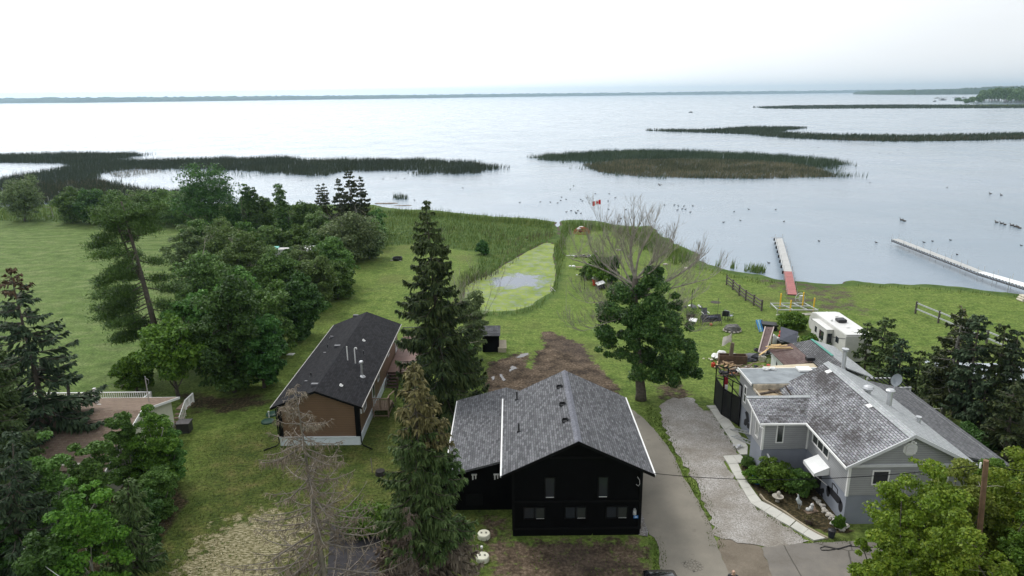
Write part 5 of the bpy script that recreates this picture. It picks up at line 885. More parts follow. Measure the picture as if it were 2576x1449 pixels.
# open plywood recess and flat rear roof
q = MB(); q.slab([(16.96, 42.45, 3.88), (18.85, 42.45, 3.88), (18.85, 44.85, 3.90), (16.96, 44.79, 3.90)], .02); q.build('open_decking', m_osb, gh, world=True)
q = MB(); q.box(16.85, 44.80, 3.90, 19.4, 44.88, 4.30); q.box(16.85, 42.45, 3.90, 16.95, 44.79, 4.02); q.build('open_edge', P('stained_white_board', (.52, .46, .36), .8, .4, 3), gh, world=True)
q = MB(); q.slab([(16.75, 44.86, 4.34), (22.6, 44.86, 4.34), (22.6, 47.8, 4.22), (16.75, 47.8, 4.22)], .08); fr2 = q.build('flat_roof', P('grey_roll_roofing', (.26, .285, .30), .85, .25, 1.2), gh, world=True)
q = MB(); q.box(16.66, 47.8, 4.15, 23.1, 47.88, 4.26); q.box(16.66, 44.8, 4.20, 16.74, 47.79, 4.36); q.build('roof_edge', m_white, gh, world=True)
q = MB(); q.bar((17.9, 44.7, 3.98), (18.9, 42.9, 4.05), .14, .03); q.bar((18.9, 42.6, 4.05), (19.0, 44.6, 4.25), .05, .10); q.bar((16.8, 43.9, 3.95), (18.6, 44.5, 4.0), .20, .03); q.build('loose_boards', P('burnt_board', (.055, .04, .03), .9, .4), gh, world=True)
q = MB(); q.box(20.9, 46.9, 4.30, 21.9, 47.7, 4.44); q.build('roof_hatch', m_white, gh, world=True)
# trims
q = MB(); q.slab([(18.50, 34.29, 3.87), (18.50, 34.29, 3.68), (22.09, 34.29, 5.62), (22.09, 34.29, 5.82)], .05, (0, -1, 0)); q.slab([(22.09, 34.29, 5.82), (22.09, 34.29, 5.62), (26.0, 34.29, 3.60), (26.0, 34.29, 3.80)], .05, (0, -1, 0)); q.box(18.86, 34.54, 3.70, 25.5, 34.62, 3.86); q.build('rake_board', m_gframe, gh, world=True)
q = MB(); q.box(18.80, 34.56, 1.86, 18.94, 34.68, 3.70); q.box(15.90, 40.02, 1.82, 16.04, 40.14, 3.80); q.box(15.90, 42.12, 1.82, 16.0, 42.24, 3.9); q.box(18.78, 39.98, 1.88, 18.86, 40.06, 3.75); q.build('corner_trim', m_white, gh, world=True)
window(gh, (20.65, 34.62, 3.02), .98, .92, '-y', m_white, m_glass, 0, .05); window(gh, (24.0, 34.62, 3.02), .98, .92, '-y', m_white, m_glass, 1, .05); window(gh, (17.05, 40.08, 2.95), .50, 1.32, '-y', m_white, m_glassg, 0, .05); window(gh, (15.96, 41.05, 2.9), .55, 1.35, '-x', m_white, m_glassg, 1, .05); window(gh, (18.86, 38.25, 3.15), 2.3, .85, '-x', m_white, m_glassg, 2, .05); window(gh, (16.85, 46.2, 2.9), .55, 1.3, '-x', m_white, m_glass, 0, .05, hm=1); window(gh, (16.85, 44.3, 2.95), .5, 1.2, '-x', m_white, m_glass, 0, .05)
for x in (20.35, 20.62, 20.88): c_ = MB(); c_.box(x - .05, 34.60, 2.66, x + .05, 34.606, 3.38)
q = MB(); oc = [(22.08 + .42 * math.cos(math.radians(22.5 + 45 * k)), 34.60, 4.78 + .42 * math.sin(math.radians(22.5 + 45 * k))) for k in range(8)]; q.slab(oc, .05, (0, -1, 0))
for k in range(6): q.box(21.82, 34.49, 4.53 + k * .09, 22.34, 34.55, 4.57 + k * .09)
q.build('gable_vent', m_white, gh, world=True)
q = MB(); q.box(22.0, 34.45, 5.28, 22.16, 34.6, 5.36); q.blob((21.98, 34.42, 5.25), .07, 1, 1); q.blob((22.2, 34.42, 5.25), .07, 2, 1); q.build('floodlight', m_white, gh, world=True)
q = MB(); q.tube([(22.65, 34.55, 1.6), (22.65, 34.55, 2.9)], .03, 6); q.tube([(22.12, 34.54, 1.5), (22.12, 34.54, 2.75)], .035, 6)
q.tube([(22.63 + .22 * math.cos(a / 4), 34.5, 3.05 + .22 * math.sin(a / 4)) for a in range(0, 52)], .012, 4); q.box(22.55, 34.5, 3.2, 22.75, 34.6, 3.4); q.build('service_mast', m_metal, gh, world=True)
# awning over the basement door, door, murals
q = MB(); aw_ = [(18.86, 36.85, 2.36), (18.86, 38.45, 2.36), (18.0, 38.45, 1.98), (18.0, 36.85, 1.98)]; q.slab(aw_, .04); q.slab([(18.86, 36.85, 2.34), (18.0, 36.85, 1.96), (18.0, 36.85, 1.78), (18.86, 36.85, 1.86)], .03, (0, -1, 0)); q.box(17.98, 36.85, 1.76, 18.02, 38.45, 1.97)
q.build('awning', P('awning_white', (.80, .81, .80), .45, .04), gh, world=True); q = MB(); q.bar((18.86, 36.9, 1.15), (18.1, 36.9, 1.80), .035); q.bar((18.86, 38.4, 1.15), (18.1, 38.4, 1.80), .035); q.build('awning_strut', m_white, gh, world=True)
q = MB(); q.box(18.84, 37.75, -.05, 18.895, 38.5, 1.85); q.box(18.82, 37.85, .6, 18.84, 38.4, 1.7); q.build('basement_door', m_blackm, gh, world=True)
def mural(name, polys, X=18.892):
    mb = MB()
    for pl_ in polys:
        pts = [AX(*zn(x, y), X) for x, y in pl_]; mb.slab([tuple(p) for p in pts], .012, (-1, 0, 0))
    o = mb.build(name, m_mural, gh, world=True); o['label'] = name.replace('_', ' ') + ' silhouette painted on the foundation'; return o
circ = lambda cx, cy, rx, ry, n=16: [(cx + rx * math.cos(6.283 * k / n), cy + ry * math.sin(6.283 * k / n)) for k in range(n)]
mural('carriage_mural', [circ(1138, 520, 32, 95), circ(1345, 775, 36, 98), [(1110, 440), (1145, 430), (1200, 475), (1260, 540), (1345, 640), (1370, 720), (1340, 730), (1290, 720), (1210, 620), (1160, 560)], [(1203, 375), (1215, 378), (1212, 500), (1200, 490)], [(1215, 378), (1240, 395), (1300, 490), (1295, 500), (1225, 412)], [(1288, 490), (1302, 490), (1298, 575), (1286, 560)]])
mural('horse_mural', [[(935, 400), (965, 400), (975, 460), (1000, 480), (1060, 470), (1072, 500), (1065, 560), (1050, 540), (1045, 580), (1010, 570), (980, 545), (940, 520)], [(940, 510), (965, 520), (985, 620), (970, 600)], [(1015, 560), (1035, 575), (1030, 680), (1018, 690)], [(1035, 575), (1052, 600), (1045, 635), (1030, 620)]])
mural_p = [circ(0, 0, 1, 1)]; q = MB(); X = 16.875
for pl_ in ([(zg(350, 550)), (zg(365, 540)), (zg(372, 580)), (zg(360, 600)), (zg(345, 585))], [zg(375, 570), zg(390, 585), zg(388, 625), zg(372, 615), zg(368, 590)], [zg(355, 490), zg(380, 480), zg(388, 570), zg(372, 575), zg(362, 520)]):
    q.slab([tuple(AX(*p_, X)) for p_ in pl_], .012, (-1, 0, 0))
q.build('side_mural', m_mural, gh, world=True)
# roof fittings
def mzg(x): return 5.80 - abs(x - 22.09) * (1.94 / 3.54)
def onroofg(px, py, east=False):
    for z in np.arange(5.8, 3.6, -.01):
        p = G(px, py, z)
        if z <= mzg(p[0]): return p
    return G(px, py, 4.5)
for (x, y) in ((1018, 172), (1345, 442), (715, 305)): p = onroofg(*zg(x, y)); v = MB(); v.slab([(p[0] - .2, p[1] - .2, p[2] - .02), (p[0] + .2, p[1] - .2, p[2] + .12), (p[0] + .2, p[1] + .2, p[2] + .12), (p[0] - .2, p[1] + .2, p[2] - .02)], .10); v.build('roof_vent', m_white if x > 800 else P('slip_dark', (.10, .10, .12), .8, .1), rg_, world=True)
p = onroofg(*zg(1130, 150)); v = MB(); v.lathe([(.22, -.1), (.14, .05), (.13, 1.25), (.13, 1.3), (.2, 1.32), (.2, 1.36), (.12, 1.40), (.24, 1.44), (.24, 1.52)], 14, p); v.build('chimney', m_metal, gh, world=True)
p = onroofg(*zg(1490, 440)); v = MB(); v.lathe([(.24, -.1), (.17, .05), (.16, .95), (.28, .97), (.28, 1.05), (.18, 1.12)], 14, p); v.build('chimney', m_metal, gh, world=True)
p = onroofg(*zg(1327, 340)); v = MB(); v.lathe([(.16, -.1), (.15, .12), (.26, .2), (.32, .34), (.26, .46), (.1, .53)], 14, p); v.build('turbine_vent', m_metal, gh, world=True)
p = onroofg(*zg(1722, 580)); v = MB(); v.lathe([(.14, -.1), (.13, .38), (.17, .39), (.17, .46)], 12, p); v.build('vent_pipe', m_metal, gh, world=True)
p = onroofg(*zg(1500, 345)); v = MB(); c = Vector((p[0] + .9, p[1] + 1.1, p[2] + .55)); v.tube([c - Vector((0, 0, .8)), c], .03, 6)
rows = []
for i in range(5):
    for k in range(14): a = 6.283 * k / 14; rr_ = .10 * i * 1.0; rows.append(Vector((rr_ * math.cos(a), -.25 * (1 - (i / 4) ** 2) * 0 - .06 * i * i / 4 + .12, rr_ * 1.15 * math.sin(a))))
v.add([c + q_ for q_ in rows], [(i * 14 + k, i * 14 + (k + 1) % 14, (i + 1) * 14 + (k + 1) % 14, (i + 1) * 14 + k) for i in range(4) for k in range(14)]); v.tube([c + Vector((0, -.05, -.3)), c + Vector((-.15, -.5, 0))], .015, 4); v.build('satellite_dish', P('dish_grey', (.40, .43, .46), .5, .05), gh, world=True)
# ---- tan roofed house on the left
m_tan = shingles('tan_shingles', (.17, .115, .075), (.26, .185, .125), .32, .15, mortar=(.12, .085, .06), stain=(.20, .13, .10), amt=.4); m_cream = P('cream_siding', (.62, .62, .50), .6, .06, 2)
lh = thing('tan_roof_house', 'cream bungalow with tan shingle roof behind the left spruces', 'house', (-32, 42.3, 0))
s = MB(); a = [(-25.2, 37.9, -.1), (-25.2, 46.9, -.1), (-25.2, 46.9, 2.55), (-25.2, 42.3, 3.88), (-25.2, 37.9, 2.45)]; b = [(-41.0, p[1], p[2]) for p in a]; s.add(a + b, [tuple(range(5)), tuple(range(9, 4, -1))] + [((k + 1) % 5, k, 5 + k, 5 + (k + 1) % 5) for k in range(5)]); s.build('wall', m_cream, lh, world=True)
rf = MB(); roofslab(rf, [(-24.75, 42.3, 4.02), (-24.75, 37.5, 2.30), (-41.5, 37.5, 2.30), (-41.5, 42.3, 4.02)]); roofslab(rf, [(-24.75, 42.305, 4.02), (-24.75, 47.3, 2.66), (-41.5, 47.3, 2.66), (-41.5, 42.305, 4.02)]); lr = rf.build('roof', m_tan, lh, world=True)
q = MB(); q.slab([(-24.74, 42.3, 4.04), (-24.74, 42.3, 3.86), (-24.74, 37.45, 2.14), (-24.74, 37.45, 2.31)], .05, (1, 0, 0)); q.slab([(-24.74, 42.3, 4.04), (-24.74, 42.3, 3.86), (-24.74, 47.35, 2.50), (-24.74, 47.35, 2.67)], .05, (1, 0, 0)); q.box(-41.4, 47.3, 2.52, -24.8, 47.38, 2.64); q.build('gutter', m_white, lr, world=True)
q = MB(); q.add([(-25.17, 40.6, .8), (-25.17, 41.8, .8), (-25.17, 41.8, 2.1), (-25.17, 40.6, 2.1)], [(0, 1, 2, 3)]); q.build('gable_window', m_glass, lh, world=True)
p = G(*zl(975, 1420), 3.0); v = MB(); v.lathe([(.32, -.15), (.3, 0), (.22, .05), (.34, .12), (.34, .2), (.24, .24), (.30, .30), (.22, .40)], 14, (p[0], p[1], 3.0)); v.build('round_vent', m_white, lr, world=True)
for (x, y) in ((270, 135), (735, 95)): p = G((x / 2.969) * .83854, (1240 + y / 2.969) * .83854, 3.3); v = MB(); v.box(p[0] - .25, p[1] - .2, 3.2, p[0] + .25, p[1] + .2, 3.55); v.build('roof_vent', m_white, lr, world=True)
p = G(*zl(1478, 1365), 2.8); v = MB(); v.tube([(p[0], p[1], 2.7), (p[0], p[1], 5.0)], .035, 6); v.tube([(p[0], p[1], 4.9), (p[0] + .2, p[1], 4.75), (p[0] + .2, p[1], 4.5), (p[0], p[1], 4.3)], .012, 4); v.build('service_mast', m_metal, lh, world=True)
p = G(*zl(965, 1400), 2.8); v = MB(); v.box(p[0] - .09, p[1] - .09, 2.7, p[0] + .09, p[1] + .09, 4.35); v.build('flue', m_lamp, lh, world=True)
ld = thing('rear_deck', 'raised deck with long white picket rail behind the tan roofed house', 'deck', (-33, 48.4, 0)); q = MB(); q.box(-38.6, 47.4, 1.05, -28.0, 49.6, 1.15)
for x in (-38.4, -35, -31.5, -28.2): q.box(x, 49.3, -.1, x + .12, 49.42, 1.05)
q.build('platform', m_lwood, ld, world=True); railing('railing', ld, (-38.5, 49.55, 1.15), (-28.1, 49.55, 1.15), m_white, .95, 62, pk=.05); railing('railing', ld, (-28.1, 49.5, 1.15), (-28.1, 47.5, 1.15), m_white, .95, 10, pk=.05)
v = MB(); v.bar((-34.4, 49.3, 1.2), (-34.2, 49.3, 2.9), .16); v.bar((-34.0, 49.3, 1.2), (-33.4, 49.2, 2.3), .12); v.build('dark_post', m_blackm, ld, world=True)
sd_ = thing('side_steps', 'white railed side steps at the back corner of the tan roofed house', 'steps', (-24.6, 48, 0)); sdo = -.75; q = MB()
for i in range(4): q.box(-25.95, 48.5 - .3 * i, .62 - .18 * i, -25.15, 48.8 - .3 * i, .68 - .18 * i)
q.box(-25.95, 48.8, .9, -25.15, 50.2, 1.0); q.build('tread', m_lwood, sd_, world=True); railing('railing', sd_, (-25.15, 50.1, 1.0), (-25.15, 48.8, 1.0), m_white, .7, 8, pk=.04); q = MB(); q.bar((-25.15, 48.8, 1.70), (-25.15, 47.6, .9), .06); q.bar((-25.15, 47.6, 0), (-25.15, 47.6, .95), .08)
for i in range(5): q.bar((-25.15, 48.6 - .22 * i, .5 - .1 * i), (-25.15, 48.6 - .22 * i, 1.55 - .14 * i), .04)
q.build('stair_rail', m_white, sd_, world=True)
bx_ = thing('storage_box', 'dark grey storage box on the grass beside the white railed steps', 'box', (-24.55, 47.0, 0), .1); q = MB(); q.box(-.45, -.4, 0, .45, .4, .75); q.build('body', P('dark_box', (.035, .033, .036), .5, .2), bx_); q = MB(); q.box(-.5, -.45, .755, .5, .45, .83); q.build('lid', P('dark_lid', (.05, .048, .052), .5, .2), bx_)
# ---- small black shed with a leaning sheet
p = G(*zp(215, 893)); sh_ = thing('black_shed', 'small black shed with slate shingle roof beyond the left wing', 'shed', (p[0], p[1] + .9, 0)); q = MB(); q.box(-.85, -.8, 0, .75, .9, 1.65); q.build('wall', m_black, sh_)
q = MB(); q.slab([(-1.0, -.95, 1.75), (.88, -.95, 1.75), (.88, .35, 2.35), (-1.0, .35, 2.35)], .07); q.slab([(-1.0, .355, 2.35), (.88, .355, 2.35), (.88, 1.2, 1.85), (-1.0, 1.2, 1.85)], .07); q.build('roof', m_slate, sh_)
p = G(*zp(310, 893)); pb_ = thing('plywood_hutch', 'low pale plywood box against the right wall of the black shed', 'box', (p[0], p[1] + .3, 0)); q = MB(); q.slab([(-.42, -.3, .45), (.42, -.3, .45), (.38, .55, 1.0), (-.40, .55, 1.0)], .04); q.box(-.40, -.28, 0, .38, -.24, .42); q.build('sheet', P('plywood', (.50, .44, .33), .8, .12, 5), pb_)
q = MB(); q.box(-.38, -.2, 0, .36, .5, .40); q.build('base', P('old_crate', (.30, .26, .2), .8, .2), pb_)
# ---- sheds behind the grey house
m_rust = shingles('rusty_roofing', (.105, .058, .052), (.15, .085, .075), 3.0, .09, mortar=(.07, .045, .04), stain=(.30, .24, .22), amt=.35, msize=.02)
ws = thing('workshop', 'long workshop with rust red and shingled roof behind the grey house', 'shed', (25.3, 54.2, 0)); q = MB(); q.box(22.75, 51.0, -.1, 28.0, 56.9, 2.2); q.build('wall', P('white_wall_old', (.58, .60, .58), .8, .1), ws, world=True)
q = MB(); q.slab([(22.4, 52.9, 2.32), (24.55, 52.9, 2.72), (24.55, 57.2, 2.72), (22.4, 57.2, 2.32)], .07); q.build('rusty_roof', m_rust, ws, world=True)
q = MB(); q.slab([(24.555, 50.6, 2.72), (26.3, 50.6, 3.05), (26.3, 57.2, 3.05), (24.555, 57.2, 2.72)], .08); q.build('shingle_roof', shingles('old_dark_shingles', (.13, .13, .135), (.22, .22, .23), .33, .16, mortar=(.03, .03, .03), msize=.025, stain=(.05, .05, .05)), ws, world=True)
q = MB(); q.slab([(26.305, 50.6, 3.05), (28.3, 49.9, 2.4), (28.3, 57.2, 2.4), (26.305, 57.2, 3.05)], .08); q.build('east_roof', m_gsh2, ws, world=True); q = MB(); q.bar((26.3, 53.2, 3.09), (26.25, 57.2, 3.09), .22, .03); q.build('ridge_flashing', P('green_flashing', (.06, .27, .21), .5, .1), ws, world=True)
for k, (x, y) in enumerate(((22.72, 55.4), (22.72, 54.0))):
    q = MB(); q.slab([(x, y, .5), (x, y + .35, .5), (x, y + .25, 1.7), (x, y + .05, 1.5)], .015, (-1, 0, 0)); q.build('wall_silhouette', m_mural, ws, world=True)
cn = thing('lean_to_canopy', 'long cream canopy roof between the grey house and the workshop', 'canopy', (23, 51, 0)); q = MB(); q.slab([(20.4, 50.4, 2.25), (24.5, 50.4, 2.45), (24.9, 52.8, 2.62), (20.5, 52.7, 2.42)], .06); q.build('roof', P('cream_sheet', (.55, .47, .34), .7, .2, .8), cn, world=True)
q = MB()
for (x, y) in ((20.5, 50.5), (24.3, 50.5), (20.6, 52.6)): q.box(x, y, -.1, x + .09, y + .09, 2.2)
q.build('post', m_lwood, cn, world=True); q = MB(); q.bar((20.35, 50.35, 2.3), (20.45, 52.75, 2.46), .09); q.bar((20.35, 50.33, 2.22), (24.5, 50.33, 2.42), .08); q.build('edge_board', P('red_white_board', (.42, .28, .24), .7, .5), cn, world=True)
q = MB(); q.box(24.15, 53.0, 2.72, 24.8, 53.4, 2.98); ao = q.build('dark_vent_box', m_blackm, ws, world=True)
# far roof bits seen between trees: hidden cabin
hc = thing('hidden_cabin', 'cabin with turquoise and white roof mostly hidden in the hedgerow', 'cabin', tuple(G(745, 668))); 
for nm, c, (x0, y0, x1, y1), z_ in (('turquoise_roof', (.03, .38, .30), (-3.6, -1.2, -2.3, .3), 2.9), ('white_roof', (.72, .72, .70), (1.4, -1.0, 3.0, .5), 2.9)):
    q = MB(); q.slab([(x0, y0, z_ - .5), (x1, y0, z_ - .5), (x1, y1, z_), (x0, y1, z_)], .08); q.build(nm, P(nm, c, .5, .08), hc)
q = MB(); q.box(-3.6, -.9, 0, 3.2, .5, 2.65); q.build('wall', P('pale_wall', (.5, .5, .48), .7, .1), hc)
# right edge: grey tarped boat / scrap roof seen through the spruces
rs_ = thing('tarp_roof_shelter', 'low shelter with crumpled silver grey tarp roof behind the right spruces', 'shelter', tuple(G(2500, 960))); r = np.random.RandomState(9); q = MB(); nx_, ny_ = 16, 8; vs = [(-6 + 12 * i / nx_, -1.6 + 3.2 * j / ny_ - i * .12, 1.3 + .5 * math.sin(math.pi * j / ny_) + r.uniform(-.12, .12)) for j in range(ny_ + 1) for i in range(nx_ + 1)]
q.add(vs, [(j * (nx_ + 1) + i, j * (nx_ + 1) + i + 1, (j + 1) * (nx_ + 1) + i + 1, (j + 1) * (nx_ + 1) + i) for j in range(ny_) for i in range(nx_)]); q.build('tarp', P('silver_tarp', (.36, .40, .43), .45, .3, 1.5), rs_)
q = MB()
for x in (-5.5, 0, 5.5):
    for y in (-1.4, 1.0): q.tube([(x, y - (x + 6) * .12, -.1), (x, y - (x + 6) * .12, 1.4)], .04, 6)
q.build('frame', m_metal, rs_)
pg_ = thing('side_platform', 'grey plank landing with white rail between the trunks beside the grey house', 'deck', (30.4, 47.6, 0)); q = MB()
for i in range(14): q.box(-1.4 + i * .2, -1.2, .78, -1.4 + i * .2 + .185, 1.6, .83)
q.build('planks', P('grey_planks', (.25, .25, .26), .8, .2), pg_); q = MB(); q.bar((1.4, -1.2, 1.5), (1.4, 1.6, 1.5), .06); q.bar((-1.4, -1.2, 1.5), (1.4, -1.2, 1.5), .06)
for x, y in ((-1.35, -1.15), (1.35, -1.15), (1.35, 1.55), (-1.35, 1.55)): q.bar((x, y, -.1), (x, y, 1.52), .08)
q.build('rail', m_white, pg_)
po_ = thing('pergola_slats', 'small dark slatted pergola against the back of the grey house', 'pergola', (28.8, 49.0, 0)); q = MB()
for i in range(7): q.bar((-1.1 + i * .34, -.9, 2.55), (-1.1 + i * .34, .9, 2.55), .09, .04)
q.build('slats', m_blackt, po_); q = MB(); q.bar((-1.25, -.9, 2.45), (1.2, -.9, 2.45), .1); q.bar((-1.25, .9, 2.45), (1.2, .9, 2.45), .1)
for x in (-1.2, 1.15):
    for y in (-.9, .9): q.bar((x, y, -.1), (x, y, 2.4), .09)
q.build('frame', m_gframe, po_)
# ================================================================ THINGS ABOUT THE YARDS AND THE LAKE
def zk(x, y): return ((2300 + x / 7.246) * .83854, (700 + y / 7.246) * .83854)
def zq(x, y): return ((2640 + x / 5.963) * .83854, (700 + y / 5.963) * .83854)
def zw(x, y): return ((2120 + x / 7.156) * .83854, (1000 + y / 7.156) * .83854)
def zc(x, y): return ((2130 + x / 7.245) * .83854, (1100 + y / 7.245) * .83854)
def one(mb, name, mat, label, cat, loc=(0, 0, 0), rz=0.0, group=None, smooth=False, bevel=0):
    o = mb.build(name, mat, None, smooth=smooth, bevel=bevel); o.location = [float(v) for v in loc]; o.rotation_euler = (0, 0, rz); return tag(o, label, cat, group)
m_dock = P('pale_dock_boards', (.42, .42, .405), .7, .08, 1.5); m_red = P('red_dock_boards', (.34, .13, .12), .8, .15, 2); m_yel = P('yellow_paint', (.80, .50, .03), .5, .08); m_wht = P('white_plastic', (.80, .80, .78), .5, .06); m_cloth = P('grey_cloth', (.10, .10, .11), .9, .4, 4); m_fab = P('dark_fabric', (.02, .02, .025), .7, .3, 5)
m_lum = P('fresh_lumber', (.62, .43, .20), .7, .2, 5); m_log = P('split_firewood', (.48, .33, .19), .85, .45, 6); m_blue = P('bright_blue', (.03, .20, .50), .45, .1); m_rock = P('rock', (.40, .37, .32), .9, .25, 4); m_redp = P('red_plastic', (.50, .05, .02), .5, .1); m_brw = P('old_brown_wood', (.12, .075, .05), .85, .3, 3); m_fence = P('fence_wood', (.085, .075, .062), .9, .3, 4)
# ---- docks
def dock(name, label, rows, w, par_z, mat, posts_every=1, frame=True):
    t = thing(name, label, 'dock', (rows[0][0][0], rows[0][0][1], 0), 0, 'docks reaching into the lake'); 
    for i in range(len(rows) - 1):
        (l0, r0_), (l1, r1) = rows[i], rows[i + 1]; q = MB(); l0, r0v, l1, r1v = Vector(l0), Vector(r0_), Vector(l1), Vector(r1); g = (l1 - l0) * .004
        q.slab([l0 + g, r0v + g, r1v - g, l1 - g], .07); q.build('deck_section', mat[i] if isinstance(mat, list) else mat, t, world=True)
    q = MB()
    for i, (l, r_) in enumerate(rows):
        for p in (l, r_): q.tube([(p[0], p[1], -1.3), (p[0], p[1], p[2] + (.75 if i % posts_every == 0 else .05))], .032, 6)
    q.build('posts', m_metal, t, world=True)
    if frame:
        q = MB()
        for i in range(len(rows) - 1):
            for s in (0, 1):
                a = Vector(rows[i][s]); b = Vector(rows[i + 1][s]); dz = Vector((0, 0, -.35)); q.bar(a + dz, b + dz, .09, .14); n = 5
                for k in range(n): q.bar(a.lerp(b, k / n) + Vector((0, 0, -.05)), a.lerp(b, (k + .5) / n) + dz, .07); q.bar(a.lerp(b, (k + .5) / n) + dz, a.lerp(b, (k + 1) / n) + Vector((0, 0, -.05)), .07)
        q.build('truss', P('dark_truss', (.07, .07, .075), .7, .3), t, world=True)
    return t
A0, A1 = G(*zk(180, 112), .35), G(*zk(340, 104), .35); B0, B1 = G(*zk(370, 822), .80), G(*zk(552, 830), .80); C0, C1 = G(*zk(445, 1320), .12), G(*zk(660, 1330), .12)
rows = [(tuple(A0 + (B0 - A0) * k / 7), tuple(A1 + (B1 - A1) * k / 7)) for k in range(8)] + [(tuple(B0 + (C0 - B0) * k / 4), tuple(B1 + (C1 - B1) * k / 4)) for k in range(1, 5)]
d1 = dock('lake_dock', 'straight pale dock with a red shore ramp', rows, 1.4, .4, [m_dock] * 7 + [m_red] * 4, 1, False)
q = MB()
for k in range(8): c = Vector(rows[k][0]); q.tube([c + Vector((-.12, 0, -.35)), c + Vector((-.12, 0, .05))], .12, 8)
q.build('side_floats', m_blackm, d1, world=True); q = MB(); a = Vector(rows[0][0]); b = Vector(rows[0][1]); q.bar(a + Vector((-.7, .1, .12)), b + Vector((0, .1, .12)), .06); q.build('end_rail', m_metal, d1, world=True)
A0, A1 = G(*zq(210, 100), .75), G(*zq(335, 97), .75); B0, B1 = G(*zq(1750, 695), .95), G(*zq(1860, 682), .95); C0, C1 = G(*zq(2620, 965), 1.15), G(*zq(2640, 900), 1.15); E0 = C0 + (C0 - B0) * .5; E1 = C1 + (C1 - B1) * .5
rows = [(tuple(A0 + (B0 - A0) * k / 6), tuple(A1 + (B1 - A1) * k / 6)) for k in range(7)] + [(tuple(B0 + (C0 - B0) * k / 3), tuple(B1 + (C1 - B1) * k / 3)) for k in range(1, 4)] + [(tuple(E0), tuple(E1))]
dock('lake_dock', 'long white dock on dark trusses slanting in from the right edge', rows, 1.4, .8, [m_dock] * 6 + [m_wht] * 4, 1, True)
# ---- yellow posts, lift frame, wheel
for k, (a, b, lab) in enumerate([((1238, 112), (1230, 272), 'yellow post nearest the pole fence'), ((1343, 186), (1341, 315), 'shorter yellow post at the front of the metal frame'), ((1480, 100), (1474, 266), 'tallest yellow post beside the white hoop'), ((1597, 162), (1594, 300), 'yellow post closest to the white trailer')]):
    p = G(*zy(*b)); h = AY(*zy(*a), p[1])[2]; q = MB(); q.tube([(0, 0, -.1), (0, 0, h)], .075, 10); q.lathe([(.09, h - .02), (.05, h + .05)], 10); one(q, 'yellow_post', m_yel, lab, 'post', p, 0, 'yellow guide posts by the ramp')
p = G(*zy(1370, 300)); lf = thing('boat_lift', 'low galvanised boat lift frame lying between the yellow posts', 'frame', p); q = MB()
for (a, b) in (((-2.0, 1.5), (1.9, 1.5)), ((-2.1, -.9), (2.3, -1.2)), ((-2.0, 1.5), (-2.1, -.9)), ((1.9, 1.5), (2.3, -1.2)), ((-1.0, 1.5), (-.4, -1)), ((.6, 1.5), (1.2, -1.1)), ((-2, .4), (2.1, .3))): q.bar((*a, .45), (*b, .45), .10)
q.build('rails', m_metal, lf); q = MB()
for x, y in ((-2, 1.5), (1.9, 1.5), (-2.1, -.9), (2.3, -1.2)): q.bar((x, y, -.05), (x, y, .6), .08)
q.build('legs', m_metal, lf); q = MB(); q.bar((-2.6, -1.9, .15), (2.6, -1.5, .2), .12); q.bar((-1.5, -2.3, .1), (3.0, -2.4, .5), .10); q.bar((1.4, -2.9, .4), (2.9, -2.2, .55), .1); q.build('loose_beams', P('pale_beam', (.55, .52, .46), .8, .15), lf)
p = G(*zy(1445, 218)); hp = thing('hoop_winch', 'white hoop wheel with grey winch box behind the tallest yellow post', 'wheel', p, .2); q = MB(); q.tube([(.62 * math.cos(k * .35), 0, .65 + .62 * math.sin(k * .35)) for k in range(19)], .035, 6); q.bar((-.6, 0, .65), (.6, 0, .65), .04); q.build('hoop', P('dull_white', (.55, .56, .55), .6, .1), hp); q = MB(); q.box(-.05, -.2, .35, .45, .2, .95); q.bar((.1, 0, -.05), (.1, 0, .4), .08); q.build('winch_box', m_metal, hp)
# ---- fences
def polefence(name, label, pts, h, rails, mat, railmat, rw=.09, diag=False):
    t = thing(name, label, 'fence', pts[0]); q = MB()
    for p in pts: q2 = MB(); q2.tube([(p[0], p[1], -.1), (p[0], p[1], h + .08)], rw * .85, 7); q2.build('post', mat, t, world=True)
    for z in rails:
        for i in range(len(pts) - 1): q.bar((pts[i][0], pts[i][1], z), (pts[i + 1][0], pts[i + 1][1], z - .03), rw * .75, rw)
    q.build('rails', railmat, t, world=True)
    return t
polefence('pole_fence', 'dark three rail pole fence running down to the shore', [G(*zy(*c)) for c in ((650, 18), (718, 70), (787, 132), (857, 188), (945, 242), (1030, 300))], 1.25, (.35, .72, 1.12), m_fence, m_fence, .13)
polefence('rail_fence', 'two rail fence with pale rails on the right hand lawn', [G(*zr(*c)) for c in ((1115, 290), (1335, 382), (1560, 478), (1800, 580), (2080, 700))], 1.3, (.55, 1.2), m_fence, P('pale_rail', (.36, .38, .37), .8, .15), .13)
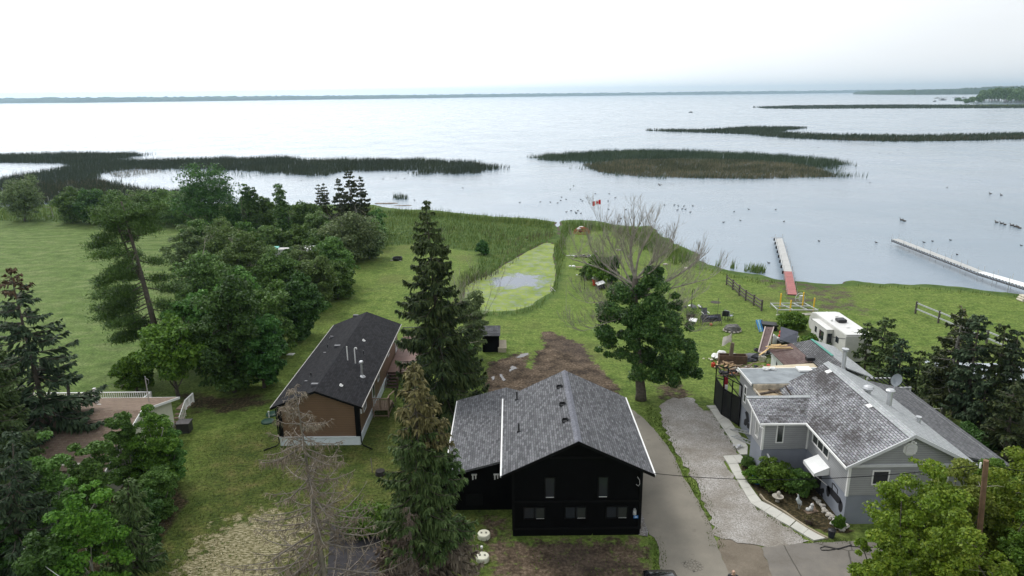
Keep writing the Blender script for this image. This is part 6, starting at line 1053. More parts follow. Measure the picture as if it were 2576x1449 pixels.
# ---- fifth wheel trailer
tv = thing('travel_trailer', 'white fifth wheel camping trailer with slide out parked among bushes', 'trailer', (30.9, 61.8, 0)); m_rv = P('trailer_white', (.66, .655, .63), .4, .04); m_rvs = P('trailer_side', (.52, .51, .48), .4, .06)
sec = [(-3.75, .55), (2.2, .55), (2.6, 1.15), (3.75, 1.25), (4.05, 1.7), (3.95, 2.35), (3.5, 2.95), (2.8, 3.1), (-3.6, 3.1), (-3.75, 3.0)]; q = MB(); n = len(sec); vs = [(-1.2, y, z) for y, z in sec] + [(1.2, y, z) for y, z in sec]
q.add(vs, [tuple(range(n))[::-1], tuple(range(n, 2 * n))] + [(k, (k + 1) % n, n + (k + 1) % n, n + k) for k in range(n)]); q.build('body', m_rvs, tv, bevel=.05)
q = MB(); q.slab([(-1.16, -3.7, 3.13), (1.16, -3.7, 3.13), (1.16, 2.8, 3.13), (-1.16, 2.8, 3.13)], .025); q.slab([(-1.16, 2.81, 3.13), (1.16, 2.81, 3.13), (1.1, 3.5, 2.98), (-1.1, 3.5, 2.98)], .025); q.build('roof', m_rv, tv)
q = MB(); q.box(-1.8, -1.3, .95, -1.22, 1.9, 2.75); so_ = q.build('slide_out', m_rvs, tv, bevel=.02); q = MB(); q.box(-1.84, -1.34, 2.755, -1.2, 1.94, 2.80); q.build('slide_roof', m_rv, so_)
for (y0, y1, z0, z1, sc_n) in ((-.75, .15, 1.5, 2.35, 'window'), (.75, 1.15, 1.8, 2.35, 'window')): q = MB(); q.box(-1.82, y0, z0, -1.802, y1, z1); q.build(sc_n, m_glass, so_)
q = MB(); q.box(-1.72, -1.325, 1.45, -1.28, -1.302, 2.4); q.build('window', m_glass, so_)
for (y0, y1, z0, z1) in ((-2.5, -1.9, 1.85, 2.4), (2.4, 2.9, 1.9, 2.4)): q = MB(); q.box(-1.22, y0, z0, -1.202, y1, z1); q.build('window', m_glass, tv)
q = MB(); q.box(-.4, -.5, 3.14, .4, .35, 3.45); q.build('air_conditioner', m_blackm, tv, bevel=.08); q = MB(); q.box(-.25, -3.2, 3.14, .25, -2.7, 3.22); q.box(-.3, -1.9, 3.14, .0, -1.6, 3.2); q.blob((-.75, .2, 3.22), .1, 1); q.box(.2, 1.5, 3.14, .5, 1.8, 3.2); q.build('roof_vents', m_lamp, tv)
q = MB()
for k in range(9): a = k / 8; q.bar((-1.206, -3.7 + 7.2 * a, 2.75 - .9 * abs(math.sin(a * 2.6))), (-1.206, -3.7 + 7.2 * min(1, a + .125), 2.75 - .9 * abs(math.sin(min(1, a + .125) * 2.6))), .012, .07)
q.box(-.3, -3.77, .9, -.05, -3.752, 1.15); q.build('decals', P('grey_decal', (.10, .10, .11), .5, .1), tv)
for y in (-1.6, -.7):
    for x in (-1.1, 1.1): q = MB(); q.tube([(x - .12, y, .36), (x + .12, y, .36)], .36, 16); w_ = q.build('wheel', m_blackm, tv); q = MB(); q.tube([(x - .135, y, .36), (x + .135, y, .36)], .19, 12); q.build('rim', m_metal, w_)
q = MB(); q.box(-1.0, -3.6, .35, 1.0, 2.2, .54); q.bar((-.6, 2.9, -.02), (-.6, 2.9, 1.2), .09); q.bar((.6, 2.9, -.02), (.6, 2.9, 1.2), .09); q.build('chassis', m_blackt, tv)
# ---- canadian flag on a pole
pf = G(*z3(1165, 772)); ph = AY(*z3(1155, 572), pf[1])[2]; fl = thing('flagpole', 'thin flagpole flying a red and white maple leaf flag by the shore', 'flagpole', pf); q = MB(); q.tube([(0, 0, -.1), (-.1, 0, ph)], [.04, .025], 6); q.blob((-.1, 0, ph + .03), .06, 1, 1); q.build('pole', m_metal, fl)
def flag_pt(u, v): return (-.1 - 1.55 * u, .12 * math.sin(u * 7), ph - .12 - .88 * (1 - v) - .30 * u + .04 * math.sin(u * 6))
def strip(mb, u0, u1, y=0.0, n=6):
    vs = []; 
    for i in range(n + 1):
        u = u0 + (u1 - u0) * i / n
        for v in (0, 1): p = flag_pt(u, v); vs += [(p[0], p[1] - .006, p[2]), (p[0], p[1] + .006, p[2])]
    mb.add(vs, [f for i in range(n) for f in ((i * 4, i * 4 + 4, i * 4 + 6, i * 4 + 2), (i * 4 + 1, i * 4 + 3, i * 4 + 7, i * 4 + 5))])
q = MB(); strip(q, .25, .75); q.build('white_panel', P('flag_white', (.85, .85, .85), .8, .02), fl); m_fr = P('flag_red', (.70, .02, .03), .8, .02)
q = MB(); strip(q, 0, .25); strip(q, .75, 1.0); q.build('red_bars', m_fr, fl)
leaf = [(0, -.42), (.03, -.16), (.26, -.22), (.22, -.12), (.44, .06), (.38, .10), (.42, .26), (.28, .22), (.25, .30), (.12, .14), (.17, .44), (.09, .38), (0, .52)]; leaf = leaf + [(-x, y) for x, y in leaf[-2:0:-1]]
q = MB(); c = flag_pt(.5, .5)
for s in (-1, 1): q.add([(c[0] + x * .8, c[1] + s * .035, c[2] + y * .8 + x * .16) for x, y in leaf], [tuple(range(len(leaf)))[::s]])
q.build('maple_leaf', m_fr, fl)
# ---- red climbing dome / junk on the spit
p = G(*z3(1000, 868)); dm = thing('red_dome_frame', 'low reddish wooden dome frame heaped with white things near the spit end', 'frame', p); q = MB(); R_ = 1.5
for k in range(9):
    a = k * math.pi / 9; q.tube([(R_ * math.cos(a) * math.cos(t_), R_ * .8 * math.sin(a) * math.cos(t_), 1.15 * math.sin(t_)) for t_ in [math.pi * j / 8 for j in range(9)]], .035, 5)
for z in (.05, .6): rr_ = R_ * math.sqrt(1 - (z / 1.15) ** 2); q.tube([(rr_ * math.cos(k * .3), rr_ * .8 * math.sin(k * .3), z) for k in range(22)], .035, 5)
q.build('ribs', P('red_brown_wood', (.34, .10, .05), .7, .3), dm); q = MB(); q.blob((-.6, -.4, .9), .36, 2, sq=(1, .6, .6)); q.blob((-.1, .1, 1.15), .30, 4, sq=(1.4, .6, .4)); q.build('white_covers', m_wht, dm); q = MB(); q.blob((-.3, -.7, .5), .28, 6); q.build('dark_bag', m_fab, dm)
def heap(name, label, cat, p, parts, group=None):
    """a heap: parts = (name, material, list of (x,y,z,r,squash))"""
    t = thing(name, label, cat, p, 0, group)
    for i, (nm, mt_, bl) in enumerate(parts):
        q = MB()
        for j, (x, y, z, r_, sq) in enumerate(bl): q.blob((x, y, z), r_, i * 31 + j * 7 + int(p[0] * 10), 2, sq, .5)
        q.build(nm, mt_, t)
    return t
rn = random.Random(99)
def scat(n, R_, r_, z=.1, sq=(1, 1, .6)): return [(rn.gauss(0, R_), rn.gauss(0, R_ * .6), z + rn.random() * r_, r_ * rn.uniform(.6, 1.2), sq) for _ in range(n)]
def junkboards(t, n, R_, L_, mat, name='boards', z=.1):
    q = MB()
    for i in range(n): x, y = rn.gauss(0, R_), rn.gauss(0, R_ * .6); a = rn.uniform(-.6, .6); l = L_ * rn.uniform(.5, 1); zz = z + rn.random() * .25; q.bar((x - math.cos(a) * l / 2, y - math.sin(a) * l / 2, zz), (x + math.cos(a) * l / 2, y + math.sin(a) * l / 2, zz + rn.uniform(-.1, .25)), .10, .04)
    return q.build(name, mat, t)
t = heap('driftwood_heap', 'grey driftwood and scrap heap on the grass left of the round bush', 'heap', G(*zj(300, 110)), [('scrap', m_cloth, scat(6, .7, .25)), ('pale_scrap', m_wht, scat(3, .9, .14))]); junkboards(t, 14, .8, 1.6, m_deadw)
q = MB(); q.bar((-.6, 0, .1), (.6, -.5, .25), .12, .05); one(q, 'white_plank', m_wht, 'single white plank lying left of the driftwood heap', 'plank', G(*zj(55, 95)))
t = thing('garden_bench', 'low pale bench with white cushions beside the pond bank', 'bench', G(*zj(160, 300)), -.1); q = MB(); q.box(-.2, -.25, .32, 1.3, .25, .38)
for x in (-.1, 1.2): q.box(x, -.2, 0, x + .06, .2, .32)
q.build('seat', m_lwood, t); q = MB(); q.blob((-.5, 0, .45), .26, 1, sq=(1, .8, .7)); q.blob((-1.0, .1, .45), .2, 2, sq=(1, .8, .7)); q.build('cushion', m_wht, t)
t = heap('scrap_heap', 'long heap of dark and white yard scrap left of the poplar', 'heap', G(*zj(460, 420)), [('dark_scrap', m_fab, scat(10, 1.1, .3)), ('grey_scrap', m_cloth, scat(6, 1.1, .3)), ('white_scrap', m_wht, scat(5, 1.2, .16))]); junkboards(t, 16, 1.2, 1.4, m_deadw)
t = thing('plastic_chair', 'white plastic lawn chair tipped at the end of the scrap heap', 'chair', G(*zj(295, 400)), .5)
def chairparts(t, mat, seatm, s=1.0):
    q = MB(); q.box(-.27 * s, -.25 * s, .38 * s, .27 * s, .25 * s, .43 * s); q.build('seat', seatm, t); q = MB(); q.slab([(-.27 * s, .25 * s, .43 * s), (.27 * s, .25 * s, .43 * s), (.29 * s, .42 * s, .98 * s), (-.29 * s, .42 * s, .98 * s)], .04, (0, -1, 0)); q.build('backrest', seatm, t)
    for x in (-.27, .27):
        for y in (-.23, .27): q = MB(); q.bar((x * s, y * s, 0), (x * s, y * s, .38 * s), .045); q.build('leg', mat, t)
        q = MB(); q.bar((x * s * 1.1, -.25 * s, .62 * s), (x * s * 1.1, .3 * s, .62 * s), .05); q.build('armrest', mat, t)
chairparts(t, m_wht, m_wht)
t = thing('red_wheelbarrow', 'red tub with white lid leaning beside the scrap heap', 'tub', G(*zj(430, 545)), .3); q = MB(); q.lathe([(.22, 0), (.34, .75), (.36, .78)], 14); q.build('tub', m_redp, t); q = MB(); q.blob((0, .1, .95), .42, 3, sq=(1, .8, .45)); q.build('lid', m_wht, t)
t = thing('covered_cart', 'dark cart with a white cover next to the red tub', 'cart', G(*zj(520, 600)), .3); q = MB(); q.box(-.45, -.35, .2, .45, .35, .55); q.build('box', m_fab, t); q = MB(); q.slab([(-.55, -.4, .6), (.5, -.4, .85), (.5, .4, 1.0), (-.55, .4, .75)], .05); q.build('cover', m_wht, t)
for x in (-.35, .35): q = MB(); q.tube([(x, -.38, .18), (x, -.33, .18)], .18, 12); q.build('wheel', m_blackm, t)
for k, (x, y, lab) in enumerate([(745, 470, 'white slatted crate in front of the slim bush')]): 
    q = MB()
    for j in range(5): q.box(-.22, 0, .05 + j * .17, .22, .05, .14 + j * .17)
    q.box(-.22, .055, 0, -.17, .1, .9); q.box(.17, .055, 0, .22, .1, .9); one(q, 'slatted_panel', m_wht, lab, 'panel', G(*zj(x, y)))
for k, (a, b, lab) in enumerate([(z3(1025, 1278), z3(1025, 1355), 'thin dark stake left of the poplar, the taller of two'), (z3(995, 1235), z3(995, 1292), 'thin dark stake nearer the pond bench')]):
    p = G(*b); h = AY(*a, p[1])[2]; q = MB(); q.tube([(0, 0, -.1), (0, 0, h)], .035, 6); one(q, 'stake', m_blackt, lab, 'stake', p, 0, 'garden stakes on the spit')
p = G(*zp(866, 512)); h = AY(*zp(860, 252), p[1])[2]; q = MB(); q.tube([(0, 0, -.1), (-.05, 0, h)], [.03, .02], 5); one(q, 'bamboo_pole', P('pale_cane', (.42, .44, .30), .7, .1), 'tall thin pale pole standing right of the pond', 'pole', p)
for k, (pa, pb, m_) in enumerate([(zp(724, 310), zp(742, 358), m_deadw), (zp(738, 325), zp(770, 358), m_wht)]): a, b = G(*pa, .5), G(*pb, .0); q = MB(); q.bar((0, 0, .5), (b[0] - a[0], b[1] - a[1], .02), .14, .04); one(q, 'bank_plank', m_, ('weathered', 'white')[k] + ' plank leaning on the pond bank', 'plank', (a[0], a[1], 0))
for k, (x, y, lab) in enumerate([(985, 115, 'pale rock on the spit left of the forked trunk'), (1855, 290, 'flat pale rock near the shore reeds'), (1525, 228, 'small white rock among the bare boughs'), (800, 10, 'flat pale rock near the spit end'), (450, 30, 'small cream rock above the round bush')]):
    q = MB(); q.blob((0, 0, .08), .28 + .08 * (k % 2), k, 2, (1.3, .8, .5)); one(q, 'lawn_rock', m_rock, lab, 'rock', G(*zj(x, y)), 0, 'pale rocks on the spit lawn')
# ---- shepherd hook, seats and junk on the right lawn
p = G(*zy(270, 262)); h = AY(*zy(268, 60), p[1])[2]; q = MB(); q.tube([(0, 0, -.1), (-.02, 0, h * .8), (0, 0, h * .93), (.12, 0, h), (.25, 0, h * .95), (.30, 0, h * .8)], .035, 6); q.tube([(.02, 0, h * .35), (.28, 0, h * .5), (.3, 0, h * .3)], .02, 4); one(q, 'shepherd_hook', m_blackt, 'tall black curved garden hook on the right lawn', 'hook', p)
t = heap('bag_heap', 'heap of grey cloth and white bags at the poplar side of the lawn', 'heap', G(*zy(255, 275)), [('grey_cloth', m_cloth, scat(7, .6, .3)), ('white_bag', m_wht, scat(5, .8, .16, .12))])
t = thing('flower_planter', 'round dark planter with sprawling green leaves left of the white garden chair', 'planter', G(*zy(255, 390))); q = MB(); q.lathe([(.38, 0), (.5, .55), (.52, .62), (.44, .6)], 16); q.build('tub', P('planter_brown', (.08, .065, .05), .8, .2), t); r = np.random.RandomState(4); e = r.normal(0, 1, (700, 3)) * np.array([.5, .4, .25]) + np.array([.2, 0, .85]); quads_obj('leaves', leaf_quads(e, np.tile([0, 0, 1.], (700, 1)), .12, r), LF['mid'], t)
t = thing('garden_chair', 'white framed garden chair with grey sling facing the house', 'chair', G(*zy(418, 385)), .1); chairparts(t, m_wht, m_cloth, 1.15)
p = G(*zy(400, 448)); t = thing('swing_seat', 'collapsed dark canopy swing seat with white end table on the lawn', 'swing seat', p, .05); q = MB(); q.slab([(-.2, -.1, .35), (1.9, -.1, .45), (1.95, .45, 1.0), (-.2, .45, .9)], .05); q.build('canopy', m_fab, t); q = MB(); q.blob((1.0, .1, .75), .5, 5, sq=(1.3, .4, .35)); q.build('cushion', P('dark_blue_cushion', (.03, .035, .06), .6, .4, 5), t)
q = MB()
for x in (-.2, .9, 1.9): q.bar((x, -.1, 0), (x, -.1, .4), .05); q.bar((x, .45, 0), (x, .45, .95), .05)
q.bar((-.2, -.12, .3), (1.9, -.12, .4), .05); q.build('frame', m_fence, t); q = MB(); q.slab([(-1.7, -.1, .5), (-.9, -.3, .42), (-.6, .3, .6), (-1.3, .5, .66)], .04); q.build('table_top', m_wht, t); q = MB(); q.bar((-1.4, 0, 0), (-1.4, 0, .5), .05); q.bar((-.9, .1, 0), (-.9, .1, .48), .05); q.build('table_leg', m_fence, t); q = MB(); q.blob((.7, -.35, .12), .16, 3); q.build('terracotta_pot', P('terracotta', (.45, .18, .10), .8, .2), t)
for k, (x, y, rz, sm, lab) in enumerate([(632, 392, .3, m_fab, 'black lawn chair, left one of the close pair'), (678, 392, -.35, P('silver_towel', (.32, .34, .38), .6, .3, 5), 'black lawn chair draped with a silver towel')]): t = thing('lawn_chair', lab, 'chair', G(*zy(x, y)), rz + 2.6, 'pair of black lawn chairs'); chairparts(t, m_blackm, sm, 1.15)
q = MB(); q.tube([(0, 0, 0), (0, 0, 1.9)], .02, 5); q.blob((0, 0, 1.9), .07, 3, 1); one(q, 'garden_torch', m_fence, 'thin garden torch beyond the pair of black lawn chairs', 'torch', G(*zy(553, 345)))
q = MB(); q.lathe([(.02, .03), (.55, .02), (.62, -.02)][::-1], 16); one(q, 'burnt_patch', P('burnt_ground', (.055, .05, .04), .95, .3), 'burnt dark circle in the lawn above the lawn chairs', 'patch', G(*zy(530, 205)))
t = thing('stone_fire_pit', 'mound shaped grey fire pit with a ring of pale stones on the right lawn', 'fire pit', G(*zy(712, 520))); q = MB(); q.blob((0, 0, .18), .72, 8, 3, (1.1, .9, .75), .35); q.build('mound', P('ash_grey', (.12, .115, .11), .95, .35, 4), t)
for k in range(12): a = k * .52; q = MB(); q.blob((.85 * math.cos(a), .7 * math.sin(a), .1), .15, k, 1, (1, 1, .7)); q.build('stone', m_rock, t)
# stump post with a white rag flag
p = G(*zw(505, 640)); h = AY(*zw(540, 205), p[1])[2]; t = thing('flag_post', 'tall bark covered stump post flying a tattered white flag over the firewood', 'post', p); q = MB(); q.tube([(0, 0, -.1), (.03, 0, h * .5), (.08, 0, h)], [.22, .19, .17], 9); q.build('stump', P('stump_bark', (.15, .115, .085), .9, .3, 8, bmp=.5), t); q = MB(); q.tube([(0, 0, h - .1), (-.05, 0, h + 1.0)], .02, 5); q.build('flag_stick', m_deadw, t)
q = MB(); rows_ = []
for i in range(7):
    u = i / 6
    for v in (0, .5, 1): rows_.append((-.05 - .85 * u + .1 * v * u, .12 * math.sin(u * 6 + v * 2), h + .95 - .85 * (1 - v) * (1 - .35 * u) - .62 * u * (1.1 - v * .4)))
q.add(rows_, [(i * 3 + j, i * 3 + j + 1, i * 3 + 4 + j, i * 3 + 3 + j) for i in range(6) for j in range(2)]); q.build('white_flag', P('faded_flag', (.72, .66, .62), .9, .12, 2), t)
# stack of blue frames, black tub
t = thing('blue_cot_stack', 'stack of bright blue and white folded lounger frames on edge', 'lounger stack', G(*zy(1010, 512)), .15)
for i in range(4): q = MB(); x = -.32 + i * .2; q.slab([(x, -.5, .05), (x + .12, -.5, .05), (x + .30, .7, .95), (x + .18, .7, .95)], .05); q.build('sling', (m_blue, P('pale_blue', (.25, .50, .65), .5, .1), m_blue, P('navy', (.02, .05, .14), .5, .1))[i], t)
q = MB(); q.bar((-.35, -.5, 0), (-.35, -.5, .3), .05); q.bar((.4, -.5, 0), (.4, -.5, .3), .05); q.bar((.5, .7, 0), (.5, .7, .95), .05); q.bar((-.1, .7, 0), (-.1, .7, .95), .05); q.build('frame', m_metal, t)
t = thing('black_tub_cart', 'black tub cart right of the blue lounger frames', 'cart', G(*zy(1110, 505)), -.15); q = MB(); q.slab([(-.8, -.45, .75), (.85, -.45, .62), (.85, .45, .70), (-.8, .45, .83)], .14); q.box(-.7, -.35, .25, .75, .35, .58); q.build('tub', m_blackm, t)
for x in (-.5, .6): q = MB(); q.tube([(x, -.42, .2), (x, -.34, .2)], .2, 12); q.build('wheel', m_blackt, t)
# firewood and clutter behind the grey house
t = thing('firewood_pile', 'loose pile of split firewood around the tall stump post', 'woodpile', G(*zw(430, 760))); 
rn = random.Random(7)
for i in range(46):
    q = MB(); x, y = rn.gauss(0, .62), rn.gauss(.1, .5); z = max(.06, .55 - .45 * math.hypot(x, y) + rn.uniform(-.12, .12)); a = rn.uniform(0, 3.14); e = rn.uniform(-.35, .35); l = rn.uniform(.16, .24); d = Vector((math.cos(a) * math.cos(e), math.sin(a) * math.cos(e), math.sin(e))) * l; c = Vector((x, y, z)); q.tube([c - d, c + d], rn.uniform(.05, .08), 3 if i % 3 else 6); q.build('split_log', m_log if i % 4 else m_brw, t)
t2 = thing('wood_crate', 'old brown plank crate standing behind the split firewood', 'crate', G(*zw(560, 660)), -.12); q = MB(); q.box(-1.25, -.06, 0, 1.25, 0, .8); q.box(-1.25, .6, 0, 1.25, .66, .8); q.box(-1.25, .005, 0, -1.19, .595, .8); q.box(1.19, .005, 0, 1.25, .595, .8); q.build('sides', m_brw, t2); q = MB(); q.box(-1.18, .01, .02, 1.18, .59, .1); q.build('floor', m_brw, t2)
t = heap('white_bag_heap', 'mound of white sacks and pale rubble left of the stump post', 'heap', G(*zw(260, 540)), [('white_sack', m_wht, [(-.35, 0, .25, .34, (1, 1, .7)), (.25, .1, .40, .42, (1, .9, .9)), (.0, -.35, .2, .36, (1.2, 1, .6)), (.55, -.2, .2, .3, (1, 1, .7))]), ('pale_rubble', P('cream_rubble', (.60, .56, .46), .8, .2), scat(14, .7, .13))])
t = heap('black_tarp_heap', 'crumpled dark grey tarp heap with a white sheet corner on the lawn', 'heap', G(*zw(870, 560)), [('dark_tarp', P('dark_tarp', (.045, .045, .055), .5, .5, 3), [(-.3, .0, .2, .7, (1.1, .8, .5)), (.5, .2, .25, .6, (1.1, .7, .5)), (.1, -.4, .1, .55, (1.3, .6, .3)), (1.2, .3, .15, .4, (1.3, .6, .5))]), ('white_sheet', m_wht, [(-1.0, .5, .25, .38, (1.3, .8, .35))]), ('yellow_rag', m_yel, [(-1.3, -.5, .12, .2, (1.2, 1, .6))])])
q = MB(); q.lathe([(.19, 0), (.2, .3), (.16, .38), (.06, .40), (.05, .46)], 10); q.tube([(-.1, 0, .38), (0, 0, .5), (.1, 0, .38)], .02, 5); one(q, 'gas_can', m_redp, 'red fuel can left of the firewood', 'can', G(*zw(140, 715)))
for k, (x, y, lab) in enumerate([(1155, 590, 'dirty white bucket, left one by the bicycle'), (1215, 600, 'dirty white bucket, right one by the bicycle')]): t = thing('bucket', lab, 'bucket', G(*zw(x, y)), 0, 'pair of white buckets'); q = MB(); q.lathe([(.17, 0), (.21, .42), (.22, .44), (.2, .43), (.16, .05)], 14); q.build('pail', P('dirty_white', (.56, .53, .44), .6, .15), t); q = MB(); q.tube([(-.2, 0, .4), (-.1, 0, .52), (.1, 0, .52), (.2, 0, .4)], .008, 4); q.build('handle', m_metal, t)
t = thing('old_bicycle', 'old dark bicycle leaning at the white workshop wall', 'bicycle', G(*zw(1430, 650)), .25)
for x in (-.5, .5): q = MB(); q.tube([(x + .32 * math.cos(k * .4), 0, .34 + .32 * math.sin(k * .4)) for k in range(17)], .022, 6); w_ = q.build('wheel', m_blackm, t); q = MB(); [q.bar((x, 0, .34), (x + .31 * math.cos(k * .8), 0, .34 + .31 * math.sin(k * .8)), .008) for k in range(8)]; q.build('spokes', m_metal, w_)
q = MB(); q.tube([(-.5, 0, .34), (-.1, 0, .32), (.35, 0, .8), (-.2, 0, .82), (-.5, 0, .34)], .018, 5); q.tube([(-.1, 0, .32), (-.25, 0, .95)], .018, 5); q.tube([(.5, 0, .34), (.35, 0, .95)], .018, 5); q.build('frame', m_fence, t); q = MB(); q.box(-.36, -.06, .95, -.14, .06, 1.0); q.build('saddle', m_blackm, t); q = MB(); q.tube([(.3, -.25, .98), (.36, 0, .95), (.3, .25, .98)], .015, 5); q.build('handlebar', m_metal, t)
t = thing('tilted_ramp', 'brown tilted platform with pale edge beside the rust red roof', 'platform', G(*zw(1200, 460)), 0); q = MB(); q.slab([(-.6, -.5, .45), (.0, -.7, .45), (1.7, 2.2, 2.0), (.9, 2.3, 2.0)], .06); q.build('deck', P('brown_board', (.15, .10, .095), .8, .2), t); q = MB(); q.bar((-.6, -.5, .48), (.9, 2.3, 2.03), .10, .08); q.bar((0, -.72, .48), (1.7, 2.2, 2.03), .08, .08); q.bar((-.6, -.52, .45), (0, -.72, .45), .12, .10); q.build('edge', P('pinkish_board', (.50, .42, .37), .8, .15), t); q = MB(); q.bar((-.4, -.4, 0), (-.4, -.4, .45), .09); q.bar((1.1, 2.0, 0), (1.1, 2.0, 1.9), .1); q.bar((1.5, 1.9, 0), (1.5, 1.9, 1.8), .1); q.build('leg', m_lwood, t)
t = heap('white_draped_heap', 'white draped load on top of the brown tilted platform', 'heap', G(*zw(1400, 240), 0), [('drape', m_wht, [(0, 0, .55, .40, (1, .8, 1.5)), (.55, .1, .35, .45, (1.2, .8, .8)), (-.35, 0, .3, .3, (.8, .8, 1.2))])])
t = thing('tilted_box_trailer', 'slate blue box lid tipped up behind the rust red roof', 'box', G(*zw(1720, 290)), .12); q = MB(); q.slab([(-1.1, -.6, 1.0), (.4, -1.0, .55), (1.1, .1, 1.45), (-.3, .9, 1.8)], .10); q.build('lid', P('slate_blue', (.085, .09, .115), .5, .15), t); q = MB(); q.box(-.8, -.3, 0, .9, .5, .62); q.build('box', m_blackm, t); q = MB(); q.tube([(.2, -.8, .0), (.5, -.5, .9), (1.0, -.2, 1.1), (1.3, .3, .5), (1.4, .3, 0)], .06, 6); q.build('hoop', m_metal, t)
q = MB(); q.blob((0, 0, .55), .22, 3, 2, (1, .8, 1.1)); q.blob((-.05, .02, .2), .22, 5, 2, (1, 1, .9)); one(q, 'red_bag', m_redp, 'bright red bag standing behind the slate blue lid', 'bag', G(*zw(1590, 100)))
for k, (a, b, z) in enumerate([((1270, 285), (1730, 255), 2.62), ((1330, 320), (1850, 322), 2.60), ((1380, 250), (1600, 240), 2.66), ((1340, 305), (1810, 300), 2.68), ((1130, 470), (1370, 300), 2.3)]):
    A_, B_ = G(*zw(*a), z), G(*zw(*b), z + .12); q = MB(); q.bar((0, 0, 0), tuple(B_ - A_), .14, .05); one(q, 'lumber_board', m_lum, ['pale board lying farthest back but one across the rust red roof', 'longest yellow board across the rust red roof', 'shortest board farthest back on the rust red roof', 'yellow board between the longest and the back ones on the rust red roof', 'board sloping from the roof down to the tilted platform'][k], 'board', A_, 0, 'loose lumber boards on the workshop roof')
# screened enclosure
en = thing('screened_enclosure', 'tall black screened enclosure at the back corner of the grey house', 'enclosure', (16.3, 48.6, 0)); m_mesh, tt, bb = newmat('black_screen'); bb.inputs['Base Color'].default_value = (.006, .006, .007, 1); bb.inputs['Roughness'].default_value = .9; bb.inputs['Alpha'].default_value = .88
cn_ = [(16.05, 48.75), (16.80, 46.9), (16.80, 50.2), (16.1, 50.9)]; q = MB()
for (x, y) in cn_ + [((16.05 + 16.80) / 2, (48.75 + 46.9) / 2)]: q.bar((x, y, -.05), (x, y, 3.3), .07)
for z in (2.25, 3.28, .1):
    for i in range(4): a, b = cn_[i], cn_[(i + 1) % 4]; q.bar((*a, z), (*b, z), .06)
q.build('frame', m_blackt, en, world=True); q = MB()
for i in (0, 3): a, b = cn_[i], cn_[(i + 1) % 4]; q.slab([(*a, .12), (*b, .12), (*b, 2.22), (*a, 2.22)], .01, (0, 1, 0))
q.build('screen', m_mesh, en, world=True)
q = MB(); q.box(-.6, -.15, -.02, .6, .15, .02); t = thing('hanging_basket_rack', 'red and white clothes hanging inside the screened enclosure', 'clothes', (16.45, 49.4, 0)); q = MB(); q.box(-.16, -.05, 1.9, .12, .07, 2.9); q.build('red_shirt', P('dark_red_cloth', (.25, .01, .02), .9, .2), t); q = MB(); q.box(-.1, -.16, 1.7, .1, -.06, 2.3); q.build('white_shirt', m_wht, t); q = MB(); q.bar((-.4, 0, 3.1), (.35, .1, 3.1), .04); q.bar((0, 0, 0), (0, 0, 3.08), .05); q.build('rack', m_fence, t)
for k, (loc, rz, l, lab) in enumerate([((16.15, 46.3, .12), .35, 3.0, 'aluminium ladder leaning against the mural wall'), ((15.9, 45.3, .1), .42, 2.6, 'folded stepladder lying on the path beside the ladder')]):
    t = thing('ladder', lab, 'ladder', loc, rz, 'ladders by the house wall'); q = MB(); ln_ = Vector((.35, -l, .75 if k == 0 else .2)); q.bar((-.2, 0, .0), Vector((-.2, 0, 0)) + ln_, .05, .08); q.bar((.2, 0, 0), Vector((.2, 0, 0)) + ln_, .05, .08); q.build('rail', m_metal, t); q = MB(); [q.bar(Vector((-.2, 0, 0)) + ln_ * (j + .5) / 9, Vector((.2, 0, 0)) + ln_ * (j + .5) / 9, .035) for j in range(9)]; q.build('rungs', m_metal, t)
t = heap('pipe_heap', 'small heap of pale pipes and scrap at the foot of the ladders', 'heap', (15.75, 43.6, .09), [('scrap', m_metal, scat(8, .18, .10))])
# garden by the grey house
t = thing('rain_barrel', 'bright blue rain barrel with black top under the downspout', 'barrel', G(*zg(445, 1045))); q = MB(); q.lathe([(.26, 0), (.30, .3), (.30, .6), (.26, .78)], 16); q.build('barrel', m_blue, t, smooth=False); q = MB(); q.lathe([(.28, .785), (.32, .9), (.30, .95)], 16); q.build('lid', m_blackm, t)
t = thing('bird_bath', 'stone bird bath planter shaped like a shell in the leaf litter', 'bird bath', G(*zn(290, 690))); q = MB(); q.lathe([(.12, 0), (.09, .15), (.3, .32), (.34, .36), (.28, .34), (.05, .28)], 14); q.build('bowl', m_rock, t); q = MB(); q.blob((.05, .05, .5), .12, 2, 2, (1, 1, 1.4)); q.build('figure', m_rock, t)
def bird_statue(t, mat):
    q = MB(); q.tube([(-.1, 0, .30), (0, 0, .42), (.14, .02, .62), (.12, .0, .78), (.17, -.03, .90)], [.04, .14, .11, .045, .05], 10); q.build('body', mat, t); q = MB(); q.tube([(.19, -.04, .91), (.30, -.1, .88)], [.025, .004], 6); q.build('beak', m_lwood, t)
    for x in (-.03, .05): q = MB(); q.tube([(x, 0, 0), (x, 0, .36)], .012, 5); q.build('leg', mat, t)
t = thing('heron_statue', 'grey heron statue standing in the garden bed', 'statue', G(*zn(655, 820)), 2.4); bird_statue(t, P('statue_grey', (.42, .45, .44), .8, .15))
t = thing('rabbit_statue', 'white and grey garden ornament group on a low board', 'ornament', G(*zn(850, 855)), .3); q = MB(); q.blob((0, 0, .18), .15, 3, 2, (1, .8, 1.2)); q.blob((.05, 0, .42), .10, 4, 2); q.blob((-.2, .05, .12), .12, 6, 2); q.build('figures', P('ornament_white', (.60, .60, .58), .7, .3, 8), t); q = MB(); q.box(-.4, -.22, 0, .4, .18, .04); q.bar((.2, -.2, .05), (.35, .3, .35), .05); q.build('board', m_lwood, t)
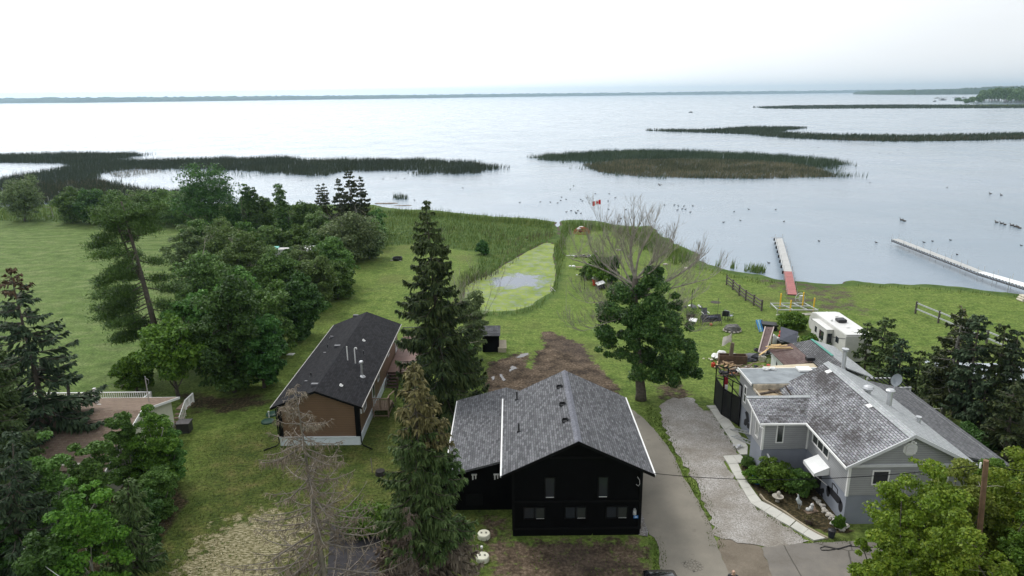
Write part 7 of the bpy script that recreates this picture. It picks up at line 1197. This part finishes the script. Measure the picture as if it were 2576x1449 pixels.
t = thing('flower_pot', 'round brown pot with orange plant in the garden bed', 'pot', G(*zn(815, 1060))); q = MB(); q.lathe([(.16, 0), (.24, .26), (.26, .28), (.2, .26)], 14); q.build('pot', P('pot_brown', (.09, .06, .05), .8, .2), t); r = np.random.RandomState(8); e = r.normal(0, 1, (160, 3)) * np.array([.13, .13, .07]) + np.array([0, 0, .36]); quads_obj('leaves', leaf_quads(e, np.tile([0, 0, 1.], (160, 1)), .09, r), LF['cone'], t)
t = thing('dark_bin', 'dark blue bin half hidden at the end of the path', 'bin', G(*zn(1190, 1290))); q = MB(); q.lathe([(.16, 0), (.2, .42)], 12); q.build('body', P('bin_navy', (.015, .018, .03), .6, .2), t); q = MB(); q.lathe([(.22, .425), (.22, .47), (.1, .52)], 12); q.build('lid', m_blackm, t)
rn = random.Random(21)
rocks = []
for i in range(52):
    f = i / 51; x = 905 + 480 * f + rn.gauss(0, 14); y = 640 + 500 * f + rn.gauss(0, 14) + (20 if f > .3 else 0)
    if i % 5 == 4 and f > .5: x -= 60
    p = G(*zn(x, y)); q = MB(); r_ = rn.uniform(.06, .13) * (1.15 if f > .6 else 1); q.blob((0, 0, r_ * .45), r_, i, 2, (1.1, .95, .7), .4); one(q, 'border_rock', m_rock if i % 4 else P('pale_rock', (.52, .50, .45), .9, .15, 4), 'rounded pale rock in the row along the mural wall', 'rock', p, 0, 'rounded rocks along the mural wall')
for i, (x, y) in enumerate([(1410, 1130), (1370, 1180), (1440, 1120), (1300, 1120), (1215, 1080)]): q = MB(); q.blob((0, 0, .08), .17, i + 60, 2, (1.1, .95, .7), .4); one(q, 'corner_rock', P('pale_rock_b', (.52, .50, .45), .9, .15, 4), 'larger pale rock heaped at the front corner of the grey house', 'rock', G(*zn(x, y)), 0, 'larger rocks at the house corner')
e_ = [G(*zn(*c)) for c in ((0, 600), (80, 700), (250, 800), (420, 900), (600, 1030), (800, 1160), (960, 1250), (1130, 1335))]; q = MB()
for a, b in zip(e_[:-1], e_[1:]): q.bar((a[0], a[1], .09), (b[0], b[1], .09), .09, .14)
one(q, 'timber_edging', P('edging_wood', (.33, .28, .20), .85, .2), 'long timber edging between the path and the garden bed', 'edging')
pts = [zd(1440, 625), zd(1360, 648), zd(1290, 660), zd(1240, 660), zd(1232, 645), zd(1260, 636), zd(1310, 645), zd(1350, 655), zd(1420, 632), zd(1500, 640), zd(1580, 640)]; q = MB(); P_ = [G(*c, .06) for c in pts]; q.tube([tuple(p) for p in P_], .022, 6); one(q, 'black_hose', m_blackm, 'looped black hose lying on the asphalt lane', 'hose')
# septic lids and riser
for k, (x, y, lab) in enumerate([(227, 1195, 'cream round tank lid nearer the wing of the black house'), (218, 1348, 'cream round tank lid nearer the bottom of the view')]):
    p = G(*zb(x, y)); t = thing('septic_lid', lab, 'lid', (p[0], p[1] + .1, 0), 0, 'round septic lids in front of the black house'); q = MB(); q.lathe([(.36, -.05), (.36, .22), (.33, .27), (.0, .28)], 24); q.build('disc', P('cream_lid', (.60, .59, .47), .6, .06), t)
    for x_ in (-.14, .12): q = MB(); q.box(x_ - .05, -.04, .275, x_ + .05, -.02, .30); q.box(x_ + .03, -.04, .275, x_ + .05, .06, .30); q.box(x_ - .05, .05, .275, x_ + .03, .07, .30); q.build('handle', m_blackm, t)
p = G(*zb(213, 1300)); t = thing('cleanout_pipe', 'short pipe stub with white cap between the two round lids', 'pipe', p); q = MB(); q.tube([(0, 0, -.05), (0, 0, .38)], .055, 8); q.build('pipe', m_deadb, t); q = MB(); q.tube([(0, 0, .385), (0, 0, .48)], .07, 10); q.build('cap', m_lamp, t)
for k, (x, y, lab) in enumerate([(340, 1140, 'dark green access lid nearer the brown house wall'), (300, 1205, 'dark green access lid farther out on the lawn')]): p = G(*zm(x, y)); q = MB(); q.lathe([(.5, -.02), (.48, .1), (.3, .18), (0, .2)], 18); one(q, 'green_lid', P('lid_green', (.02, .07, .045), .5, .15), lab, 'lid', p, 0, 'green tank lids beside the brown house')
q = MB(); q.tube([(0, 0, 0), (0, 0, .45)], .05, 8); q.blob((0, 0, .5), .09, 1, 1); one(q, 'tank_vent', m_lamp, 'small white vent between the green lids', 'vent', G(*zm(312, 1168)))
p = G(*z2(1427, 1100)); t = thing('fire_ring', 'round black steel fire ring on the mown strip', 'fire ring', p); q = MB(); n = 24; vs = []
for r_, z in ((.72, 0), (.76, .42), (.70, .42), (.66, .02)):
    for k in range(n): a = 6.283 * k / n; vs.append((r_ * math.cos(a), r_ * math.sin(a), z))
q.add(vs, [(i * n + k, i * n + (k + 1) % n, (i + 1) * n + (k + 1) % n, (i + 1) * n + k) for i in range(3) for k in range(n)]); q.build('ring', m_blackm, t); q = MB(); q.lathe([(.02, .1), (.66, .05)][::-1], 16); q.build('ash', P('ash', (.07, .065, .06), .95, .3), t); q = MB(); q.blob((-.8, -.5, .05), .18, 3, 1, (1.5, .8, .4)); q.blob((.5, -.75, .05), .15, 4, 1, (1.5, .8, .4)); q.build('hearth_stone', m_rock, t)
# roofing felt patch under the dead spruce
q = MB(); a = [G(832, 1322), G(948, 1318), G(962, 1395), G(950, 1449), G(940, 1560), G(815, 1560)]; q.slab([(p[0], p[1], .05 + .03 * (i % 2)) for i, p in enumerate(a)], .04); one(q, 'roofing_felt', P('black_felt', (.022, .020, .024), .9, .5, 2), 'dark roofing felt spread on the ground under the dead spruce', 'sheet')
p = G((700 + 1310 / 2.969) * .83854, (1240 + 545 / 2.969) * .83854); t = thing('old_stump', 'round black cut stump on the lawn left of the front spruce', 'stump', p); q = MB(); q.lathe([(.36, -.05), (.32, .12), (.30, .3)], 14); q.build('wood', P('burnt_stump', (.02, .017, .015), .95, .4), t); q = MB(); q.tube([(-.55, .2, 0), (-.6, .2, 1.1)], .03, 5); q.build('sapling', m_deadb, t)
q = MB(); q.slab([(-.35, -.2, .05), (.3, -.25, .05), (.4, .2, .08), (-.2, .25, .08)], .03); one(q, 'white_sheet', m_wht, 'small white sheet on the grass by the hedgerow left of the brown house', 'sheet', G(*zm(498, 620)))
# goal frame on the left
b = G(*zo(467, 735)); h = AY(*zo(432, 545), b[1])[2]; t = thing('goal_frame', 'pale pipe goal frame standing in long grass by the marsh', 'goal frame', b, 0); q = MB(); q.tube([(0, 0, -.1), (-.45, 0, h)], .07, 8); q.build('upright', m_barkg, t); q = MB(); q.tube([(-2.1, .3, h * .5), (-.2, 0, h * .47)], .06, 6); q.build('crossbar', m_barkg, t); q = MB(); q.tube([(-1.6, .2, .35), (-.05, 0, .45)], .05, 6); q.tube([(-1.6, .2, -.1), (-1.6, .2, .4)], .05, 6); q.build('brace', m_barkg, t)
# rafts near the tuft
for k, (x, y, l, lab) in enumerate([(1335, 610, 3.8, 'long floating mat of dead reeds beside the small reed tuft'), (1480, 628, 2.6, 'short floating plank nearer the marsh edge')]):
    t = thing('floating_mat', lab, 'raft', G(*z2(x, y), WZ), 0, 'floating wood beyond the marsh'); q = MB(); q.blob((0, 0, .02), l * .6, k, 3, (1.2, .35, .05), .5); q.build('mat', P('mat_brown', (.17, .13, .09), .9, .4, 2), t)
# utility pole and wires
pb = G(2436, 1640); ph = AY(2481, 1158, pb[1]); up = thing('utility_pole', 'weathered reddish wooden utility pole rising from the lime maples', 'pole', pb); q = MB(); dx = ph[0] - pb[0]; q.tube([(0, 0, -.1), (dx * .5, 0, ph[2] * .5), (dx, 0, ph[2])], [.13, .115, .10], 12); q.build('pole', P('pole_wood', (.17, .10, .06), .85, .35, 3, bmp=.3), up)
q = MB(); q.tube([(dx - .2, 0, ph[2] - .35), (dx - .2, 0, ph[2] - .1)], .04, 6); q.build('insulator', m_lamp, up)
def wire(name, label, a, b, sag, r_=.014, mat=None):
    a, b = Vector(a), Vector(b); q = MB(); q.tube([tuple(a.lerp(b, i / 16) + Vector((0, 0, -sag * 4 * (i / 16) * (1 - i / 16)))) for i in range(17)], r_, 5); return one(q, name, mat or m_blackt, label, 'wire')
top = Vector(pb) + Vector((dx, 0, ph[2] - .2))
wire('power_line', 'long sagging power line from the black house to the wooden pole', (7.3, 33.75, 4.0), top, .55, .017); wire('service_wire', 'wire from the grey gable to the wooden pole', (22.65, 34.5, 3.3), top, .25); wire('street_wire', 'wire running from the wooden pole out of view on the right', top, (40, 20, top[2] + 1), .8)
wire('corner_wire', 'pale wire crossing the dark trees in the bottom left corner', tuple(AY(60, 1380, 25.0)), tuple(AY(215, 1490, 21.0)), .15, .012, m_metal)
# parked car and person at the bottom edge
cp_ = AY(1660, 1434, 31.6); cr_ = thing('parked_car', 'black car on the asphalt with only its glossy roof in view', 'car', (G(1660, 1440, .95)[0], G(1660, 1434, .95)[1] - 2.1, 0)); m_car, tt, bb = newmat('black_car_paint'); bb.inputs['Base Color'].default_value = (.006, .006, .008, 1); bb.inputs['Roughness'].default_value = .18; bb.inputs['Coat Weight'].default_value = .6
ztop = float(AY(1660, 1437, 30.6)[2]); k_ = max(.9, min(1.15, ztop / 1.55)); secs = [(-2.35, .45, .75, .80), (-2.2, .4, .95, .86), (-1.2, .35, 1.05, .90), (1.5, .35, 1.0, .90), (2.2, .4, .9, .84), (2.35, .5, .75, .76)]
def carloft(mb, secs, n=12):
    vs = []
    for (y, z0, z1_, hw) in secs:
        for k in range(n): a = 2 * math.pi * k / n; c, s = math.cos(a), math.sin(a); e = .45; vs.append((hw * math.copysign(abs(c) ** e, c), y, (z0 + z1_) / 2 + (z1_ - z0) / 2 * math.copysign(abs(s) ** e, s)))
    m = len(secs); mb.add(vs, [tuple(range(n))[::-1], tuple((m - 1) * n + k for k in range(n))] + [(i * n + k, i * n + (k + 1) % n, (i + 1) * n + (k + 1) % n, (i + 1) * n + k) for i in range(m - 1) for k in range(n)])
q = MB(); carloft(q, secs); q.build('body', m_car, cr_, smooth=True); q = MB(); carloft(q, [(-1.75, .95, 1.02, .78), (-1.1, .95, 1.47 * k_, .70), (.6, .95, 1.50 * k_, .70), (1.55, .95, 1.04, .78)]); q.build('cabin_glass', m_glass, cr_, smooth=True)
q = MB(); carloft(q, [(-1.12, 1.42 * k_, 1.50 * k_, .66), (-.7, 1.40 * k_, 1.545 * k_, .71), (.5, 1.40 * k_, 1.55 * k_, .71), (.95, 1.38 * k_, 1.44 * k_, .64)]); q.build('roof', m_car, cr_, smooth=True); q = MB(); q.bar((-.58, -.9, 1.56 * k_), (-.58, .6, 1.57 * k_), .03); q.bar((.58, -.9, 1.56 * k_), (.58, .6, 1.57 * k_), .03); q.build('roof_rail', m_metal, cr_)
for x in (-.82, .82):
    for y in (-1.45, 1.4): q = MB(); q.tube([(x - .1, y, .33), (x + .1, y, .33)], .33, 18); w_ = q.build('wheel', m_blackm, cr_); q = MB(); q.tube([(x - .11, y, .33), (x + .11, y, .33)], .2, 12); q.build('rim', m_metal, w_)
for x in (-.62, .62): q = MB(); q.blob((x, 2.22, .62), .11, 2, 1, (1.3, .5, .7)); q.build('tail_light', m_redp, cr_); q = MB(); q.blob((x, -2.3, .78), .13, 2, 1, (1.3, .5, .7)); q.build('headlight', m_lamp, cr_)
hp_ = AY(1846, 1438, 31.2); hz = 1.72; hp_ = G(1846, 1434, hz); m_skin = P('skin', (.52, .33, .24), .6, .05, 8)
pn = thing('person', 'bald person in a black shirt standing at the very bottom of the view', 'person', (hp_[0], hp_[1], 0), math.pi * .9)
def skinned(name, joints, edges, mat, parent, root=0, sub=2):
    me = bpy.data.meshes.new(name); me.from_pydata([j[:3] for j in joints], edges, []); o = mesh_obj(name, me, mat, parent); sk = o.modifiers.new('skin', 'SKIN'); 
    for i, j in enumerate(joints): me.skin_vertices[0].data[i].radius = (j[3], j[4] if len(j) > 4 else j[3]); me.skin_vertices[0].data[i].use_root = (i == root)
    sk.use_smooth_shade = True; s = o.modifiers.new('sub', 'SUBSURF'); s.levels = s.render_levels = sub
    dg = bpy.context.evaluated_depsgraph_get(); m2 = bpy.data.meshes.new_from_object(o.evaluated_get(dg)); o.modifiers.clear(); o.data = m2
    if not m2.materials: m2.materials.append(mat)
    return o
J = [(0, 0, .95, .14, .11), (0, 0, 1.15, .145, .11), (0, 0, 1.38, .17, .11), (0, 0, 1.47, .06, .06), (0, .01, 1.54, .062, .07), (0, -.005, 1.62, .078, .095), (0, 0, 1.68, .06, .08),
     (.18, 0, 1.40, .055, .055), (.24, .02, 1.12, .042, .042), (.23, -.06, .88, .03, .03), (.23, -.08, .80, .035, .022), (-.18, 0, 1.40, .055, .055), (-.24, .02, 1.12, .042, .042), (-.23, -.06, .88, .03, .03), (-.23, -.08, .80, .035, .022),
     (.09, 0, .86, .09, .09), (.10, 0, .48, .058, .06), (.10, .01, .08, .038, .042), (.11, -.14, .03, .04, .028), (-.09, 0, .86, .09, .09), (-.10, 0, .48, .058, .06), (-.10, .01, .08, .038, .042), (-.11, -.14, .03, .04, .028)]
body = skinned('body', J, [(0, 1), (1, 2), (2, 3), (3, 4), (4, 5), (5, 6), (2, 7), (7, 8), (8, 9), (9, 10), (2, 11), (11, 12), (12, 13), (13, 14), (0, 15), (15, 16), (16, 17), (17, 18), (0, 19), (19, 20), (20, 21), (21, 22)], m_skin, pn)
skinned('shirt', [(0, 0, .93, .16, .13), (0, 0, 1.15, .165, .13), (0, 0, 1.38, .19, .13), (0, 0, 1.46, .085, .085), (.19, 0, 1.40, .075, .075), (.23, .01, 1.22, .065, .065), (-.19, 0, 1.40, .075, .075), (-.23, .01, 1.22, .065, .065)], [(0, 1), (1, 2), (2, 3), (2, 4), (4, 5), (2, 6), (6, 7)], m_fab, pn)
skinned('trousers', [(0, 0, .92, .155, .13), (.09, 0, .84, .11, .11), (.10, 0, .48, .085, .085), (.10, .01, .12, .07, .075), (-.09, 0, .84, .11, .11), (-.10, 0, .48, .085, .085), (-.10, .01, .12, .07, .075)], [(0, 1), (1, 2), (2, 3), (0, 4), (4, 5), (5, 6)], P('grey_trousers', (.07, .07, .08), .9, .1), pn)
q = MB(); q.blob((0, -.10, 1.60), .018, 1, 1, (1, 1.3, 1.4)); q.build('nose', m_skin, pn); q = MB()
for s in (-1, 1): q.blob((s * .083, .01, 1.60), .026, 2, 1, (.5, .9, 1.3), .1)
q.build('ears', m_skin, pn)
for s in (-1, 1):
    q = MB()
    for f in range(4): x = s * .23 + (f - 1.5) * .019; l = (.065, .075, .07, .055)[f]; q.tube([(x, -.085, .79), (x, -.09, .79 - l * .5), (x, -.075, .79 - l)], [.009, .0085, .007], 6)
    q.tube([(s * .23 - s * .03, -.085, .82), (s * .23 - s * .05, -.10, .79), (s * .23 - s * .052, -.105, .76)], [.011, .010, .008], 6); q.build('fingers', m_skin, pn)
    q = MB(); q.blob((s * .03, -.082, 1.625), .009, 3, 1); q.build('eye', m_blackm, pn)
q = MB(); q.bar((-.022, -.088, 1.565), (.022, -.088, 1.565), .008, .008); q.build('mouth', P('lips', (.36, .16, .13), .6, .05), pn)
# boats, boathouse and cottages far off
p = G(1738, 283, WZ)
def boat(name, label, p, l, w, h, rz=0.0, roof=False, group=None, c=(.30, .30, .30)):
    t = thing(name, label, 'boat' if not roof else 'boathouse', p, rz, group); q = MB(); q.add([(-l / 2, -w / 2, h), (l * .3, -w / 2, h), (l / 2, 0, h * 1.15), (l * .3, w / 2, h), (-l / 2, w / 2, h), (-l / 2, -w * .35, -.3), (l * .25, -w * .35, -.3), (l * .42, 0, -.3), (l * .25, w * .35, -.3), (-l / 2, w * .35, -.3)], [(0, 1, 2, 3, 4), (9, 8, 7, 6, 5), (0, 5, 6, 1), (1, 6, 7, 2), (2, 7, 8, 3), (3, 8, 9, 4), (4, 9, 5, 0)]); q.build('hull', P(name + '_hull', c, .6, .1), t)
    q = MB(); q.box(-l * .2, -w * .28, h * 1.02, l * .1, w * .28, h * 1.02 + h * .8); q.build('cabin', m_lamp if not roof else m_brw, t)
    if roof: q = MB(); q.slab([(-l * .45, -w * .5, h * 2.6), (l * .45, -w * .5, h * 2.6), (l * .45, w * .5, h * 2.6), (-l * .45, w * .5, h * 2.6)], h * .3); q.build('roof', m_brw, t)
    return t
boat('fishing_boat', 'lone dark fishing boat far out in the middle of the lake', p, 5.5, 2, .9, 0, c=(.10, .12, .13))
fb = 'moored boats and floats in the far right bay'
for k, (x, y, l, rf_, lab) in enumerate([(1710, 218, 22, 0, 'pale float left of the brown roofed boathouse'), (1765, 236, 20, 1, 'brown roofed floating boathouse in the far bay'), (1900, 214, 26, 0, 'pale moored boat left in the row off the wooded point'), (1965, 216, 24, 0, 'pale moored boat second in the row off the wooded point'), (2052, 211, 16, 0, 'pale moored boat nearest the wooded point'), (1682, 251, 8, 0, 'small dark boat below the boathouse'), (697, 176, 24, 0, 'leftmost small boat off the far headland tip'), (752, 175, 18, 0, 'middle small boat off the far headland tip'), (793, 178, 18, 0, 'small boat nearest the far headland tip')]):
    boat('moored_boat' if not rf_ else 'floating_boathouse', lab, G(*zf(x, y), WZ), l, l * .28, 2.2, 0, bool(rf_), fb, (.34, .35, .36) if k % 2 else (.5, .5, .5))
rn = random.Random(3)
for k, (x, y, w, c, lab) in enumerate([(1330, 172, 26, 0, 'white cottage at the foot of the far headland, left of a pair'), (1378, 172, 30, 1, 'pale cottage at the far headland, right of a pair'), (1530, 175, 12, 0, 'tiny white cottage alone under the far headland'), (1825, 168, 28, 0, 'white cottage farther right along the headland shore'), (1908, 172, 34, 1, 'wide pale cottage along the headland shore'), (2130, 170, 36, 0, 'white cottage left of the last one before the near wood'), (2205, 169, 30, 1, 'last pale cottage before the near wood'), (1480, 172, 14, 1, 'small pale cottage between the pair and the lone white one'), (1180, 172, 10, 0, 'tiny white cottage nearest the headland tip')]):
    p = G(*zf(x, y + 3), 0); t = thing('lake_cottage', lab, 'cottage', (p[0], p[1] - 14, 0), 0, 'cottages along the far headland'); q = MB(); q.box(-w * .5, -8, -1, w * .5, 8, 9); q.build('wall', m_wht if c == 0 else m_lamp, t); q = MB(); q.slab([(-w * .55, -9, 8.5), (w * .55, -9, 8.5), (w * .5, 0, 14), (-w * .5, 0, 14)], .6); q.slab([(-w * .55, 9, 8.5), (w * .55, 9, 8.5), (w * .5, 0.1, 14), (-w * .5, 0.1, 14)], .6); q.build('roof', P('cottage_roof', (.22, .21, .21), .8, .1) if k % 2 else m_wht, t)
# ---- birds on the water
def duckmesh(nm, mat, s=1.0, neck=.12):
    q = MB(); q.tube([(-.30 * s, 0, .10 * s), (-.18 * s, 0, .07 * s), (0, 0, .07 * s), (.15 * s, 0, .08 * s), (.24 * s, 0, .12 * s)], [.02 * s, .10 * s, .13 * s, .10 * s, .04 * s], 8); q.tube([(.16 * s, 0, .08 * s), (.22 * s, 0, (.16 + neck) * s), (.30 * s, 0, (.17 + neck) * s), (.38 * s, 0, (.15 + neck) * s)], [.05 * s, .035 * s, .045 * s, .01 * s], 6); return q
duck_px = [z3(640, 598), z3(728, 600), z3(790, 607), z3(818, 586), z3(825, 557), z3(865, 576), z3(992, 576), z3(1046, 562), z3(1006, 590), z3(1118, 526), z3(1240, 527), z3(1293, 561), z3(1230, 590), z3(867, 685), z3(948, 688), z3(953, 697), z3(908, 674), z3(967, 674), z3(993, 698), z3(930, 457), z3(900, 486), z3(462, 602), z3(1805, 624), z3(1840, 632), z3(1888, 634), z3(1966, 632), z3(1874, 658), z3(1902, 662), z3(1832, 668), z3(1944, 686), z3(1720, 624), z3(1342, 742), z3(1328, 770), z3(2233, 775), z3(1232, 662), z3(1384, 664),
           z2(592, 412), z2(709, 478), z2(1302, 398), z2(1412, 391), z2(1488, 393), z2(1520, 352), z2(1995, 476), z2(1575, 582), z4(353, 1035), z4(247, 1052), z4(548, 1037), z4(292, 1116), z4(170, 1129), z4(608, 1123), z4(862, 1265), z4(1276, 1275), z4(1684, 1266), z4(1814, 1258), z4(1622, 1274), z4(1862, 1363), z4(2327, 1298), z4(1790, 877), z4(1433, 606), z4(1231, 841), z4(498, 1424), z4(1300, 628), z4(1369, 632), z4(1470, 626), z4(857, 586)]
rn = random.Random(17); m_duck = P('duck_dark', (.045, .035, .028), .8, .3, 20); base = None
for k, (x, y) in enumerate(duck_px):
    p = G(x, y, WZ); dist = p[1]
    if base is None: base = duckmesh('duck', m_duck, .75).build('duck', m_duck); o = base
    else: o = base.copy(); sc.collection.objects.link(o)
    o.location = (p[0], p[1], WZ); o.rotation_euler = (0, 0, rn.uniform(-.6, .6) + (math.pi if rn.random() < .5 else 0)); tag(o, 'small dark duck swimming on the open lake', 'duck', 'ducks scattered over the lake')
base = None
for k, (x, y) in enumerate([(2148, 1130), (2182, 1138), (2207, 1146), (2257, 1152), (2281, 1160), (2300, 1164), (2314, 1172), (2103, 922), (2182, 933), (1460, 1113), (1480, 1120)]):
    p = G(*z4(x, y), WZ)
    if base is None: base = duckmesh('goose', m_duck, 1.25, .22).build('goose', P('goose_brown', (.09, .075, .06), .8, .3, 10)); o = base
    else: o = base.copy(); sc.collection.objects.link(o)
    o.location = (p[0], p[1], WZ); o.rotation_euler = (0, 0, 2.9 + .2 * (k % 3)); lab, grp = ('goose swimming in the line near the right edge of the lake', 'line of geese') if k < 7 else (('goose swimming above the line of geese, one of two', 'two geese apart') if k < 9 else ('goose in the close pair out from the pale dock', 'close pair of geese')); tag(o, lab, 'goose', grp)
p = AY(*z3(1680, 452), 150); t = thing('flying_bird', 'dark bird flying low over the water in front of the round reed island', 'bird', p, .4); q = MB(); q.tube([(-.35, 0, 0), (-.1, 0, .02), (.2, 0, .03), (.4, 0, .02)], [.02, .10, .08, .01], 6); q.build('body', m_duck, t)
for s in (-1, 1): q = MB(); q.slab([(-.12, s * .05, .04), (.12, s * .05, .04), (.10, s * .45, .30), (-.05, s * .85, .22)], .02); q.build('wing', m_duck, t)
# log pile at the right edge
t = thing('log_pile', 'pale cut logs stacked at the right edge of the lawn', 'woodpile', G(*zr(2165, 170)))
for i in range(14): q = MB(); x = (i % 5) * .26 - .5 + .13 * (i // 5); z = .13 + (i // 5) * .23; q.tube([(x, -.5, z), (x, .5, z)], .125, 9); q.build('log', P('pale_log', (.52, .48, .38), .8, .25, 5) if i == 0 else bpy.data.materials['pale_log'], t)

# rubble between firewood, enclosure and workshop
rn = random.Random(41)
t = heap('rubble_heap', 'low heap of pale rubble, boards and pots behind the flat grey roof', 'heap', G(*zw(700, 790)), [('pale_rubble', m_lamp, scat(9, .7, .14)), ('dark_rubble', m_fab, scat(8, .8, .18))]); junkboards(t, 16, .8, 1.2, m_lwood)
t = heap('enclosure_scrap', 'boards, drums and dark scrap heaped at the back of the screened enclosure', 'heap', G(*zw(480, 900)), [('dark_scrap', m_fab, scat(8, .4, .25)), ('rusty_scrap', P('rusty_scrap', (.22, .09, .04), .8, .3), scat(5, .5, .18)), ('white_tub', m_wht, [(.9, .1, .35, .34, (1, .8, .5))])]); junkboards(t, 10, .4, 1.0, m_brw)
t = heap('tool_clutter', 'dark tools and wheels crowded in front of the rust red roof', 'heap', G(*zw(1330, 470)), [('dark_clutter', m_fab, scat(10, .55, .25)), ('metal_clutter', m_metal, scat(6, .5, .12))]); junkboards(t, 8, .5, 1.2, m_metal)
q = MB(); q.lathe([(.14, 0), (.17, .35)], 10); one(q, 'red_pot', m_redp, 'dull red pot under the end of the cream canopy', 'pot', G(*zw(1320, 750)))
for k, (x, y, lab) in enumerate([(1270, 800, 'white plastic bag, left one on the flat roof edge'), (1410, 790, 'white plastic bag, right one on the flat roof edge')]): q = MB(); q.blob((0, 0, .12), .2, k + 3, 2, (1.3, 1, .8), .5); p = G(*zw(x, y), 4.2); one(q, 'plastic_bag', m_wht, lab, 'bag', (p[0], min(p[1], 47.6), 4.2), 0, 'white bags on the flat roof edge')
# ---- repeated small parts become parts of their own
def split_part(o, new):
    me = o.data; n = len(me.vertices); par = list(range(n))
    def find(a):
        while par[a] != a: par[a] = par[par[a]]; a = par[a]
        return a
    for e in me.edges:
        a, b = find(e.vertices[0]), find(e.vertices[1])
        if a != b: par[a] = b
    groups = {}
    for p in me.polygons: groups.setdefault(find(p.vertices[0]), []).append(p)
    if len(groups) < 2 or len(groups) > 90: o.name = new; return
    uvs = me.uv_layers[0].data if me.uv_layers else None
    for g in list(groups.values()):
        idx = {}; vs = []; fs = []; uv = []
        for p in g:
            f = []
            for v, li in zip(p.vertices, p.loop_indices):
                if v not in idx: idx[v] = len(vs); vs.append(tuple(me.vertices[v].co))
                f.append(idx[v]); uv += list(uvs[li].uv) if uvs else []
            fs.append(f)
        m2 = bpy.data.meshes.new(new); m2.from_pydata(vs, [], fs); m2.materials.append(me.materials[0])
        if uvs: m2.uv_layers.new(name='UVMap').data.foreach_set('uv', uv)
        m2.update(); o2 = bpy.data.objects.new(new, m2); sc.collection.objects.link(o2); o2.parent = o.parent; o2.location = o.location; o2.rotation_euler = o.rotation_euler
    bpy.data.objects.remove(o)
SPL = {'posts': 'post', 'post': 'post', 'corner_board': 'corner_board', 'corner_trim': 'corner_trim', 'legs': 'leg', 'side_floats': 'float', 'red_bars': 'red_bar', 'ears': 'ear', 'fingers': 'finger', 'awning_strut': 'awning_strut', 'loose_boards': 'loose_board', 'loose_beams': 'loose_beam', 'cushion': 'cushion', 'hearth_stone': 'hearth_stone', 'roof_vents': 'roof_vent', 'roof_rail': 'roof_rail', 'steps': 'step', 'tread': 'tread', 'boards': 'board', 'white_covers': 'white_cover', 'service_mast': 'service_mast', 'dark_post': 'dark_post', 'white_sack': 'white_sack', 'table_leg': 'table_leg', 'cone_laden_top': 'cone_laden_top', 'white_bag': 'white_bag', 'figures': 'figure', 'slats': 'slat', 'pale_scrap': 'pale_scrap', 'white_scrap': 'white_scrap'}
for o in list(sc.objects):
    if o.type == 'MESH' and o.parent is not None:
        k = o.name.split('.')[0]
        if k in SPL and k != 'cone_laden_top': split_part(o, SPL[k])
